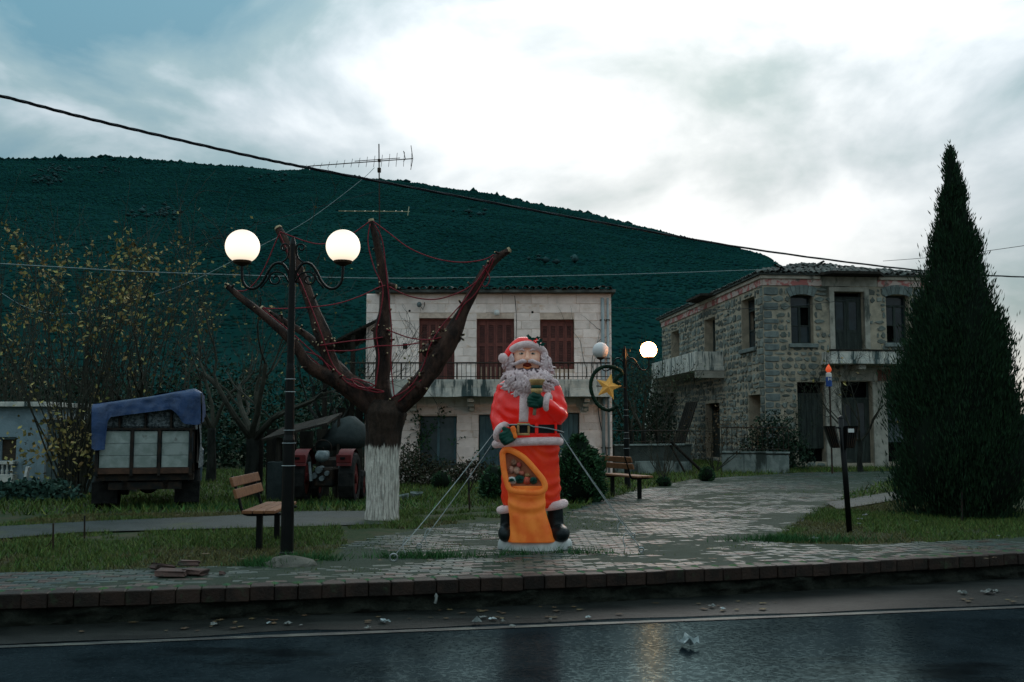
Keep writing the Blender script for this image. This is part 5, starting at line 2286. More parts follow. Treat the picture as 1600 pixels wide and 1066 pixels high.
m_mouth = M("painted_mouth", (0.24, 0.03, 0.016), (0.16, 0.02, 0.012), 10, 0.4)
m_lip = M("painted_lip", (0.62, 0.17, 0.05), rough=0.4)
m_eyew = M("painted_eye", (0.5, 0.46, 0.42), rough=0.4)
m_eyed = M("painted_pupil", (0.03, 0.035, 0.03), rough=0.3)
santa = thing("plastic_statue", "large plastic statue of a white-bearded man in a red suit holding a bell and sack", "statue", SB)


def S(x, y, z):
    return SB + Vector((x, y, z)) * SS


def sv(mb):
    mb.v = [tuple(S(*p)) for p in mb.v]
    return mb


def chain(mb, pts, n=16):
    """capsule-like chain of (x,y,z,r)"""
    P = [Vector(p[:3]) for p in pts]
    mb.tube(smooth_path(P, 5), list(np.interp(np.linspace(0, len(P) - 1, 5 * (len(P) - 1) + 1), range(len(P)), [p[3] for p in pts])), n)
    for p in (pts[0], pts[-1]):
        mb.ell(p[:3], p[3], 14, 9)


# plinth
g = MB()
g.loft([(0, 0, -4, 56, 40), (0, 0, 0, 57.5, 41), (0, 0, 9, 57, 40.5), (0, 0, 13, 55, 38.5), (0, 0, 15, 50, 34)], 40)
sv(g).build("plinth", m_base, santa, smooth=True)
# boots
for (bx, by, foot, sh) in ((-45, -15, (12, 22, 13), [(-43, -2, 28, 11), (-43, -2, 58, 10)]), (38, -17, (15, 23, 13.5), [(32, -2, 28, 13), (31, -2, 64, 12)])):
    g = MB()
    g.ell((bx, by, 24), foot, 18, 12)
    g.ell((bx, by + 10, 22), (foot[0] * .9, foot[1] * .7, 12), 16, 10)
    chain(g, sh)
    sv(g).build("boot", m_boot, santa, remesh=2.4 * SS, relax=4)
# trousers with hanging folds
g = MB()
g.loft([(-6, 2, 62, 43, 27), (-6, 2, 78, 45, 29), (-6, 2, 95, 46, 30), (-6, 2, 120, 45, 31), (-7, 2, 145, 44, 31), (-8, 2, 165, 45, 31)], 96)
rings = []
g = MB()
nz_ = 60
prz = [62, 70, 80, 95, 120, 145, 165]
pr = [40, 44.5, 45.5, 45.5, 44.5, 43.5, 44]
for i in range(nz_ + 1):
    z = 62 + 103 * i / nz_
    r_ = np.interp(z, prz, pr)
    rings.append((-6.5, 2, z, r_, r_ * 0.68))
g.loft(rings, 96)
for i, p in enumerate(g.v):
    x, y, z = p
    an = math.atan2(y - 2, x + 6.5)
    u = (x - 22) / 26.0
    fold = 1.5 * math.sin((z - 17 * (u * u)) * 0.40 + 1.4 * mnoise.noise(Vector((x * 0.05, 3, z * 0.04)))) * (1 if x > -8 else 0.6) * (1.0 if y < 6 else 0.3) * (0.55 + 0.45 * math.sin(z * 0.09))
    fold += 1.6 * mnoise.noise(Vector((x * 0.08, y * 0.08, z * 0.05)))
    g.v[i] = (x + math.cos(an) * fold * 0.8, y + math.sin(an) * fold, z)
sv(g).build("trousers", m_trou, santa, smooth=True)
for c, r_, q in (((-44, -2, 60), 9.5, 6.0), ((31, -2, 66), 14, 6.5)):
    g = MB()
    P = [Vector((c[0] + r_ * math.cos(a), c[1] + r_ * math.sin(a), c[2] + (0.18 * r_ * math.cos(a)))) for a in np.linspace(0, 2 * math.pi, 25)[:-1]]
    g.tube(P, q, 10, closed=True)
    sv(g).build("cuff", m_fur, santa, smooth=True)
# coat: torso and both sleeves
g = MB()
g.loft([(-11, 2, 160, 49, 34), (-11, 1, 172, 50, 36), (-10, 1, 184, 49, 35.5), (-10, 0, 198, 53, 39), (-10, 0, 215, 53, 39), (-10, 1, 232, 50, 36),
        (-10, 2, 246, 45, 31), (-10, 3, 257, 36, 25), (-10, 4, 266, 22, 17)], 40)
chain(g, [(-46, 2, 243, 14), (-52, 0, 222, 14.5), (-55, -6, 202, 14), (-53, -18, 186, 12.5), (-47, -29, 177, 10.5)])
chain(g, [(26, 2, 245, 14), (33, 0, 226, 15), (36, -6, 206, 15), (33, -24, 206, 13), (22, -38, 216, 11.5), (16, -42, 221, 10.5)])
sv(g)
coat = g.build("coat", m_red, santa, remesh=1.7 * SS, relax=7)
for v in coat.data.vertices:                           # soft creases in the moulded cloth
    q = v.co / SS
    n_ = v.normal
    f = 0.9 * math.sin(q.z * 0.33 + q.x * 0.21 + 2 * mnoise.noise(Vector((q.x * 0.05, q.y * .05, q.z * .05)))) * (0.35 + 0.65 * min(1, abs(q.x + 10) / 40))
    f += 1.3 * mnoise.noise(Vector((q.x * 0.09 + 4, q.y * 0.09, q.z * 0.07)))
    v.co = v.co + n_ * f * SS * 0.8
# hem, front band, belt, buckle
g = MB()
P = [Vector((-11 + 49.5 * math.cos(a), 1 + 35.5 * math.sin(a), 161 + 2.0 * math.cos(a) + (2.5 if math.sin(a) < 0 else 0) * math.sin(a) * -1)) for a in np.linspace(0, 2 * math.pi, 61)[:-1]]
g.tube(P, 6.4, 12, closed=True)
sv(g).build("fur_hem", m_fur, santa, smooth=True)
g = MB()
ys = lambda z: -np.interp(z, [190, 198, 215, 232, 246], [37, 39.5, 39.8, 36, 31])
zz = np.linspace(193, 242, 12)
vs_ = []
for z in zz:
    xc = -17.5 + (z - 193) * 0.03
    for (dx, dy) in ((-7.5, 1.5), (-6, -2.2), (0, -3.6), (6, -2.2), (7.5, 1.5)):
        vs_.append((xc + dx, ys(z) + dy + 0.9, z))
g.add(vs_, [(i * 5 + j, i * 5 + j + 1, (i + 1) * 5 + j + 1, (i + 1) * 5 + j) for i in range(11) for j in range(4)] + [(0, 1, 2, 3, 4), (55, 56, 57, 58, 59)])
sv(g).build("front_band", m_fur, santa, smooth=True)
g = MB()
a_ = np.linspace(0, 2 * math.pi, 61)[:-1]
vs_ = [(-10.3 + (51.5 + o_) * math.cos(a), 1 + (37.3 + o_) * math.sin(a), z) for (z, o_) in ((176, -1.5), (176.5, 0.6), (189, 0.6), (189.5, -1.5)) for a in a_]
g.add(vs_, [(i * 60 + j, i * 60 + (j + 1) % 60, (i + 1) * 60 + (j + 1) % 60, (i + 1) * 60 + j) for i in range(3) for j in range(60)])
belt = sv(g).build("belt", m_belt, santa, smooth=False)
for x in (2, 31):
    g = MB()
    a = math.acos((x + 10.3) / 52)
    y = 1 - 38 * math.sin(a)
    g.box((x, y - 0.4, 183), (5, 3, 16), Matrix.Rotation(-(a - math.pi / 2) * -1, 3, 'Z'), 0.5)
    sv(g).build("belt_loop", m_red, belt)
g = MB()
for (x, z, w, h) in ((-18, 190, 19, 3.4), (-18, 174.5, 19, 3.4), (-26, 182.2, 3.6, 12), (-10, 182.2, 3.6, 12)):
    g.box((x, -39.5, z), (w, 4, h), bev=0.9)
sv(g).build("buckle", m_gold, belt)


# mittens
def mitten(px, rot, thumb):
    g = MB()
    g.ell((0, 0, 0), (13.5, 9.5, 11), 16, 12)
    for i, (fx, fz) in enumerate(((-7, 7), (-9, 2.5), (-9, -2.5), (-7.5, -7.0))):      # curled fingers
        chain(g, [(fx + 8, -6, fz, 3.8), (fx, -9.5, fz, 3.8), (fx - 3, -5, fz, 3.6)], 8)
    chain(g, thumb, 8)
    g.v = [tuple(rot @ Vector(p) + Vector(px)) for p in g.v]
    return sv(g).build("mitten", m_green, santa, remesh=1.05 * SS, relax=3)


mitten((2, -47, 224), Matrix.Rotation(0.12, 3, 'Y'), [(2, -4, 9, 4), (-5, -7, 12, 3.8)])
mitten((-40, -41, 172), Matrix.Rotation(-0.5, 3, 'Y'), [(2, -5, 9, 4), (-1, -8, 13, 3.6)])
for c, ax, r_ in (((18.5, -42, 223), Vector((1, -0.3, -0.1)), 10), ((-51, -30, 178), Vector((-0.8, 0.6, 0.5)), 12)):
    g = MB()
    ax.normalize()
    e1 = ax.cross(Vector((0, 0, 1))).normalized()
    e2 = ax.cross(e1)
    g.tube([Vector(c) + (e1 * math.cos(a) + e2 * math.sin(a)) * r_ for a in np.linspace(0, 2 * math.pi, 25)[:-1]], 5.0, 10, closed=True)
    sv(g).build("cuff", m_fur, santa, smooth=True)
# hand bell
g = MB()
g.tube([(-2, -51, 203), (0, -50, 224), (1.5, -50, 238)], 2.6, 8)
bell = sv(g).build("bell", M("bell_handle", (0.42, 0.29, 0.2), rough=0.5), santa, smooth=True)
g = MB()
g.loft([(1.5, -50, 234, 5, 5), (1.5, -50, 238, 8.5, 8.5), (1.8, -50, 243, 9, 9)], 20)
sv(g).build("bell_collar", m_gold, bell, smooth=True)
g = MB()
g.loft([(1.8, -50, 243, 8.4, 8.4), (2, -50, 248, 8.8, 8.8)], 20)
sv(g).build("bell_band", m_green, bell, smooth=True)
g = MB()
g.loft([(2, -50, 248, 8.8, 8.8), (2.2, -50, 252, 10, 10), (2.5, -50, 255.5, 12, 12), (2.6, -50, 257, 11.4, 11.4), (2.6, -50, 254, 7, 7)], 20)
sv(g).build("bell_mouth", m_gold, bell, smooth=True)

# head
g = MB()
g.ell((-12, -3, 289), (25, 24, 31), 32, 24)
for i, p in enumerate(g.v):
    x, y, z = p
    if y < -8:
        dx = x + 12
        b_ = 0.0
        b_ -= 3.4 * math.exp(-((abs(dx) - 8.5) ** 2) / 14 - ((z - 298) ** 2) / 10)     # eye sockets
        b_ += 2.6 * math.exp(-((abs(dx) - 8) ** 2) / 26 - ((z - 304) ** 2) / 8)        # brows
        b_ += 3.2 * math.exp(-((abs(dx) - 11) ** 2) / 26 - ((z - 290) ** 2) / 22)      # cheeks
        g.v[i] = (x, y - b_, z)
head = sv(g).build("head", m_skin, santa, smooth=True)
g = MB()
chain(g, [(-12, -26, 300, 2.2), (-12, -28.5, 294, 3.0), (-12, -30.5, 289.5, 4.2)], 12)
g.ell((-15, -28.5, 288.5), (2.6, 2.8, 2.3), 10, 8)
g.ell((-9, -28.5, 288.5), (2.6, 2.8, 2.3), 10, 8)
sv(g).build("nose", m_skin, head, remesh=0.6 * SS, relax=3)
for x in (-20.3, -3.7):
    g = MB()
    g.ell((x, -22.4, 298), (4.2, 2.6, 1.6), 14, 10)
    ey = sv(g).build("eye", m_eyew, head, smooth=True)
    g = MB()
    g.ell((x + 0.2, -24.5, 298.1), (1.5, 1.0, 1.4), 10, 8)
    sv(g).build("pupil", m_eyed, ey, smooth=True)
    g = MB()
    sx = -1 if x < -12 else 1
    g.tube([(x - sx * 4.5, -25.2, 302.0), (x, -25.8, 304.6), (x + sx * 5.5, -23.6, 303.2)], [1.2, 1.9, 0.9], 7)
    sv(g).build("eyebrow", m_fur, head, smooth=True)
g = MB()
g.ell((-12, -25.5, 279.5), (6.8, 4.0, 4.2), 16, 10)
sv(g).build("mouth", m_mouth, head, smooth=True)
g = MB()
g.tube([(-18, -27.5, 277.5), (-15, -29.6, 275.2), (-12, -30.2, 274.6), (-9, -29.6, 275.2), (-6, -27.5, 277.5)], [1.1, 1.8, 2.0, 1.8, 1.1], 8)
sv(g).build("lip", m_lip, head, smooth=True)
# beard body and curls
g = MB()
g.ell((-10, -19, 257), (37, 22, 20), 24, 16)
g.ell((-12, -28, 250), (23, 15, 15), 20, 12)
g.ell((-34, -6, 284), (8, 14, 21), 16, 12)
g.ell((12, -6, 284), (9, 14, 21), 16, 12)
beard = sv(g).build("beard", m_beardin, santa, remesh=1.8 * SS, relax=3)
rr = random.Random(21)
g = MB()


def beard_surf(x, z):
    """front surface depth of the beard"""
    best = 8.0
    for (c, r_) in (((-10, -19, 257), (37, 22, 20)), ((-12, -28, 250), (23, 15, 15)), ((-34, -6, 284), (8, 14, 21)), ((12, -6, 284), (9, 14, 21))):
        q = 1 - ((x - c[0]) / r_[0]) ** 2 - ((z - c[2]) / r_[2]) ** 2
        if q > 0:
            best = min(best, c[1] - r_[1] * math.sqrt(q))
    return best


def face_zone(x, z):
    return abs(x + 12) < 20.5 - max(0, (z - 300)) * 0.3 and z > 272.5 - abs(x + 12) * -0.25


n_c = 0
while n_c < 330:
    x, z = rr.uniform(-46, 26), rr.uniform(236, 302)
    y = beard_surf(x, z)
    if y > 2 or face_zone(x, z):
        continue
    n_c += 1
    down = Vector((x + 12, 0, -26)).normalized()
    side = Vector((down.z, 0, -down.x)) * rr.choice((-1, 1))
    L_ = rr.uniform(9, 17)
    P = []
    for k in range(8):
        t = k / 7
        c = Vector((x, 0, z)) + down * L_ * t + side * math.sin(t * 4.6) * 2.6
        if t > 0.7:
            c += side * (t - 0.7) * 6 - down * (t - 0.7) * 10
        yy = beard_surf(c.x, c.z)
        if yy > 4:
            yy = (P[-1].y + 1.5) if P else -4
        P.append(Vector((c.x, yy - 1.4, c.z)))
    r0 = rr.uniform(1.35, 2.3)
    g.tube(P, [r0 * q for q in (0.6, 0.95, 1.1, 1.1, 1.05, 0.95, 0.75, 0.4)], 7)
o = sv(g).build("beard_curls", m_beard, beard, smooth=True)
o["kind"] = "stuff"
for sx in (-1, 1):
    g = MB()
    g.tube([(-12 + sx * 1, -31.5, 285.5), (-12 + sx * 7, -31.5, 286.2), (-12 + sx * 14, -28, 283.5), (-12 + sx * 21, -24, 281), (-12 + sx * 27, -20, 283)], [2.4, 3.4, 3.2, 2.4, 0.9], 9)
    sv(g).build("moustache", m_beard, beard, smooth=True)
# hat
g = MB()
P = [Vector((-12 + 27.5 * math.cos(a), -1 + 25 * math.sin(a), 303 - 9.0 * math.sin(a) - 5.0 * abs(math.cos(a)) ** 2)) for a in np.linspace(0, 2 * math.pi, 49)[:-1]]
g.tube(P, 5.6, 12, closed=True)
hat_t = sv(g).build("hat_trim", m_fur, santa, smooth=True)
g = MB()
g.ell((-10, 1, 307), (24.5, 23, 17), 24, 14)
chain(g, [(-8, -3, 314, 11), (-22, -6, 313, 12), (-35, -10, 305, 8.5), (-43, -14, 297, 5.5)])
hat = sv(g).build("hat", m_red, santa, remesh=1.6 * SS, relax=6)
g = MB()
g.ell((-49, -17, 291), (7.6, 7.4, 8.2), 16, 12)
g.v = [tuple(Vector(p) + (Vector(p) - Vector((-49, -17, 291))) * 0.12 * mnoise.noise(Vector(p) * 0.5)) for p in g.v]
sv(g).build("pompom", m_fur, hat, smooth=True)
m_holly = M("holly_green", (0.010, 0.075, 0.055), (0.006, 0.045, 0.035), 9, 0.35, rnd=0.2)
for (lx, lz, an) in ((-4, 320, 0.3), (3, 321, -0.4), (8, 317, -0.9), (-9, 323, 0.9), (5, 313.5, 1.2), (11, 312, -0.3)):
    g = MB()
    pts = []
    for k in range(10):
        a = 2 * math.pi * k / 10
        r_ = 1.0 if k % 2 == 0 else 0.68
        pts.append(Vector((math.cos(a) * 6.2 * r_, 0, math.sin(a) * 3.3 * r_)))
    m3 = Matrix.Rotation(an, 3, 'Y') @ Matrix.Rotation(0.35, 3, 'X')
    c = Vector((lx, -26.5 + abs(lx) * 0.35, lz))
    g.prism([m3 @ p + c for p in pts], (0, -1.4, 0))
    sv(g).build("holly_leaf", m_holly, hat_t)
g = MB()
for (x, z) in ((-1, 317), (2.5, 319), (1, 315)):
    g.ell((x, -28.5, z), 1.7, 8, 6)
sv(g).build("holly_berries", m_red, hat_t)["kind"] = "stuff"

# sack: lower body with gathered folds, open mouth with toys
g = MB()
rings = []
nz_ = 44
for i in range(nz_ + 1):
    z = 13 + 84 * i / nz_
    cx = np.interp(z, [13, 30, 50, 62, 80, 97], [-5.5, -7, -10.5, -13, -13, -13.5])
    rx_ = np.interp(z, [13, 20, 30, 50, 62, 72, 80, 97], [36, 34, 31.5, 28.5, 28, 29, 28, 29.5])
    rings.append((cx, -24, z, rx_, np.interp(z, [13, 50, 97], [20, 20, 17])))
g.loft(rings, 64, e=0.8)
for i, (x, y, z) in enumerate(g.v):
    if y < -22:
        u = (x + 10) / 25
        sag_ = z + 5.5 * (1 - u * u)
        f = 2.6 * math.exp(-((sag_ - 69) ** 2) / 22) - 1.6 * math.exp(-((sag_ - 61) ** 2) / 30) + 2.0 * math.exp(-((sag_ - 87) ** 2) / 20) - 1.4 * math.exp(-((sag_ - 79) ** 2) / 22)
        f += 0.9 * math.sin(x * 0.35 + z * 0.11) * (1 if z < 55 else 0.3)
        g.v[i] = (x, y - f, z)
sack = sv(g).build("sack", m_sack, santa, smooth=True)
rim_px = [(786, 716), (791, 711), (802, 713), (820, 724), (838, 744), (848, 757), (850, 768), (843, 774), (825, 774.5), (800, 771), (793, 760), (788, 738)]
rim = []
for (x, y) in rim_px:
    z = 862 - y
    rim.append(Vector((x - 836, -43 + max(0, z - 95) * 0.13 + 0.006 * (x - 815) ** 2 * 0.3, z)))
g = MB()
g.tube(smooth_path(rim + [rim[0]], 5)[:-1], 4.6, 9, closed=True)
sv(g).build("sack_rim", m_sack, sack, smooth=True)
g = MB()
cen = sum(rim, Vector()) / len(rim) + Vector((0, 7, 0))
g.add([r_ + Vector((0, 4, 0)) for r_ in rim] + [cen], [(i, (i + 1) % len(rim), len(rim)) for i in range(len(rim))])
bk = [Vector((r_.x, -28, r_.z)) for r_ in rim]
g.add([r_ + Vector((0, 3.5, 0)) for r_ in rim] + bk, [(i, (i + 1) % len(rim), len(rim) + (i + 1) % len(rim), len(rim) + i) for i in range(len(rim))])
sv(g).build("sack_lining", M("sack_lining", (0.36, 0.12, 0.06), (0.26, 0.09, 0.05), 4, 0.7), sack)
toys = [((800, 757), (8, 5, 6), (0.45, 0.46, 0.44)), ((812, 755), (8, 5, 6.5), (0.012, 0.06, 0.05)), ((823, 757), (6, 5, 6), (0.42, 0.08, 0.05)), ((833, 757), (6, 4, 5.5), (0.02, 0.07, 0.055)),
        ((799, 741), (5, 4, 6), (0.30, 0.14, 0.10)), ((808, 742), (5, 4, 6), (0.36, 0.2, 0.14)), ((803, 730), (5, 4, 5.5), (0.22, 0.11, 0.07)), ((815, 746), (5, 4, 4), (0.32, 0.09, 0.06)), ((824, 749), (4.5, 4, 3.5), (0.3, 0.16, 0.07)), ((811, 734), (4, 4, 4.5), (0.34, 0.06, 0.05))]
for i, ((x, y), r_, c) in enumerate(toys):
    g = MB()
    z = 862 - y
    g.ell((x - 836, -38 + max(0, z - 95) * 0.13, z), r_, 14, 10)
    g.v = [tuple(Vector(p) + Vector((0, -1, 0)) * 1.2 * mnoise.noise(Vector(p) * 0.4 + Vector((i, 0, 0)))) for p in g.v]
    ty = sv(g).build("toy", M("toy_paint_%d" % i, tuple(min(0.7, v * 1.5) for v in c), tuple(v * 0.7 for v in c), 16, 0.5, 0.3, 40), sack, smooth=True)
for (x, y) in ((800, 757), (812, 754), (833, 756)):       # painted palm-like bows on the parcels
    g = MB()
    for k in range(7):
        a = math.pi * (k / 6) + 0.1
        p = Vector((x - 836, -44.2, 862 - y))
        d = Vector((math.cos(a), 0, math.sin(a)))
        g.tube([p, p + d * 3.2, p + d * 5.5 + Vector((0, 0, -1.2))], [1.1, 1.0, 0.5], 5)
    o = sv(g).build("bow", m_green, sack, smooth=True)
g = MB()
chain(g, [(-33, -47, 181, 4.5), (-35, -48, 186, 3.5), (-31, -46, 172, 4)], 8)
sv(g).build("sack_neck", m_sack, sack, remesh=1.0 * SS, relax=2)

# guy ropes and anchors
m_cord = M("pale_cord", (0.30, 0.33, 0.32), (0.20, 0.23, 0.23), 20, 0.7)
m_steel = M("galvanised_steel", (0.42, 0.44, 0.43), (0.30, 0.32, 0.32), 10, 0.4, metal=0.6)
anch = [((-56, -12, 186), (615, 874), "guy rope from the statue's belt to the big steel eye nearest the street lamp"),
        ((-50, 18, 184), (655, 856), "guy rope from the statue's belt to the small stake on the tree side"),
        ((38, -24, 176), (1002, 862), "guy rope from the statue's coat to the eye nearest the kerb on the bench side"),
        ((40, 12, 176), (989, 839), "guy rope from the statue's coat to the rear eye on the bench side")]
for i, (tp, gx, lab) in enumerate(anch):
    a, b = S(*tp), gp(*gx, 0.03)
    t = thing("guy_rope", lab, "rope", (b.x, b.y, 0), "guy ropes holding the statue")
    g = MB()
    g.tube(sag(a, b + Vector((0, 0, 0.03)), 0.03, 10), 0.0055, 5)
    g.build("cord", m_cord, t, smooth=True)
    g = MB()
    r_ = 0.042 if i == 0 else 0.028
    g.tube([b + Vector((math.cos(k) * r_, -0.3 * math.sin(k) * r_, 0.02 + math.sin(k) * r_)) for k in np.linspace(0, 2 * math.pi, 17)[:-1]], 0.009, 6, closed=True)
    g.build("eye_ring", m_steel, t, smooth=True)
    g = MB()
    g.tube([b + Vector((0, 0, -0.01)), b + Vector((0.0, 0.02, -0.12))], 0.009, 6)
    g.build("peg", m_steel, t)
    c = a.lerp(b, 0.86)
    g = MB()
    g.tube(smooth_path([c, c + Vector((-0.05, 0, 0.01)), c + Vector((-0.08, -0.02, -0.07)), c + Vector((-0.05, -0.01, -0.16))]), 0.006, 4)
    g.build("knot_tail", m_cord, t)
# rope tied round the statue's waist
g = MB()
P = [S(-10.5 + 55 * math.cos(a), 0 + 41.5 * math.sin(a), 186 - 9 * max(0, math.cos(a)) ** 2 + (3 if math.cos(a) < 0 else 0)) for a in np.linspace(0, 2 * math.pi, 49)[:-1]]
g.tube(P, 0.009, 5, closed=True)
tag(g.build("waist_rope", m_cord, None, smooth=True), "pale grey cord tied round the statue's waist over the belt", "rope")

# ================================================================== STREET LAMPS
m_post = M("black_post_paint", (0.004, 0.005, 0.005), (0.007, 0.008, 0.007), 7, 0.38, 0.1, 40, spec=0.16)
m_lit = M("lit_opal_globe", (0.25, 0.24, 0.22), None, 1, 0.4, emit=0.8, emit_col=(1.0, 0.83, 0.64))
m_lit2 = M("lit_opal_globe_warm", (0.25, 0.22, 0.2), None, 1, 0.4, emit=34.0, emit_col=(1.0, 0.42, 0.15))


def opal_falloff(m):
    """the bulb sits in the middle of the globe: crown and foot of the opal glass are dimmer"""
    nt = m.node_tree
    nd, lk = nt.nodes, nt.links
    bs = nd["Principled BSDF"]
    tc = nd.new("ShaderNodeTexCoord")
    sp = nd.new("ShaderNodeSeparateXYZ")
    lk.new(tc.outputs["Generated"], sp.inputs[0])
    r = nd.new("ShaderNodeFloatCurve")
    c = r.mapping.curves[0]
    c.points[0].location = (0, 0.30)
    c.points[1].location = (1, 0.55)
    for p in ((0.3, 0.95), (0.5, 1.0), (0.75, 0.92)):
        c.points.new(*p)
    r.mapping.update()
    lk.new(sp.outputs[2], r.inputs["Value"])
    mu = nd.new("ShaderNodeMath")
    mu.operation = 'MULTIPLY'
    mu.inputs[1].default_value = bs.inputs["Emission Strength"].default_value
    lk.new(r.outputs[0], mu.inputs[0])
    lk.new(mu.outputs[0], bs.inputs["Emission Strength"])


opal_falloff(m_lit)
opal_falloff(m_lit2)
m_opal = M("opal_globe_off", (0.62, 0.58, 0.57), (0.58, 0.54, 0.53), 2, 0.35)
m_cap = M("globe_seat", (0.06, 0.03, 0.016), (0.03, 0.018, 0.012), 5, 0.5)


def arc(c, r, a0, a1, n, ax=(1, 0, 0), up=(0, 0, 1)):
    ax, up, c = Vector(ax), Vector(up), Vector(c)
    return [c + ax * math.cos(a) * r + up * math.sin(a) * r for a in np.linspace(a0, a1, n)]


def spiral(c, r0, r1, a0, a1, n):
    return [Vector(c) + Vector((math.cos(a), 0, math.sin(a))) * (r0 + (r1 - r0) * i / (n - 1)) for i, a in enumerate(np.linspace(a0, a1, n))]


def street_lamp(label, base, H, rot, mats, lean=0.0):
    """two-armed park lamp built in local metres, arms along x"""
    t = thing("street_lamp", label, "street lamp", (0, 0, 0), "twin globe street lamps")
    g = MB()
    g.loft([(0, 0, -0.05, .085, .085), (0, 0, 0.05, .085, .085), (0, 0, 0.06, .078, .078), (0, 0, H * 0.36, .07, .07), (0, 0, H * 0.375, .058, .058), (0, 0, H * 0.58, .052, .052), (0, 0, H * 0.6, .044, .044),
            (0, 0, H * 0.98, .040, .040), (0, 0, H, .02, .02)], 16)
    g.build("pole", m_post, t, smooth=False)
    for z in (0.28, 0.35, 0.39, 0.51, 0.55):
        g = MB()
        r_ = 0.078 if z < 0.36 else 0.062
        g.tube(arc((0, 0, H * z), r_, 0, 2 * math.pi, 17, up=(0, 1, 0))[:-1], 0.0045, 5, closed=True)
        g.build("wire_band", m_pipe, t)
    for k, sx in enumerate((-1, 1)):
        z0 = H - 0.34
        gx = 0.605
        # S-shaped bracket: rises from the pole, crests, dips and turns up under the globe
        P = [(0.03, z0 - 0.16), (0.06, z0 - 0.05), (0.13, z0 + 0.03), (0.22, z0 + 0.02), (0.29, z0 - 0.07), (0.36, z0 - 0.2), (0.44, z0 - 0.27), (0.53, z0 - 0.265), (0.59, z0 - 0.19), (gx, z0 - 0.08), (gx, z0 + 0.02)]
        g = MB()
        g.tube(smooth_path([Vector((sx * x, 0, z)) for x, z in P]), 0.0165, 8)
        arm = g.build("arm", m_post, t, smooth=True)
        g = MB()
        P = [Vector((sx * 0.04, 0, z0 - 0.2))] + [Vector((sx * p.x, 0, p.z)) for p in ([Vector((0.1, 0, z0 - 0.1)), Vector((0.17, 0, z0 - 0.075))] + spiral((0.2, 0, z0 - 0.16), 0.085, 0.02, 1.5, -6.5, 16))]
        g.tube(smooth_path(P, 3), 0.011, 6)
        g.tube(smooth_path([Vector((sx * 0.27, 0, z0 - 0.09)), Vector((sx * 0.3, 0, z0 - 0.17)), Vector((sx * 0.38, 0, z0 - 0.27))], 3), 0.011, 6)
        P = [Vector((sx * 0.15, 0, z0 + 0.03)), Vector((sx * 0.07, 0, z0 + 0.09)), Vector((sx * 0.045, 0, z0 + 0.18))] + [Vector((sx * p.x, 0, p.z)) for p in spiral((0.1, 0, z0 + 0.22), 0.058, 0.018, 3.4, -3.4, 14)]
        g.tube(smooth_path(P, 3), 0.011, 6)
        o = g.build("scroll", m_post, arm, smooth=True)
        o["kind"] = "stuff"
        g = MB()
        g.loft([(sx * gx, 0, z0 + 0.0, .03, .03), (sx * gx, 0, z0 + 0.035, .105, .105), (sx * gx, 0, z0 + 0.06, .112, .112), (sx * gx, 0, z0 + 0.075, .1, .1)], 20)
        g.build("globe_seat", m_cap, arm, smooth=False)
        g = MB()
        g.ell((sx * gx, 0, z0 + 0.235), 0.205, 28, 20)
        g.build("globe", mats[k], arm, smooth=True)
    t.location = base
    t.rotation_euler = (0, lean, rot)
    WL[t] = Vector(base)
    return t


b1 = gp(448, 870)
H1 = (at(457, 372, b1.y).z)
street_lamp("black twin-globe street lamp by the kerb with both globes lit", b1, H1, 0.0, (m_lit, m_lit))
b2 = ng(984, 764)
b2 = Vector((b2.x, 25.0, 0))
b2.x = at(980, 700, 25.0).x
H2 = at(976, 541, 25).z
street_lamp("black twin-globe street lamp beside the slatted bench with one globe lit", b2, H2, 0.0, (m_opal, m_lit2), lean=-0.012)
# rough concrete footing of the near lamp
g = MB()
g.ell((0, 0, 0), (0.32, 0.2, 0.1), 18, 10)
g.v = [(x + 0.05 * n2(x, y, 7, 1), y + 0.05 * n2(x, y, 7, 5), max(-0.05, z + 0.035 * n2(x * 2, y * 2, 6, 2))) for x, y, z in g.v]
o = g.build("lamp_footing", M("rough_concrete", (0.13, 0.125, 0.105), (0.085, 0.085, 0.07), 6, 0.9, 0.8, 25), None, smooth=True)
o.location = gp(452, 884)
tag(o, "lump of rough concrete at the foot of the lit street lamp", "concrete lump")

# star on a green garland hoop, hung on the far lamp
SY = b2.y - 0.12
star = thing("star_decoration", "golden star inside a dark green garland hoop on the far lamp", "decoration", at(978, 610, SY))
g = MB()
hp = [at(*p, SY) for p in ((968, 600), (962, 596), (966, 588), (972, 584), (968, 578), (955, 573), (941, 574), (929, 583), (923, 600), (926, 618), (934, 632), (946, 640), (956, 640), (964, 634))]
sp_ = smooth_path(hp, 6)
g.tube(sp_, [0.042 + 0.012 * rng.random() for _ in sp_], 9)
rr = random.Random(3)
for p in sp_:
    for _ in range(14):
        d = Vector((rr.gauss(0, 1), rr.gauss(0, 1), rr.gauss(0, 1))).normalized()
        e = d.cross(Vector((rr.gauss(0, 1), 0.3, rr.gauss(0, 1)))).normalized() * 0.008
        q = p + Vector((rr.uniform(-.02, .02), rr.uniform(-.02, .02), rr.uniform(-.02, .02)))
        g.add([q + e, q - e, q + d * 0.075], [(0, 1, 2)])
g.build("garland_hoop", M("tinsel_green", (0.006, 0.03, 0.014), (0.004, 0.02, 0.01), 8, 0.5, rnd=0.3), star, fix=False)
g = MB()
sc_ = at(950.5, 604.5, SY)
ro, ri = 21.5 * SY / F, 9.2 * SY / F
ring = []
for i in range(10):
    a = math.pi / 2 + math.pi * i / 5 - 0.24
    r_ = ro if i % 2 == 0 else ri
    ring.append(sc_ + Vector((math.cos(a) * r_, 0, math.sin(a) * r_)))
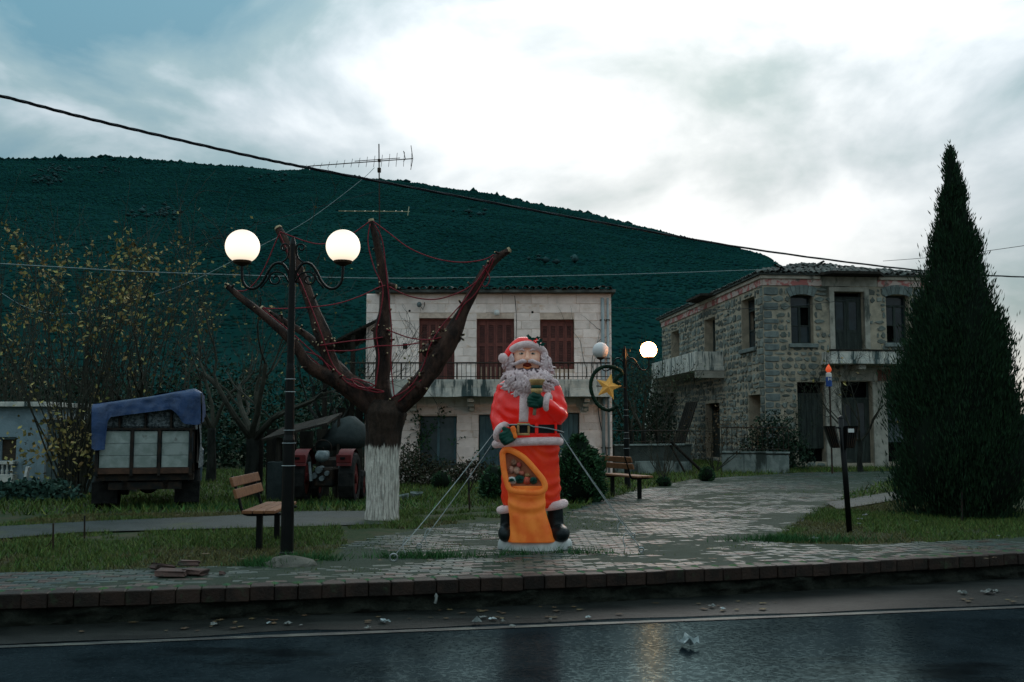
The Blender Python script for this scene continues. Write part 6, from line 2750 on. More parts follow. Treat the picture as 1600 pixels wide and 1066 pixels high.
g.add(ring + [sc_ + Vector((0, -0.11, 0)), sc_ + Vector((0, 0.11, 0))], [(i, (i + 1) % 10, 10) for i in range(10)] + [((i + 1) % 10, i, 11) for i in range(10)])
g.build("star", M("gold_star_plastic", (0.55, 0.30, 0.075), (0.45, 0.23, 0.05), 3, 0.4, 0.2, 30, emit=0.12), star)
g = MB()
g.tube([sc_ + Vector((-0.3, 0.03, 0.02)), at(978, 606, SY + 0.08)], 0.012, 5)
g.build("bracket", m_iron, star)


# ================================================================== BENCHES
m_wood = M("varnished_slat", (0.21, 0.095, 0.045), (0.15, 0.062, 0.03), 3, 0.55, 0.3, 25, stretch=(0.4, 4, 4), rnd=0.15)


def bench(label, base, rot, L=1.55):
    """sits towards local +x, long axis along local y"""
    t = thing("park_bench", label, "bench", (0, 0, 0), "slatted park benches")
    for y in (-L / 2 + 0.2, L / 2 - 0.2):
        g = MB()
        g.box((0.02, y, 0.2), (0.07, 0.07, 0.5))
        g.build("leg", m_post, t)
        g = MB()
        g.tube(smooth_path([Vector((0.28, y, 0.435)), Vector((-0.05, y, 0.425)), Vector((-0.17, y, 0.44)), Vector((-0.215, y, 0.52)), Vector((-0.25, y, 0.66)), Vector((-0.33, y, 0.9))]), 0.02, 6)
        g.build("bracket", m_post, t, smooth=True)
    for x in (-0.1, 0.04, 0.18):
        g = MB()
        g.box((x, 0, 0.47), (0.125, L, 0.04), bev=0.006)
        g.build("seat_slat", m_wood, t)
    for (x, z) in ((-0.245, 0.69), (-0.29, 0.835)):
        g = MB()
        g.box((x, 0, z), (0.035, L, 0.12), Matrix.Rotation(-0.3, 3, 'Y'), 0.006)
        g.build("back_slat", m_wood, t)
    t.location = base
    t.rotation_euler = (0, 0, rot)
    WL[t] = Vector(base)
    return t


na, fa = gp(404, 858), gp(421, 842)
bench("brown slatted park bench beside the lit street lamp on the lawn", Vector((na.x - 0.03, (na.y + fa.y) / 2 - 0.04, 0)), math.atan2(-(fa.x - na.x), fa.y - na.y) * 0.35)
na = gp(984, 780)
bench("brown slatted park bench between the large dark bush and the far street lamp", Vector((na.x - 0.04, na.y + 0.55, tz(na.x, na.y))), 0.42)

# ================================================================== LITTER BINS ON A POST
pb = gp(1328, 832)
tb = thing("litter_bin_post", "dark leaning post carrying two small litter bins on a crossbar", "litter bin", pb)
kp_ = pb.y / F
top = at(1314, 655, pb.y)
g = MB()
g.tube([pb - Vector((0, 0, 0.1)), pb.lerp(top, 0.5), top], 0.042, 10)
g.ell(top, (0.042, 0.042, 0.05), 10, 6)
g.build("post", m_post, tb, smooth=True)
g = MB()
g.tube([at(1296, 668, pb.y - 0.02), at(1334, 669, pb.y - 0.02)], 0.016, 6)
g.build("crossbar", m_post, tb)
for sx, x0, x1, x2, x3 in ((-1, 1290, 1301, 1300, 1310), (1, 1320, 1339, 1319, 1333)):
    g = MB()
    a, b_, c_, d_ = (at(x0, 668, pb.y - .04), at(x1 if sx < 0 else x1, 668, pb.y - .04), at(x2, 699, pb.y - .04), at(x3, 699, pb.y - .04))
    cx0, cx1 = (a.x + b_.x) / 2, (c_.x + d_.x) / 2
    w0, w1 = max(0.075, (b_.x - a.x) / 2), max(0.06, (d_.x - c_.x) / 2)
    g.loft([(cx1, pb.y - .04, c_.z - 0.01, w1 * .9, 0.07), (cx1, pb.y - .04, c_.z, w1, 0.08), (cx0, pb.y - .04, a.z, w0, 0.1), (cx0, pb.y - .04, a.z + 0.02, w0 * 1.08, 0.108), (cx0, pb.y - .04, a.z + 0.01, w0 * .95, 0.09), (cx1, pb.y - .04, c_.z + 0.03, w1 * .9, 0.07)], 14, e=0.6)
    bn = g.build("bin", m_post, tb)
    for k in range(5):
        f = (k - 2) / 2.4
        gg = MB()
        gg.tube([(cx1 + w1 * f, pb.y - .135, c_.z), (cx0 + w0 * f, pb.y - .155, a.z)], 0.006, 4)
        gg.build("rib", m_iron, bn)
    if sx > 0:
        gg = MB()
        q = at(1330, 673, pb.y - 0.165)
        gg.box(q, (0.085, 0.004, 0.055))
        gg.build("sticker", m_whitepaint, bn)

# ================================================================== TRUCK
TRY = 18.8
tk = TRY / F
tgz = tz(at(228, 790, TRY).x, TRY)
trk = thing("parked_truck", "old truck with white tailgate boards and a blue tarpaulin over its load", "truck", (at(228, 790, TRY).x, TRY, tgz))
m_panel = M("chipped_white_board", (0.30, 0.34, 0.32), (0.20, 0.24, 0.22), 4, 0.7, 0.3, 30, rnd=0.08,
            dirt=((0.07, 0.06, 0.05), 3, (1, 1, 1), 0.62, 0.74))
m_frame = M("dark_truck_frame", (0.012, 0.014, 0.014), (0.03, 0.02, 0.014), 6, 0.7, 0.3, 40)
m_rust = M("rusty_rail", (0.085, 0.045, 0.03), (0.05, 0.03, 0.022), 6, 0.8, 0.3, 40)
m_tyre = M("old_tyre", (0.010, 0.011, 0.011), (0.018, 0.018, 0.017), 8, 0.85, 0.4, 30)
m_load = M("speckled_load", (0.16, 0.19, 0.20), (0.045, 0.06, 0.065), 26, 0.85, 0.9, 40, lo=0.44, hi=0.56)
x0, x1 = at(157, 700, TRY).x, at(299, 700, TRY).x
zb, zt2 = at(228, 741, TRY).z, at(228, 672, TRY).z
bedL = 3.9
g = MB()
g.box(((x0 + x1) / 2, TRY + bedL / 2 + 0.05, zb - 0.06), (x1 - x0 + 0.02, bedL, 0.12))
bed = g.build("load_bed", m_frame, trk)
for (a, b_) in ((160, 205), (210, 245), (251, 292)):
    xa, xb = at(a, 700, TRY).x, at(b_, 700, TRY).x
    for k in range(3):
        zz0 = zb + 0.12 + (zt2 - zb - 0.14) * k / 3
        zz1 = zb + 0.12 + (zt2 - zb - 0.14) * (k + 1) / 3
        g = MB()
        g.box(((xa + xb) / 2, TRY + 0.02, (zz0 + zz1) / 2), (xb - xa - 0.01, 0.03, zz1 - zz0 - 0.006), bev=0.003)
        g.build("tailgate_board", m_panel, trk)
    g = MB()
    g.box(((xa + xb) / 2, TRY, zb + 0.06), (xb - xa + 0.03, 0.06, 0.11), bev=0.006)
    g.build("bottom_rail", m_rust, trk)
for px in (157, 207.5, 248, 295):
    x = at(px, 700, TRY).x
    g = MB()
    g.box((x, TRY - 0.01, (zb + zt2) / 2 + 0.0), (0.055, 0.07, zt2 - zb + 0.06))
    g.build("tailgate_post", m_frame, trk)
g = MB()
g.box(((x0 + x1) / 2, TRY - 0.005, zt2 + 0.02), (x1 - x0 + 0.04, 0.06, 0.04))
g.build("top_rail", m_frame, trk)
for sx in (0, 1):
    for k in range(4):
        g = MB()
        y0 = TRY + 0.08 + k * 0.96
        g.box(((x1 if sx else x0), y0 + 0.46, (zb + zt2) / 2 + 0.02), (0.035, 0.92, zt2 - zb - 0.02), bev=0.004)
        g.build("side_board", m_panel if k % 2 else m_frame, trk)
# load seen above the tailgate: bundles between uprights
zl = zt2 + 0.04
tops = {150: 634, 170: 641, 190: 641, 227: 638, 265: 637, 283: 636, 300: 640}
for i, (a, b_, tp) in enumerate(((158, 188, 645), (190, 226, 641), (228, 264, 636), (266, 298, 640))):
    xa, xb = at(a, 700, TRY).x, at(b_, 700, TRY).x
    g = MB()
    h = at(228, tp, TRY).z - zl
    g.box(((xa + xb) / 2, TRY + 0.16, zl + h / 2), (xb - xa - 0.01, 0.2, h), bev=0.03)
    g.build("sack_bundle", m_load, trk)
    g = MB()
    g.box((xb + 0.0, TRY + 0.03, zl + h / 2 + 0.02), (0.03, 0.05, h + 0.1))
    g.build("upright", m_frame, trk)
g = MB()
g.box(((x0 + x1) / 2, TRY + 2.2, zl + 0.15), (x1 - x0 - 0.08, 3.6, 0.5), bev=0.05)
g.build("load", m_load, trk)
# right flank: speckled sheet hanging down the side
g = MB()
xr = at(304, 700, TRY).x
pts = []
for i in range(9):
    for j in range(7):
        y = TRY + 0.1 + i * 0.25
        z = at(300, 655 + j * 13, TRY).z
        pts.append((xr + 0.03 * math.sin(i * 1.3 + j * 0.7) + 0.01 * j, y, z))
g.add(pts, [(i * 7 + j, i * 7 + j + 1, (i + 1) * 7 + j + 1, (i + 1) * 7 + j) for i in range(8) for j in range(6)])
g.build("side_sheet", m_load, trk, smooth=True)
# tarpaulin
m_tarp = M("blue_tarpaulin", (0.006, 0.036, 0.115), (0.004, 0.024, 0.075), 4, 0.45, 0.5, 8, spec=0.4)
nxp, nyp = 34, 16
vs_, fs_ = [], []
for j in range(nyp + 1):
    for i in range(nxp + 1):
        u, v = i / nxp, j / nyp
        px = 150 + 160 * u
        ridge_y = np.interp(px, [150, 170, 230, 285, 300, 312], [632, 629, 620, 609, 606, 612])
        p = at(px, ridge_y, TRY)
        y = TRY + 0.1 + v * 3.4
        z = p.z + 0.05 * math.sin(u * 11 + v * 5) * 0.5 + 0.03 * mnoise.noise(Vector((u * 9, v * 7, 1)))
        vs_.append((p.x, y, z))
for j in range(nyp):
    for i in range(nxp):
        a = j * (nxp + 1) + i
        fs_.append((a, a + 1, a + nxp + 2, a + nxp + 1))
g = MB()
g.add(vs_, fs_)
# hanging front edge with folds: bottom line follows the photograph
bot_x = [150, 153, 160, 171, 172, 178, 205, 227, 250, 266, 277, 283, 290, 300, 308, 312]
bot_y = [700, 703, 703, 702, 660, 652, 648, 645, 642, 639, 650, 662, 663, 664, 664, 660]
top_i = len(g.v)
rows = 9
for j in range(rows + 1):
    for i in range(nxp + 1):
        u = i / nxp
        px = 150 + 160 * u
        ridge_y = np.interp(px, [150, 170, 230, 285, 300, 312], [632, 629, 620, 609, 606, 612])
        by = max(ridge_y + 4, np.interp(px, bot_x, bot_y))
        py = ridge_y + (by - ridge_y) * j / rows
        fold = 0.03 * math.sin(px * 0.33 + j * 0.3) * (j / rows) + 0.025 * mnoise.noise(Vector((px * 0.06, j * 0.35, 4)))
        p = at(px, py, TRY)
        g.v.append((p.x, TRY - 0.06 - 0.06 * (j / rows) + fold + (0.16 if j == 0 else 0.0), p.z))
for j in range(rows):
    for i in range(nxp):
        a = top_i + j * (nxp + 1) + i
        g.f.append((a, a + 1, a + nxp + 2, a + nxp + 1))
        g.mi.append(0)
# right side flap
top_i = len(g.v)
for j in range(8):
    for i in range(12):
        py = 612 + 7.5 * j * (1 - i * 0.03)
        p = at(311, py, TRY)
        g.v.append((p.x + 0.02 * math.sin(i * 1.1 + j * .4), TRY - 0.05 + i * 0.3, p.z))
for j in range(7):
    for i in range(11):
        a = top_i + j * 12 + i
        g.f.append((a, a + 1, a + 13, a + 12))
        g.mi.append(0)
g.build("tarpaulin", m_tarp, trk, smooth=True)
# chassis, axles, wheels, mudguards
g = MB()
for sx in (-0.36, 0.36):
    g.box(((x0 + x1) / 2 + sx, TRY + 2.4, zb - 0.2), (0.09, 4.6, 0.16))
g.box(((x0 + x1) / 2, TRY + 0.15, zb - 0.22), (1.3, 0.1, 0.14))
g.build("chassis", m_frame, trk)


def wheel(parent, c, r, w, mat_rim, n=26):
    g = MB()
    prof_ = [(r * .62, -w * .42), (r * .78, -w * .5), (r * .95, -w * .46), (r, -w * .3), (r, w * .3), (r * .95, w * .46), (r * .78, w * .5), (r * .62, w * .42)]
    vs_ = []
    for i in range(n):
        a = 2 * math.pi * i / n
        for (rr_, x) in prof_:
            k = 1.0 + (0.03 if (i % 2 == 0 and rr_ > r * .94) else 0)
            vs_.append((c[0] + x, c[1] + math.cos(a) * rr_ * k, c[2] + math.sin(a) * rr_ * k))
    m_ = len(prof_)
    g.add(vs_, [(i * m_ + j, i * m_ + j + 1, ((i + 1) % n) * m_ + j + 1, ((i + 1) % n) * m_ + j) for i in range(n) for j in range(m_ - 1)])
    wh = g.build("wheel", m_tyre, parent, smooth=False)
    g = MB()
    g.tube([(c[0] - w * .36, c[1], c[2]), (c[0] + w * .36, c[1], c[2])], r * .64, 20)
    g.tube([(c[0] - w * .48, c[1], c[2]), (c[0] + w * .48, c[1], c[2])], r * .2, 12)
    g.build("rim", mat_rim, wh)
    return wh


xm = (x0 + x1) / 2
wr = 0.42
for sx in (-1, 1):
    for off in (0.62, 0.86):
        wheel(trk, (xm + sx * off, TRY + 0.95, tgz + wr - 0.02), wr, 0.2, m_rust)
    wheel(trk, (xm + sx * 0.78, TRY + 4.9, tgz + wr - 0.02), wr, 0.2, m_rust)
    g = MB()
    g.box((xm + sx * 0.74, TRY + 0.42, zb - 0.36), (0.46, 0.02, 0.4), Matrix.Rotation(0.05, 3, 'X'))
    g.build("mud_flap", m_tyre, trk)
g = MB()
g.tube([(xm - 0.8, TRY + 0.95, tgz + wr), (xm + 0.8, TRY + 0.95, tgz + wr)], 0.06, 8)
g.ell((xm, TRY + 0.95, tgz + wr), (0.2, 0.18, 0.18), 14, 10)
g.build("axle", m_frame, trk)
m_cab = M("faded_cab_paint", (0.05, 0.09, 0.12), (0.035, 0.065, 0.09), 4, 0.5)
g = MB()
g.loft([(xm, TRY + 4.75, zb - 0.35, .92, .72), (xm, TRY + 4.75, zb + 0.35, .95, .75), (xm, TRY + 4.75, zb + 0.42, .9, .7), (xm, TRY + 4.7, zb + 0.95, .8, .55), (xm, TRY + 4.7, zb + 1.02, .7, .45)], 28, e=0.35)
g.build("cab", m_cab, trk, smooth=False)
trk.rotation_euler = (0, 0, R(16))

# ================================================================== TRACTOR AND SHED
AYT = 21.0
az = tz(-3.7, AYT)
axm = at(508, 740, AYT).x
ak = AYT / F
trc = thing("farm_tractor", "small farm tractor with red mudguards parked under the shed tarpaulin", "tractor", (axm, AYT, az))
m_tred = M("tractor_red", (0.10, 0.012, 0.012), (0.07, 0.010, 0.010), 5, 0.5, emit=0.0)
m_tgrey = M("tractor_grey_cover", (0.15, 0.18, 0.185), (0.08, 0.10, 0.105), 7, 0.6)
for px in (468, 545):
    x = at(px, 740, AYT).x
    wheel(trc, (x, AYT + 0.1, az + 0.52), 0.53, 0.34, m_tred)
for px, w in ((470, 22), (540, 23)):
    a = at(px - w / 2, 710, AYT - 0.25)
    b_ = at(px + w / 2, 723, AYT - 0.25)
    g = MB()
    pts = []
    for k in range(9):
        an = math.pi * (0.15 + 0.7 * k / 8)
        pts.append((AYT + 0.1 - math.cos(an) * 0.62, az + 0.52 + math.sin(an) * 0.62))
    vs_ = [(x, y, z) for (y, z) in pts for x in (a.x, b_.x)]
    g.add(vs_, [(2 * i, 2 * i + 1, 2 * i + 3, 2 * i + 2) for i in range(8)])
    md = g.build("mudguard", m_tred, trc, smooth=True)
    g = MB()
    g.box(((a.x + b_.x) / 2, AYT - 0.48, (a.z + b_.z) / 2), (b_.x - a.x, 0.05, a.z - b_.z), bev=0.012)
    g.build("mudguard_plate", m_tred, md)
    g = MB()
    g.box(((a.x + b_.x) / 2 - 0.02, AYT - 0.51, (a.z + b_.z) / 2 + 0.01), (0.1, 0.03, 0.05), bev=0.006)
    g.build("lamp", m_black, md)
g = MB()
q = at(503, 712, AYT - 0.2)
g.ell((q.x, q.y, q.z - 0.02), (0.15, 0.14, 0.12), 16, 10)
g.box((q.x, q.y + 0.1, q.z + 0.02), (0.28, 0.1, 0.16), bev=0.03)
g.build("seat", m_tgrey, trc, remesh=0.02, relax=2)
g = MB()
g.box((axm, AYT + 0.2, az + 0.55), (0.42, 0.7, 0.4), bev=0.04)
g.box((axm, AYT + 1.1, az + 0.7), (0.46, 1.3, 0.5), bev=0.06)
g.build("body", m_frame, trc)
for px, py, r_ in ((497, 735, 0.07), (510, 740, 0.05), (490, 744, 0.06), (502, 748, 0.055)):
    q = at(px, py, AYT - 0.22)
    g = MB()
    g.tube([q, q + Vector((0.03, 0.25, 0.02))], r_, 10)
    g.build("hydraulic_fitting", m_tgrey, trc)
for px in (483, 530):
    a, b_ = at(px, 722, AYT - 0.3), at(px + 3, 752, AYT - 0.35)
    g = MB()
    g.tube([a, b_], 0.03, 6)
    g.build("lift_arm", m_tgrey, trc)
g = MB()
q = at(505, 700, AYT + 0.55)
g.tube([Vector((q.x + math.cos(k) * .18, q.y - math.sin(k) * .06, q.z + math.sin(k) * .17)) for k in np.linspace(0, 6.283, 19)[:-1]], 0.014, 6, closed=True)
g.tube([q, q + Vector((0, 0.3, -0.3))], 0.015, 6)
g.build("steering_wheel", m_frame, trc)
for sx in (-0.5, 0.5):
    wheel(trc, (axm + sx, AYT + 1.7, az + 0.3), 0.32, 0.18, m_tred)

shed = thing("open_shed", "open shed of dark poles and plank roof with a grey tarpaulin hung over it", "shed", (axm, AYT + 1.6, az))
SYD = 22.6
a, b_ = at(408, 690, SYD - 0.9), at(512, 664, SYD - 0.9)
for k in range(5):
    g = MB()
    f0, f1 = k / 5, (k + 1) / 5 - 0.008
    p, q = a.lerp(b_, f0), a.lerp(b_, f1)
    g.prism([p, q, q + Vector((0, 0, 0.05)), p + Vector((0, 0, 0.05))], (0, 1.9, 0.25))
    g.build("plank", m_timber, shed)
for px, py, Y in ((434, 684, SYD - 0.7), (528, 650, SYD - 0.5), (437, 684, SYD + 0.8), (586, 690, SYD)):
    p = at(px, py, Y)
    g = MB()
    g.tube([(p.x, Y, az - 0.1), (p.x + 0.02, Y, p.z)], 0.055 if px < 500 else 0.035, 7)
    g.build("pole", m_timber, shed)
m_gtarp = M("grey_canvas", (0.034, 0.044, 0.044), (0.022, 0.030, 0.030), 3, 0.8, 0.4, 12, dirt=((0.03, 0.04, 0.036), 2, (1, 1, 1), 0.55, 0.68))
cl = [(486, 702), (512, 676), (527, 656), (545, 650), (566, 668), (572, 690), (555, 702), (524, 704)]
g = MB()
cvs = []
for i, (x, y) in enumerate(cl):
    cvs.append(at(x, y, SYD - 0.35))
cc = at(530, 682, SYD - 0.75)
g.add(cvs + [cc] + [p + Vector((0, 0.9, 0.0)) for p in cvs], [(i, (i + 1) % 8, 8) for i in range(8)] + [(i, (i + 1) % 8, 9 + (i + 1) % 8, 9 + i) for i in range(8)])
g.build("canvas", m_gtarp, shed, smooth=True)
for k in range(7):
    g = MB()
    xx = at(400 + k * 26, 740, SYD + 1.5).x
    g.box((xx, SYD + 1.5, az + 0.75), (0.32, 0.04, 1.5 + 0.1 * (k % 3)))
    g.build("wall_plank", m_timber, shed)
g = MB()
q = at(432, 752, SYD - 0.6)
g.box((q.x, q.y, az + 0.42), (0.34, 0.4, 0.85), bev=0.02)
tag(g.build("grey_drum_box", m_gtarp, None), "weathered grey box standing under the edge of the shed roof", "box")

# ================================================================== PALE HOUSE AT THE LEFT EDGE
PY = 28.5
pz = -0.27
pxr = at(70, 700, PY).x
pxl = pxr - 7.0
fp = Facade((pxl, PY, pz), (1, 0, 0), (0, -1, 0))
ph = thing("pale_house", "pale blue plastered house behind the shrubs with a balustraded window", "house", (pxr - 2, PY, pz))
m_paleb = M("pale_blue_plaster", (0.21, 0.28, 0.31), (0.16, 0.22, 0.245), 2, 0.9, 0.3, 20, dirt=((0.07, 0.10, 0.10), 1.2, (2, 2, .5), 0.56, 0.7))
uu = lambda px: at(px, 700, PY).x - pxl
vv = lambda py: at(30, py, PY).z - pz
W_ = 7.0
H_ = vv(636)
ops_p = [(uu(-6), uu(25), vv(720), vv(683)), (uu(3), uu(29), 0.02, vv(757))]
g = MB()
fp.wall(g, W_, H_, ops_p, 0.3)
g.add([fp.p(W_, 0), fp.p(W_, H_), fp.p(W_, H_, -6), fp.p(W_, 0, -6)], [(0, 1, 2, 3)])
g.add([fp.p(0, H_), fp.p(W_, H_), fp.p(W_, H_, -6), fp.p(0, H_, -6)], [(0, 1, 2, 3)])
g.build("wall", m_paleb, ph)
g = MB()
fp.box(g, -0.2, W_ + 0.15, H_ + 0.003, H_ + 0.14, -6, 0.25, 0.01)
g.build("roof", m_fascia, ph)
a, b_, c, d = ops_p[0]
g = MB()
fp.box(g, a, b_, c, d, -0.26, -0.22)
w = g.build("window", M("brown_blind", (0.06, 0.045, 0.03), (0.04, 0.03, 0.022), 6, 0.7, stretch=(1, 1, 5)), ph)
g = MB()
fp.box(g, a, a + .07, c, d, -0.22, -0.17)
fp.box(g, b_ - .07, b_, c, d, -0.22, -0.17)
fp.box(g, a + .07, b_ - .07, d - .07, d, -0.22, -0.172)
g.build("frame", m_paleb, w)
g = MB()
fp.box(g, a - 0.3, b_ + 0.08, c - 0.1, c - 0.005, -0.1, 0.3, 0.01)
led = g.build("window_ledge", m_fascia, ph)
for k in range(9):
    g = MB()
    u = b_ + 0.02 - k * 0.13
    q = fp.p(u, c - 0.24, 0.24)
    g.loft([(q.x, q.y, q.z - 0.13, .03, .03), (q.x, q.y, q.z - 0.05, .045, .045), (q.x, q.y, q.z + 0.03, .022, .022), (q.x, q.y, q.z + 0.13, .035, .035)], 8)
    g.build("baluster", m_fascia, led)
g = MB()
fp.box(g, a - 0.3, b_ + 0.08, c - 0.62, c - 0.375, -0.0, 0.3, 0.01)
g.build("balcony_slab", m_fascia, led)
a, b_, c, d = ops_p[1]
g = MB()
fp.box(g, a, b_, c, d, -0.32, -0.28)
g.build("doorway_shade_panel", m_black, ph)  # black panel, the open doorway's shade put into its colour
# darker outbuilding between pale house and truck
ob = thing("plank_outbuilding", "low dark outbuilding beside the pale blue house with a grey plank corner", "outbuilding", (at(105, 740, 27).x, 27, pz))
xa, xb = at(72, 740, 27).x, at(152, 740, 27).x
m_gplank = M("grey_plank", (0.075, 0.10, 0.10), (0.05, 0.07, 0.07), 4, 0.85, 0.4, 20, stretch=(4, 4, 0.4), rnd=0.3)
nplk = 9
for k in range(nplk):
    g = MB()
    x = xa + (xb - xa) * (k + 0.5) / nplk
    g.box((x, 27 + 0.02 * (k % 2), pz + 1.0), ((xb - xa) / nplk - 0.012, 0.05, 2.0 - 0.1 * (k % 3)))
    g.build("plank", m_gplank if k in (0, 1, 7, 8) else m_timber, ob)
g = MB()
g.box(((xa + xb) / 2, 28.1, pz + 2.05), (xb - xa + 0.3, 2.5, 0.08), Matrix.Rotation(0.08, 3, 'X'))
g.build("roof", m_roof, ob)
g = MB()
g.box((xa + 0.9, 28.2, pz + 1.0), (xb - xa - 0.2 - 0.6, 2.0, 1.95))
g.build("inner_wall", m_timber, ob)
q = at(38, 770, 24.5)
g = MB()
g.box((q.x, q.y, tz(q.x, q.y) + 0.35), (0.06, 0.12, 0.8), Matrix.Rotation(0.16, 3, 'Y'))
tag(g.build("white_board", m_whitepaint, None), "narrow white board leaning by the doorway of the pale blue house", "board")
sp = [(at(px, 780, 22.5).x, 22.5, 0.0, 0.7, .4, .35) for px in (28, 50, 78)]
thicket("thicket", "bluish green weeds at the foot of the leaning sapling", sp, 17, 2600, 0.12, M("weed_blue", (0.02, 0.055, 0.045), (0.035, 0.07, 0.05), 3, 0.8, rnd=0.4))

# ================================================================== LOW WALLS, RAILINGS
m_lowwall = M("limewashed_low_wall", (0.20, 0.235, 0.22), (0.12, 0.15, 0.14), 3, 0.9, 0.5, 20,
              dirt=((0.035, 0.045, 0.04), 1.4, (1.5, 1.5, 0.6), 0.5, 0.62))
m_darkwall = M("dark_stone_wall", (0.045, 0.055, 0.05), (0.026, 0.034, 0.03), 3, 0.9, 0.7, 18)


def low_wall(label, px0, px1, Y0, Y1, pyb, pyt, pywh, rail_py=None, name="low_wall"):
    """garden wall with a pale washed base course, dark upper course and optional iron railing"""
    a, b = at(px0, pyb, Y0), at(px1, pyb, Y1)
    a.z, b.z = tz(a.x, a.y), tz(b.x, b.y)
    t = thing(name, label, "wall", a.lerp(b, 0.5))
    U = (b - a)
    L_ = Vector((U.x, U.y, 0)).length
    fc = Facade(a, (U.x, U.y, 0), (U.y, -U.x, 0))
    Ym = (Y0 + Y1) / 2
    zw, ztp = at(px0, pywh, Ym).z - a.z, at(px0, pyt, Ym).z - a.z
    n = max(2, int(L_ / 0.7))
    for k in range(n):
        g = MB()
        fc.box(g, L_ * k / n + 0.004, L_ * (k + 1) / n - 0.004, -0.1, zw + rng.uniform(-0.04, 0.04), -0.25, 0.0, 0.015)
        g.build("base_block", m_lowwall, t)
    if ztp > zw + 0.05:
        g = MB()
        fc.box(g, 0.0, L_, zw - 0.05, ztp - 0.06, -0.24, -0.02)
        g.build("upper_course", m_darkwall, t)
        g = MB()
        fc.box(g, -0.03, L_ + 0.03, ztp - 0.057, ztp, -0.28, 0.03, 0.01)
        g.build("coping", m_lowwall, t)
    if rail_py:
        zr = at(px0, rail_py, Ym).z - a.z
        g = MB()
        g.tube([fc.p(0, zr, -0.12), fc.p(L_, zr, -0.12)], 0.02, 5)
        g.tube([fc.p(0, ztp + 0.08, -0.12), fc.p(L_, ztp + 0.08, -0.12)], 0.012, 5)
        rl_ = g.build("railing", m_iron, t)
        bar = MB()
        bar.box((0, 0, 0), (0.018, 0.018, zr - ztp))
        bm_ = bar.mesh("bar", m_iron)
        k = int(L_ / 0.16)
        for i in range(k + 1):
            piece("bar", bm_, fc.p(L_ * i / k, (zr + ztp) / 2, -0.12), rl_)
    return t


low_wall("low garden wall with iron railing between the whitewashed house and the stair", 961, 1082, 32.5, 34.0, 738, 694, 722, 673)
low_wall("low limewashed wall with iron railing in front of the stone house corner", 1128, 1233, 34.3, 33.6, 733, 706, 711, 668)
g = MB()
a, b = at(1048, 690, 33.2), at(1098, 738, 33.6)
g.tube([a, b], 0.05, 6)
g.tube([a + Vector((0, .05, -.12)), at(1070, 738, 33.4)], 0.035, 6)
tag(g.build("fallen_beam", m_timber, None), "dark beam leaning on the railing by the outside stair", "beam")

# ================================================================== CANDLE DECORATIONS
m_cblue = M("candle_blue", (0.018, 0.055, 0.20), (0.012, 0.04, 0.15), 6, 0.4, emit=0.05)
m_cwhite = M("candle_white", (0.5, 0.5, 0.47), rough=0.5, emit=0.03)
m_flame = M("candle_flame_red", (0.60, 0.05, 0.02), (0.55, 0.10, 0.03), 8, 0.35, emit=0.35)
for (px, pyt, pyb, Y, lab) in ((1295.5, 569, 604, 33.0, "blue candle decoration with red flame on a thin post before the stone house"),
                               (1436, 558, 594, 33.5, "blue candle decoration with red flame half hidden behind the cypress")):
    c = at(px, pyb, Y)
    k = Y / F
    t = thing("candle_decoration", lab, "decoration", (c.x, Y, 0), "candle decorations on thin posts")
    g = MB()
    g.tube([(c.x + 0.03, Y, -0.05), (c.x + 0.02, Y, c.z + 0.05)], 0.03, 6)
    g.build("post", m_iron, t)
    H_ = (pyb - pyt) * k
    r_ = 4.6 * k
    g = MB()
    g.loft([(c.x, Y, c.z, r_, r_), (c.x, Y, c.z + H_ * 0.28, r_, r_)], 16)
    body = g.build("candle_body", m_cblue, t, smooth=False)
    g = MB()
    g.loft([(c.x, Y, c.z + H_ * 0.28, r_ * .98, r_ * .98), (c.x, Y, c.z + H_ * 0.42, r_ * .98, r_ * .98)], 16)
    g.build("white_band", m_cblue, body)
    g = MB()                                         # white bow mark on the front
    for s_ in (-1, 1):
        g.prism([Vector((c.x, Y - r_ - .004, c.z + H_ * .33)), Vector((c.x + s_ * r_ * .55, Y - r_ * .9 - .006, c.z + H_ * .41)), Vector((c.x + s_ * r_ * .55, Y - r_ * .9 - .006, c.z + H_ * .24))], (0, -0.006, 0))
    g.build("bow_mark", m_cwhite, body)
    g = MB()
    g.loft([(c.x, Y, c.z + H_ * 0.42, r_ * .97, r_ * .97), (c.x, Y, c.z + H_ * 0.58, r_ * .97, r_ * .97), (c.x, Y, c.z + H_ * 0.63, r_ * .5, r_ * .5)], 16)
    g.build("white_top", m_cwhite, body)
    g = MB()
    g.loft([(c.x, Y, c.z + H_ * .62, r_ * .45, r_ * .45), (c.x, Y, c.z + H_ * .70, r_ * .95, r_ * .95), (c.x, Y, c.z + H_ * .78, r_ * 1.0, r_ * 1.0), (c.x, Y, c.z + H_ * .9, r_ * .55, r_ * .55), (c.x + r_ * .1, Y, c.z + H_, r_ * .05, r_ * .05)], 14)
    g.build("flame", m_flame, body, smooth=True)

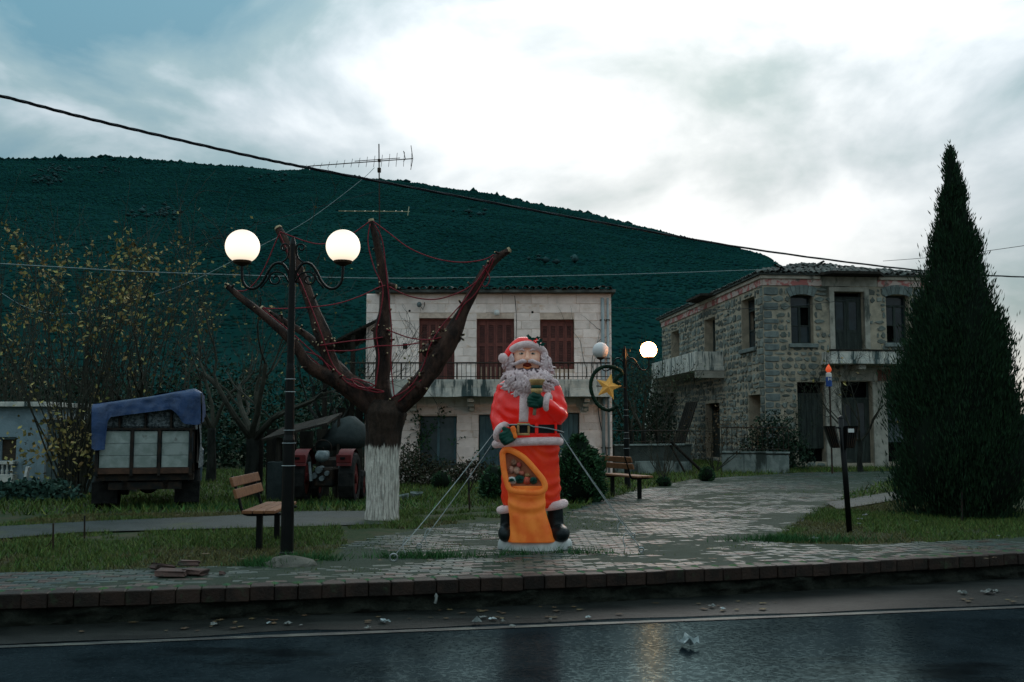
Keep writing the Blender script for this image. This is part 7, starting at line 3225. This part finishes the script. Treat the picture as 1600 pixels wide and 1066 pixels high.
# ================================================================== STAKES, TUBS, SLABS
for px, pyt, pyb, r_, lab in ((83, 818, 859, 0.012, "thin iron stake with a bent wire on the lawn"), (132, 806, 841, 0.012, "thin straight iron stake on the lawn near the side path"),
                              (1503, 768, 814, 0.018, "short dark stake under the cypress"), (734, 720, 797, 0.02, "tall dark stake leaning behind the guy ropes")):
    b = ng(px, pyb)
    p = at(px - (3 if px == 734 else 0), pyt, b.y)
    g = MB()
    g.tube([b - Vector((0, 0, 0.05)), p], r_, 6)
    if px == 83:
        g.tube([b + Vector((-0.01, 0, 0.14)), b + Vector((-0.06, 0, 0.06)), b + Vector((-0.13, 0, 0.01))], 0.006, 5)
    if px == 734:
        q = at(739, 700, b.y)
        g.tube([b.lerp(p, 0.35), at(742, 745, b.y), ], 0.014, 5)
    tag(g.build("iron_stake", m_iron, None), lab, "stake")
m_slab = M("broken_red_slab", (0.105, 0.06, 0.05), (0.07, 0.045, 0.04), 6, 0.7, 0.6, 30, rnd=0.2, dirt=((0.05, 0.055, 0.04), 4, (1, 1, 1), 0.52, 0.66))
for i, (px, py, w, d_, h, rz, z0, lab) in enumerate((
        (268, 902, .30, .2, .06, .1, .0, "broken red paving slab lying flat at the near edge of the slab heap"),
        (305, 900, .22, .2, .06, -.15, .0, "square red paving slab beside the broken one in the slab heap"),
        (252, 893, .2, .16, .07, .7, .0, "dark red slab fragment tilted at the lamp-less end of the slab heap"),
        (295, 893, .2, .14, .05, .3, .05, "small red slab fragment lying on top of the slab heap"),
        (346, 900, .06, .05, .04, .4, .0, "small dark stone lying apart from the slab heap"))):
    b = gp(px, py)
    g = MB()
    g.box((0, 0, h / 2), (w, d_, h), bev=0.012)
    rr = random.Random(i)
    g.v = [(x + rr.uniform(-.02, .02), y + rr.uniform(-.02, .02), z + rr.uniform(-.006, .006)) for x, y, z in g.v]
    o = g.build("paving_slab", m_slab, None)
    o.location = (b.x, b.y, 0.012 + z0)
    o.rotation_euler = (0.05 * rr.uniform(-1, 1), 0.22 if i == 2 else 0.03, rz)
    tag(o, lab, "slab", "heap of broken paving slabs")
for px, py, w, lab in ((630, 781, 17, "low grey trough half hidden by the whitewashed trunk"), (651, 777, 20, "grey broken concrete trough beside the weeds")):
    b = ng(px, py)
    k = b.y / F
    g = MB()
    w2 = w * k / 2
    g.loft([(b.x, b.y, b.z - .03, w2 * .9, .14), (b.x, b.y, b.z + 7 * k, w2, .17), (b.x, b.y, b.z + 8 * k, w2 * .93, .15), (b.x, b.y, b.z + 3 * k, w2 * .8, .11)], 16, e=0.45)
    g.v = [(x, y, z + (0.05 * n2(x, y, 4, 3) if z > b.z + 6 * k else 0)) for x, y, z in g.v]
    tag(g.build("concrete_trough", m_lowwall, None), lab, "trough")

# ================================================================== CABLES
m_cable = M("black_cable", (0.008, 0.010, 0.014), (0.012, 0.014, 0.018), 8, 0.5)
m_wire = M("pale_wire", (0.20, 0.25, 0.25), (0.15, 0.2, 0.2), 8, 0.6)
m_pole = M("timber_pole", (0.07, 0.06, 0.05), (0.045, 0.04, 0.034), 5, 0.85, 0.5, 20, stretch=(1, 1, 0.2))


def px_path(pts, Y0, Y1):
    n = len(pts)
    x0, x1 = pts[0][0], pts[-1][0]
    out = []
    for (px, py) in pts:
        f = (px - x0) / (x1 - x0)
        # straight run on the ground plan between the two ends
        A_, B_ = at(x0, py, Y0), at(x1, py, Y1)
        kx = ray(px, py).x / ray(px, py).y
        # intersect sight line with the plan line A-B
        dx, dy = B_.x - A_.x, B_.y - A_.y
        t = (kx * A_.y - A_.x) / (dx - kx * dy)
        out.append(at(px, py, A_.y + dy * t))
    return out


main_px = [(-120, 126), (0, 150), (120, 181), (250, 212), (400, 246), (500, 266), (700, 304), (950, 350), (1200, 393), (1450, 424), (1600, 433), (1720, 436)]
P = px_path(main_px, 12.0, 34.0)
SP = smooth_path(P, 10)
g = MB()
for ph_ in (0, 2.1, 4.2):                     # three twisted cores
    Q = []
    for i, p in enumerate(SP):
        a = i * 0.9 + ph_
        Q.append(p + Vector((0.0, math.cos(a) * 0.013, math.sin(a) * 0.013)))
    g.tube(Q, 0.0125, 5)
cab = tag(g.build("service_cable", m_cable, None, smooth=True), "thick black twisted cable sweeping down across the sky in front of the hill", "cable")
cab["kind"] = "stuff"
del cab["kind"]
for p, lab in ((SP[0], "timber utility pole carrying the thick black cable on the truck side of the square"), (SP[-1], "timber utility pole carrying the thick black cable beyond the stone house")):
    t = thing("utility_pole", lab, "pole", (p.x, p.y, 0))
    g = MB()
    g.tube([(p.x, p.y, -0.3), (p.x, p.y, p.z + 0.3)], [0.14, 0.1], 12)
    g.build("pole", m_pole, t, smooth=True)
    g = MB()
    g.box((p.x, p.y - 0.12, p.z), (0.06, 0.12, 0.1), bev=0.01)
    g.build("clamp", m_steel, t)
w1 = smooth_path(px_path([(-90, 406), (0, 412), (120, 419), (230, 425), (450, 432), (620, 435), (780, 433), (1000, 428), (1198, 421)], 21.0, 37.6), 6)
g = MB()
g.tube(w1, 0.011, 4)
tag(g.build("overhead_wire", m_wire, None), "thin pale wire stretched behind the lamp to the stone house roof", "wire")
p = w1[0]
t = thing("utility_pole", "slim utility pole carrying the thin pale wire beside the pale blue house", "pole", (p.x, p.y, 0))
g = MB()
g.tube([(p.x, p.y, -0.3), (p.x, p.y, p.z + 0.2)], [0.11, 0.08], 10)
g.build("pole", m_pole, t, smooth=True)
for pts, Y0, Y1, r_, lab in (([(2, 458), (40, 480), (90, 491), (140, 486), (200, 470), (260, 455), (330, 425), (400, 388), (480, 345), (560, 285), (585, 262)], 27.0, 33.5, 0.009, "thin drooping wire running from the shrubs up to the aerial mast"),
                             ([(585, 300), (520, 318), (440, 340), (330, 372), (240, 404)], 33.5, 40.0, 0.008, "thin dark stay wire falling from the aerial mast towards the hill"),
                             ([(959, 481), (1040, 483), (1120, 484), (1240, 478), (1350, 466)], 31.9, 37.6, 0.009, "thin wire from the whitewashed house to the balcony door of the stone house"),
                             ([(1380, 408), (1480, 400), (1600, 384), (1720, 366)], 41.0, 30.0, 0.010, "thin wire rising from the stone house roof past the cypress")):
    g = MB()
    g.tube(smooth_path(px_path(pts, Y0, Y1), 5), r_, 4)
    tag(g.build("overhead_wire", m_wire if "pale" in lab or "drooping" in lab else m_cable, None), lab, "wire")
# cable dropping down the front wall of the whitewashed house
g = MB()
g.tube(smooth_path([at(x, y, LY - 0.07) for x, y in ((934, 566), (933, 610), (936, 650), (942, 680), (947, 705), (948, 735))], 5), 0.013, 5)
tag(g.build("wall_cable", m_cable, None), "black cable hanging down the corner of the whitewashed house", "cable")
g = MB()
g.tube(smooth_path([at(x, y, LY - 0.035) for x, y in ((804, 462), (806, 480), (807, 510), (805, 560))], 4), 0.008, 4)
tag(g.build("wall_cable", m_cable, None), "thin black cable down the wall between two shutters of the whitewashed house", "cable")

# ================================================================== GRASS
m_grass = M("wet_grass", (0.040, 0.086, 0.018), (0.082, 0.104, 0.024), 2.0, 0.7, rnd=0.5, hue=0.035)
m_dry = M("dull_grass", (0.074, 0.082, 0.026), (0.105, 0.086, 0.036), 2.0, 0.8, rnd=0.45, hue=0.03)
gr = np.random.RandomState(77)


def grass(name, label, xs_, ys_, hmin, hmax, wmin, mat, seed):
    r_ = np.random.RandomState(seed)
    N = len(xs_)
    zs_ = np.array([tz(x, y) for x, y in zip(xs_, ys_)]) - 0.012
    h = r_.uniform(hmin, hmax, N)
    an = r_.uniform(0, 2 * math.pi, N)
    w = wmin * r_.uniform(0.7, 1.4, N)
    ln = r_.normal(0, 0.55, (N, 2)) * h[:, None]
    b0 = np.stack([xs_ - np.cos(an) * w, ys_ - np.sin(an) * w, zs_], 1)
    b1 = np.stack([xs_ + np.cos(an) * w, ys_ + np.sin(an) * w, zs_], 1)
    tp = np.stack([xs_ + ln[:, 0], ys_ + ln[:, 1], zs_ + h], 1)
    V = np.stack([b0, b1, tp], 1).reshape(-1, 3)
    return stuff(np_mesh(name, V, np.arange(N * 3).reshape(N, 3), mat), label, "grass")


def scatter(n, x0, x1, y0, y1, fn):
    X = gr.uniform(x0, x1, n)
    Yk = np.array([yk(x) for x in X])
    Y = Yk + gr.uniform(y0, y1, n)
    ok = fn(X, Y)
    return X[ok], Y[ok]


def lawn(X, Y):
    o_ = ~in_poly(X + gr.normal(0, 0.05, len(X)), Y + gr.normal(0, 0.08, len(X)), plaza_poly)
    for pp in path_polys:
        o_ &= ~in_poly(X + gr.normal(0, 0.12, len(X)), Y + gr.normal(0, 0.16, len(X)), pp)
    o_ &= (np.abs(X) < 0.62 * Y + 0.5)
    nz = np.array([n2(x, y, 0.8, 51) + 0.5 * n2(x, y, 2.6, 53) for x, y in zip(X, Y)])
    patchy = in_poly(X, Y, mixed_poly)
    o_ &= ~(patchy & (nz < -0.05))
    o_ &= ~((nz < -0.62))
    return o_


mixed_poly = [(p.x, p.y) for p in (gp(470, 890), (gp(545, 850)), gp(520, 800), gp(640, 790), gp(900, 790), gp(900, 812), gp(640, 845))]
X, Y = scatter(175000, -8, 9.5, 0.5, 9, lawn)
sel = np.array([n2(x, y, 0.5, 61) + 0.35 * n2(x, y, 3, 63) for x, y in zip(X, Y)]) > 0.02
grass("lawn_grass", "short wet green grass on the lawns around the paved square", X[sel], Y[sel], 0.03, 0.085, 0.006, m_grass, 1)
grass("lawn_grass", "thin dull yellowish grass on the trodden parts of the lawns", X[~sel], Y[~sel], 0.02, 0.06, 0.006, m_dry, 2)
X, Y = scatter(90000, -18, 18, 9, 34, lawn)
grass("lawn_grass", "rough grass on the ground in front of the two houses", X, Y, 0.05, 0.17, 0.014, m_grass, 3)


# moss and weeds in the paving
def weeds(X, Y):
    o_ = in_poly(X, Y, plaza_poly) & (np.abs(X) < 0.6 * Y)
    nz = np.array([n2(x, y, 1.1, 71) + 0.6 * n2(x * 0.5, y, 3.4, 73) for x, y in zip(X, Y)])
    near_m = in_poly(X, Y, mixed_poly)
    lim = np.where(near_m, -0.12, np.where((X < 1.6) & (Y > 12.4), 0.02, 0.40))
    tk_ = np.array([Yv - yk(x) for x, Yv in zip(X, Y)])
    return o_ & (nz > lim) & (tk_ > 0.35)


X, Y = scatter(110000, -7, 9, 0.3, 13, weeds)
grass("paving_weeds", "low green weeds and moss growing in the joints of the paving", X, Y, 0.012, 0.05, 0.006, m_grass, 5)
# tufts: at the eye ring, at the lamp foot, along statue plinth
tx, ty = [], []
for (px, py, n, sx, sy) in ((660, 872, 900, .35, .07), (480, 876, 500, .18, .06), (415, 884, 600, .16, .08), (800, 868, 160, .2, .03), (905, 866, 200, .22, .03), (1260, 846, 900, .5, .1), (1215, 845, 500, .2, .08), (540, 783, 900, .7, .3), (300, 792, 900, .9, .2)):
    b = gp(px, py)
    tx += list(gr.normal(b.x, sx, n))
    ty += list(gr.normal(b.y, sy, n))
grass("grass_tufts", "taller fresh green grass tufts at the paving edges and lamp foot", np.array(tx), np.array(ty), 0.05, 0.14, 0.006, M("fresh_grass", (0.018, 0.075, 0.022), (0.03, 0.09, 0.024), 3, 0.7, rnd=0.4), 6)

# ================================================================== LITTER
m_paper = M("wet_paper", (0.19, 0.20, 0.185), (0.09, 0.10, 0.095), 14, 0.6, 0.4, 40, rnd=0.25)
m_dleaf = M("dead_leaf", (0.10, 0.065, 0.03), (0.055, 0.04, 0.024), 10, 0.7, rnd=0.4, hue=0.02)
m_bag = M("clear_bag", (0.34, 0.38, 0.38), (0.2, 0.24, 0.24), 9, 0.3, 0.3, 30)


def scrap(name, label, cat, px, py, size, z, mat, seed, group, hfac=0.5):
    rr = random.Random(seed)
    b = gp(px, py, z)
    g = MB()
    n = 5
    vs_ = []
    for i in range(n):
        for j in range(n):
            u, v = i / (n - 1) - .5, j / (n - 1) - .5
            hh = size * hfac * max(0, 0.35 + 0.9 * mnoise.noise(Vector((u * 3.1 + seed, v * 3.1, seed * .7)))) * (1 - 1.2 * max(abs(u), abs(v)))
            vs_.append((u * size * (1 + .35 * rr.uniform(-1, 1)), v * size * .8 * (1 + .35 * rr.uniform(-1, 1)), max(0.001, hh) + 0.002 * rr.random()))
    g.add(vs_, [(i * n + j, (i + 1) * n + j, (i + 1) * n + j + 1, i * n + j + 1) for i in range(n - 1) for j in range(n - 1)])
    o = g.build(name, mat, None)
    o.location = (b.x, b.y, z + 0.004)
    o.rotation_euler = (0, 0, rr.uniform(0, 6.28))
    return tag(o, label, cat, group)


k = 0
for (px, py, s) in ((1272, 842, .13), (1344, 812, .09), (1352, 806, .1), (1432, 815, .06), (1371, 761, .07), (1353, 766, .07), (1560, 838, .05), (1342, 819, .06)):
    scrap("paper_scrap", "white scrap of paper lying on the lawn by the litter bin post", "litter", px, py, s, 0.03, m_paper, 100 + k, "paper scraps on the lawn near the bins")
    k += 1
scrap("plastic_bag", "crumpled pale plastic bag lying on the wet asphalt beyond the edge line", "litter", 1075, 1010, .14, ZR + .004, m_bag, 140, None, 1.6)
for i, (px, py, s) in enumerate(((1543, 927, .12), (1505, 928, .08), (1558, 925, .06))):
    scrap("paper_scrap", "torn pale scrap in the muddy gutter towards the cypress", "litter", px, py, s, ZR + .012, m_paper, 150 + i, "pale scraps in the gutter towards the cypress", 1.0)
for i, (px, py, s) in enumerate(((600, 973, .16), (575, 982, .09), (745, 974, .14), (770, 969, .12), (755, 966, .1), (785, 972, .08), (920, 966, .1), (860, 969, .07), (335, 977, .1), (420, 975, .08), (450, 976, .12), (1112, 949, .12), (1130, 953, .1), (470, 978, .05), (800, 980, .09))):
    scrap("gutter_scrap", "wet paper scrap washed into the gutter below the kerb", "litter", px, py, s * 0.6, ZR + .012, m_paper if i % 3 else m_bag, 170 + i, "wet paper scraps in the gutter", 0.8)
for i in range(60):
    cx = rr.choice((380, 430, 600, 640, 745, 790, 840, 930, 1115, 1180, 1530, 100, 250))
    px, py0 = cx + rr.gauss(0, 40), None
    xg = (px - 800) / F * 9.2
    py = 669 + (HC - ZR) / ((yl(xg) + rr.uniform(0.15, 0.75)) / F)
    o = scrap("dead_leaf", "brown dead leaf lying in the wet gutter", "leaf", px, py, rr.uniform(.03, .07), ZR + .012, m_dleaf, 300 + i, "dead leaves in the gutter", 0.12)
for i in range(40):
    px, py = rr.uniform(40, 1560), rr.uniform(800, 880)
    scrap("dead_leaf", "brown dead leaf lying on the square or lawn", "leaf", px, py, rr.uniform(.04, .08), 0.03, m_dleaf, 400 + i, "dead leaves on the square and lawns", 0.2)
b = gp(681, 938, ZR)
g = MB()
q = Vector((at(681, 925, yk(at(681, 925, 9.8).x) - 0.03).x, yk(at(681, 925, 9.8).x) - 0.03, 0))
g.tube(smooth_path([q + Vector((0, 0.02, -0.12)), q + Vector((0.005, -0.02, -0.17)), q + Vector((-0.005, -0.03, -0.21))], 4), [0.006, 0.012, 0.02] + [0.014] * 6, 6)
tag(g.build("hanging_rag", m_paper, None), "white rag hanging from the kerb blocks over the concrete footing", "rag")

# dark creeper over the lower corner of the stone house
starts = [ff_.p(u, 0.0, 0.12) for u in (0.1, 0.35, 0.7, 1.0)]
cr_ = vine("wall_creeper", "dark leafless creeper climbing the lower front corner of the stone house", starts, 31, n=24, step=0.14, r0=0.016, wander=0.8, leaf=0.04, leafmat=m_bram)
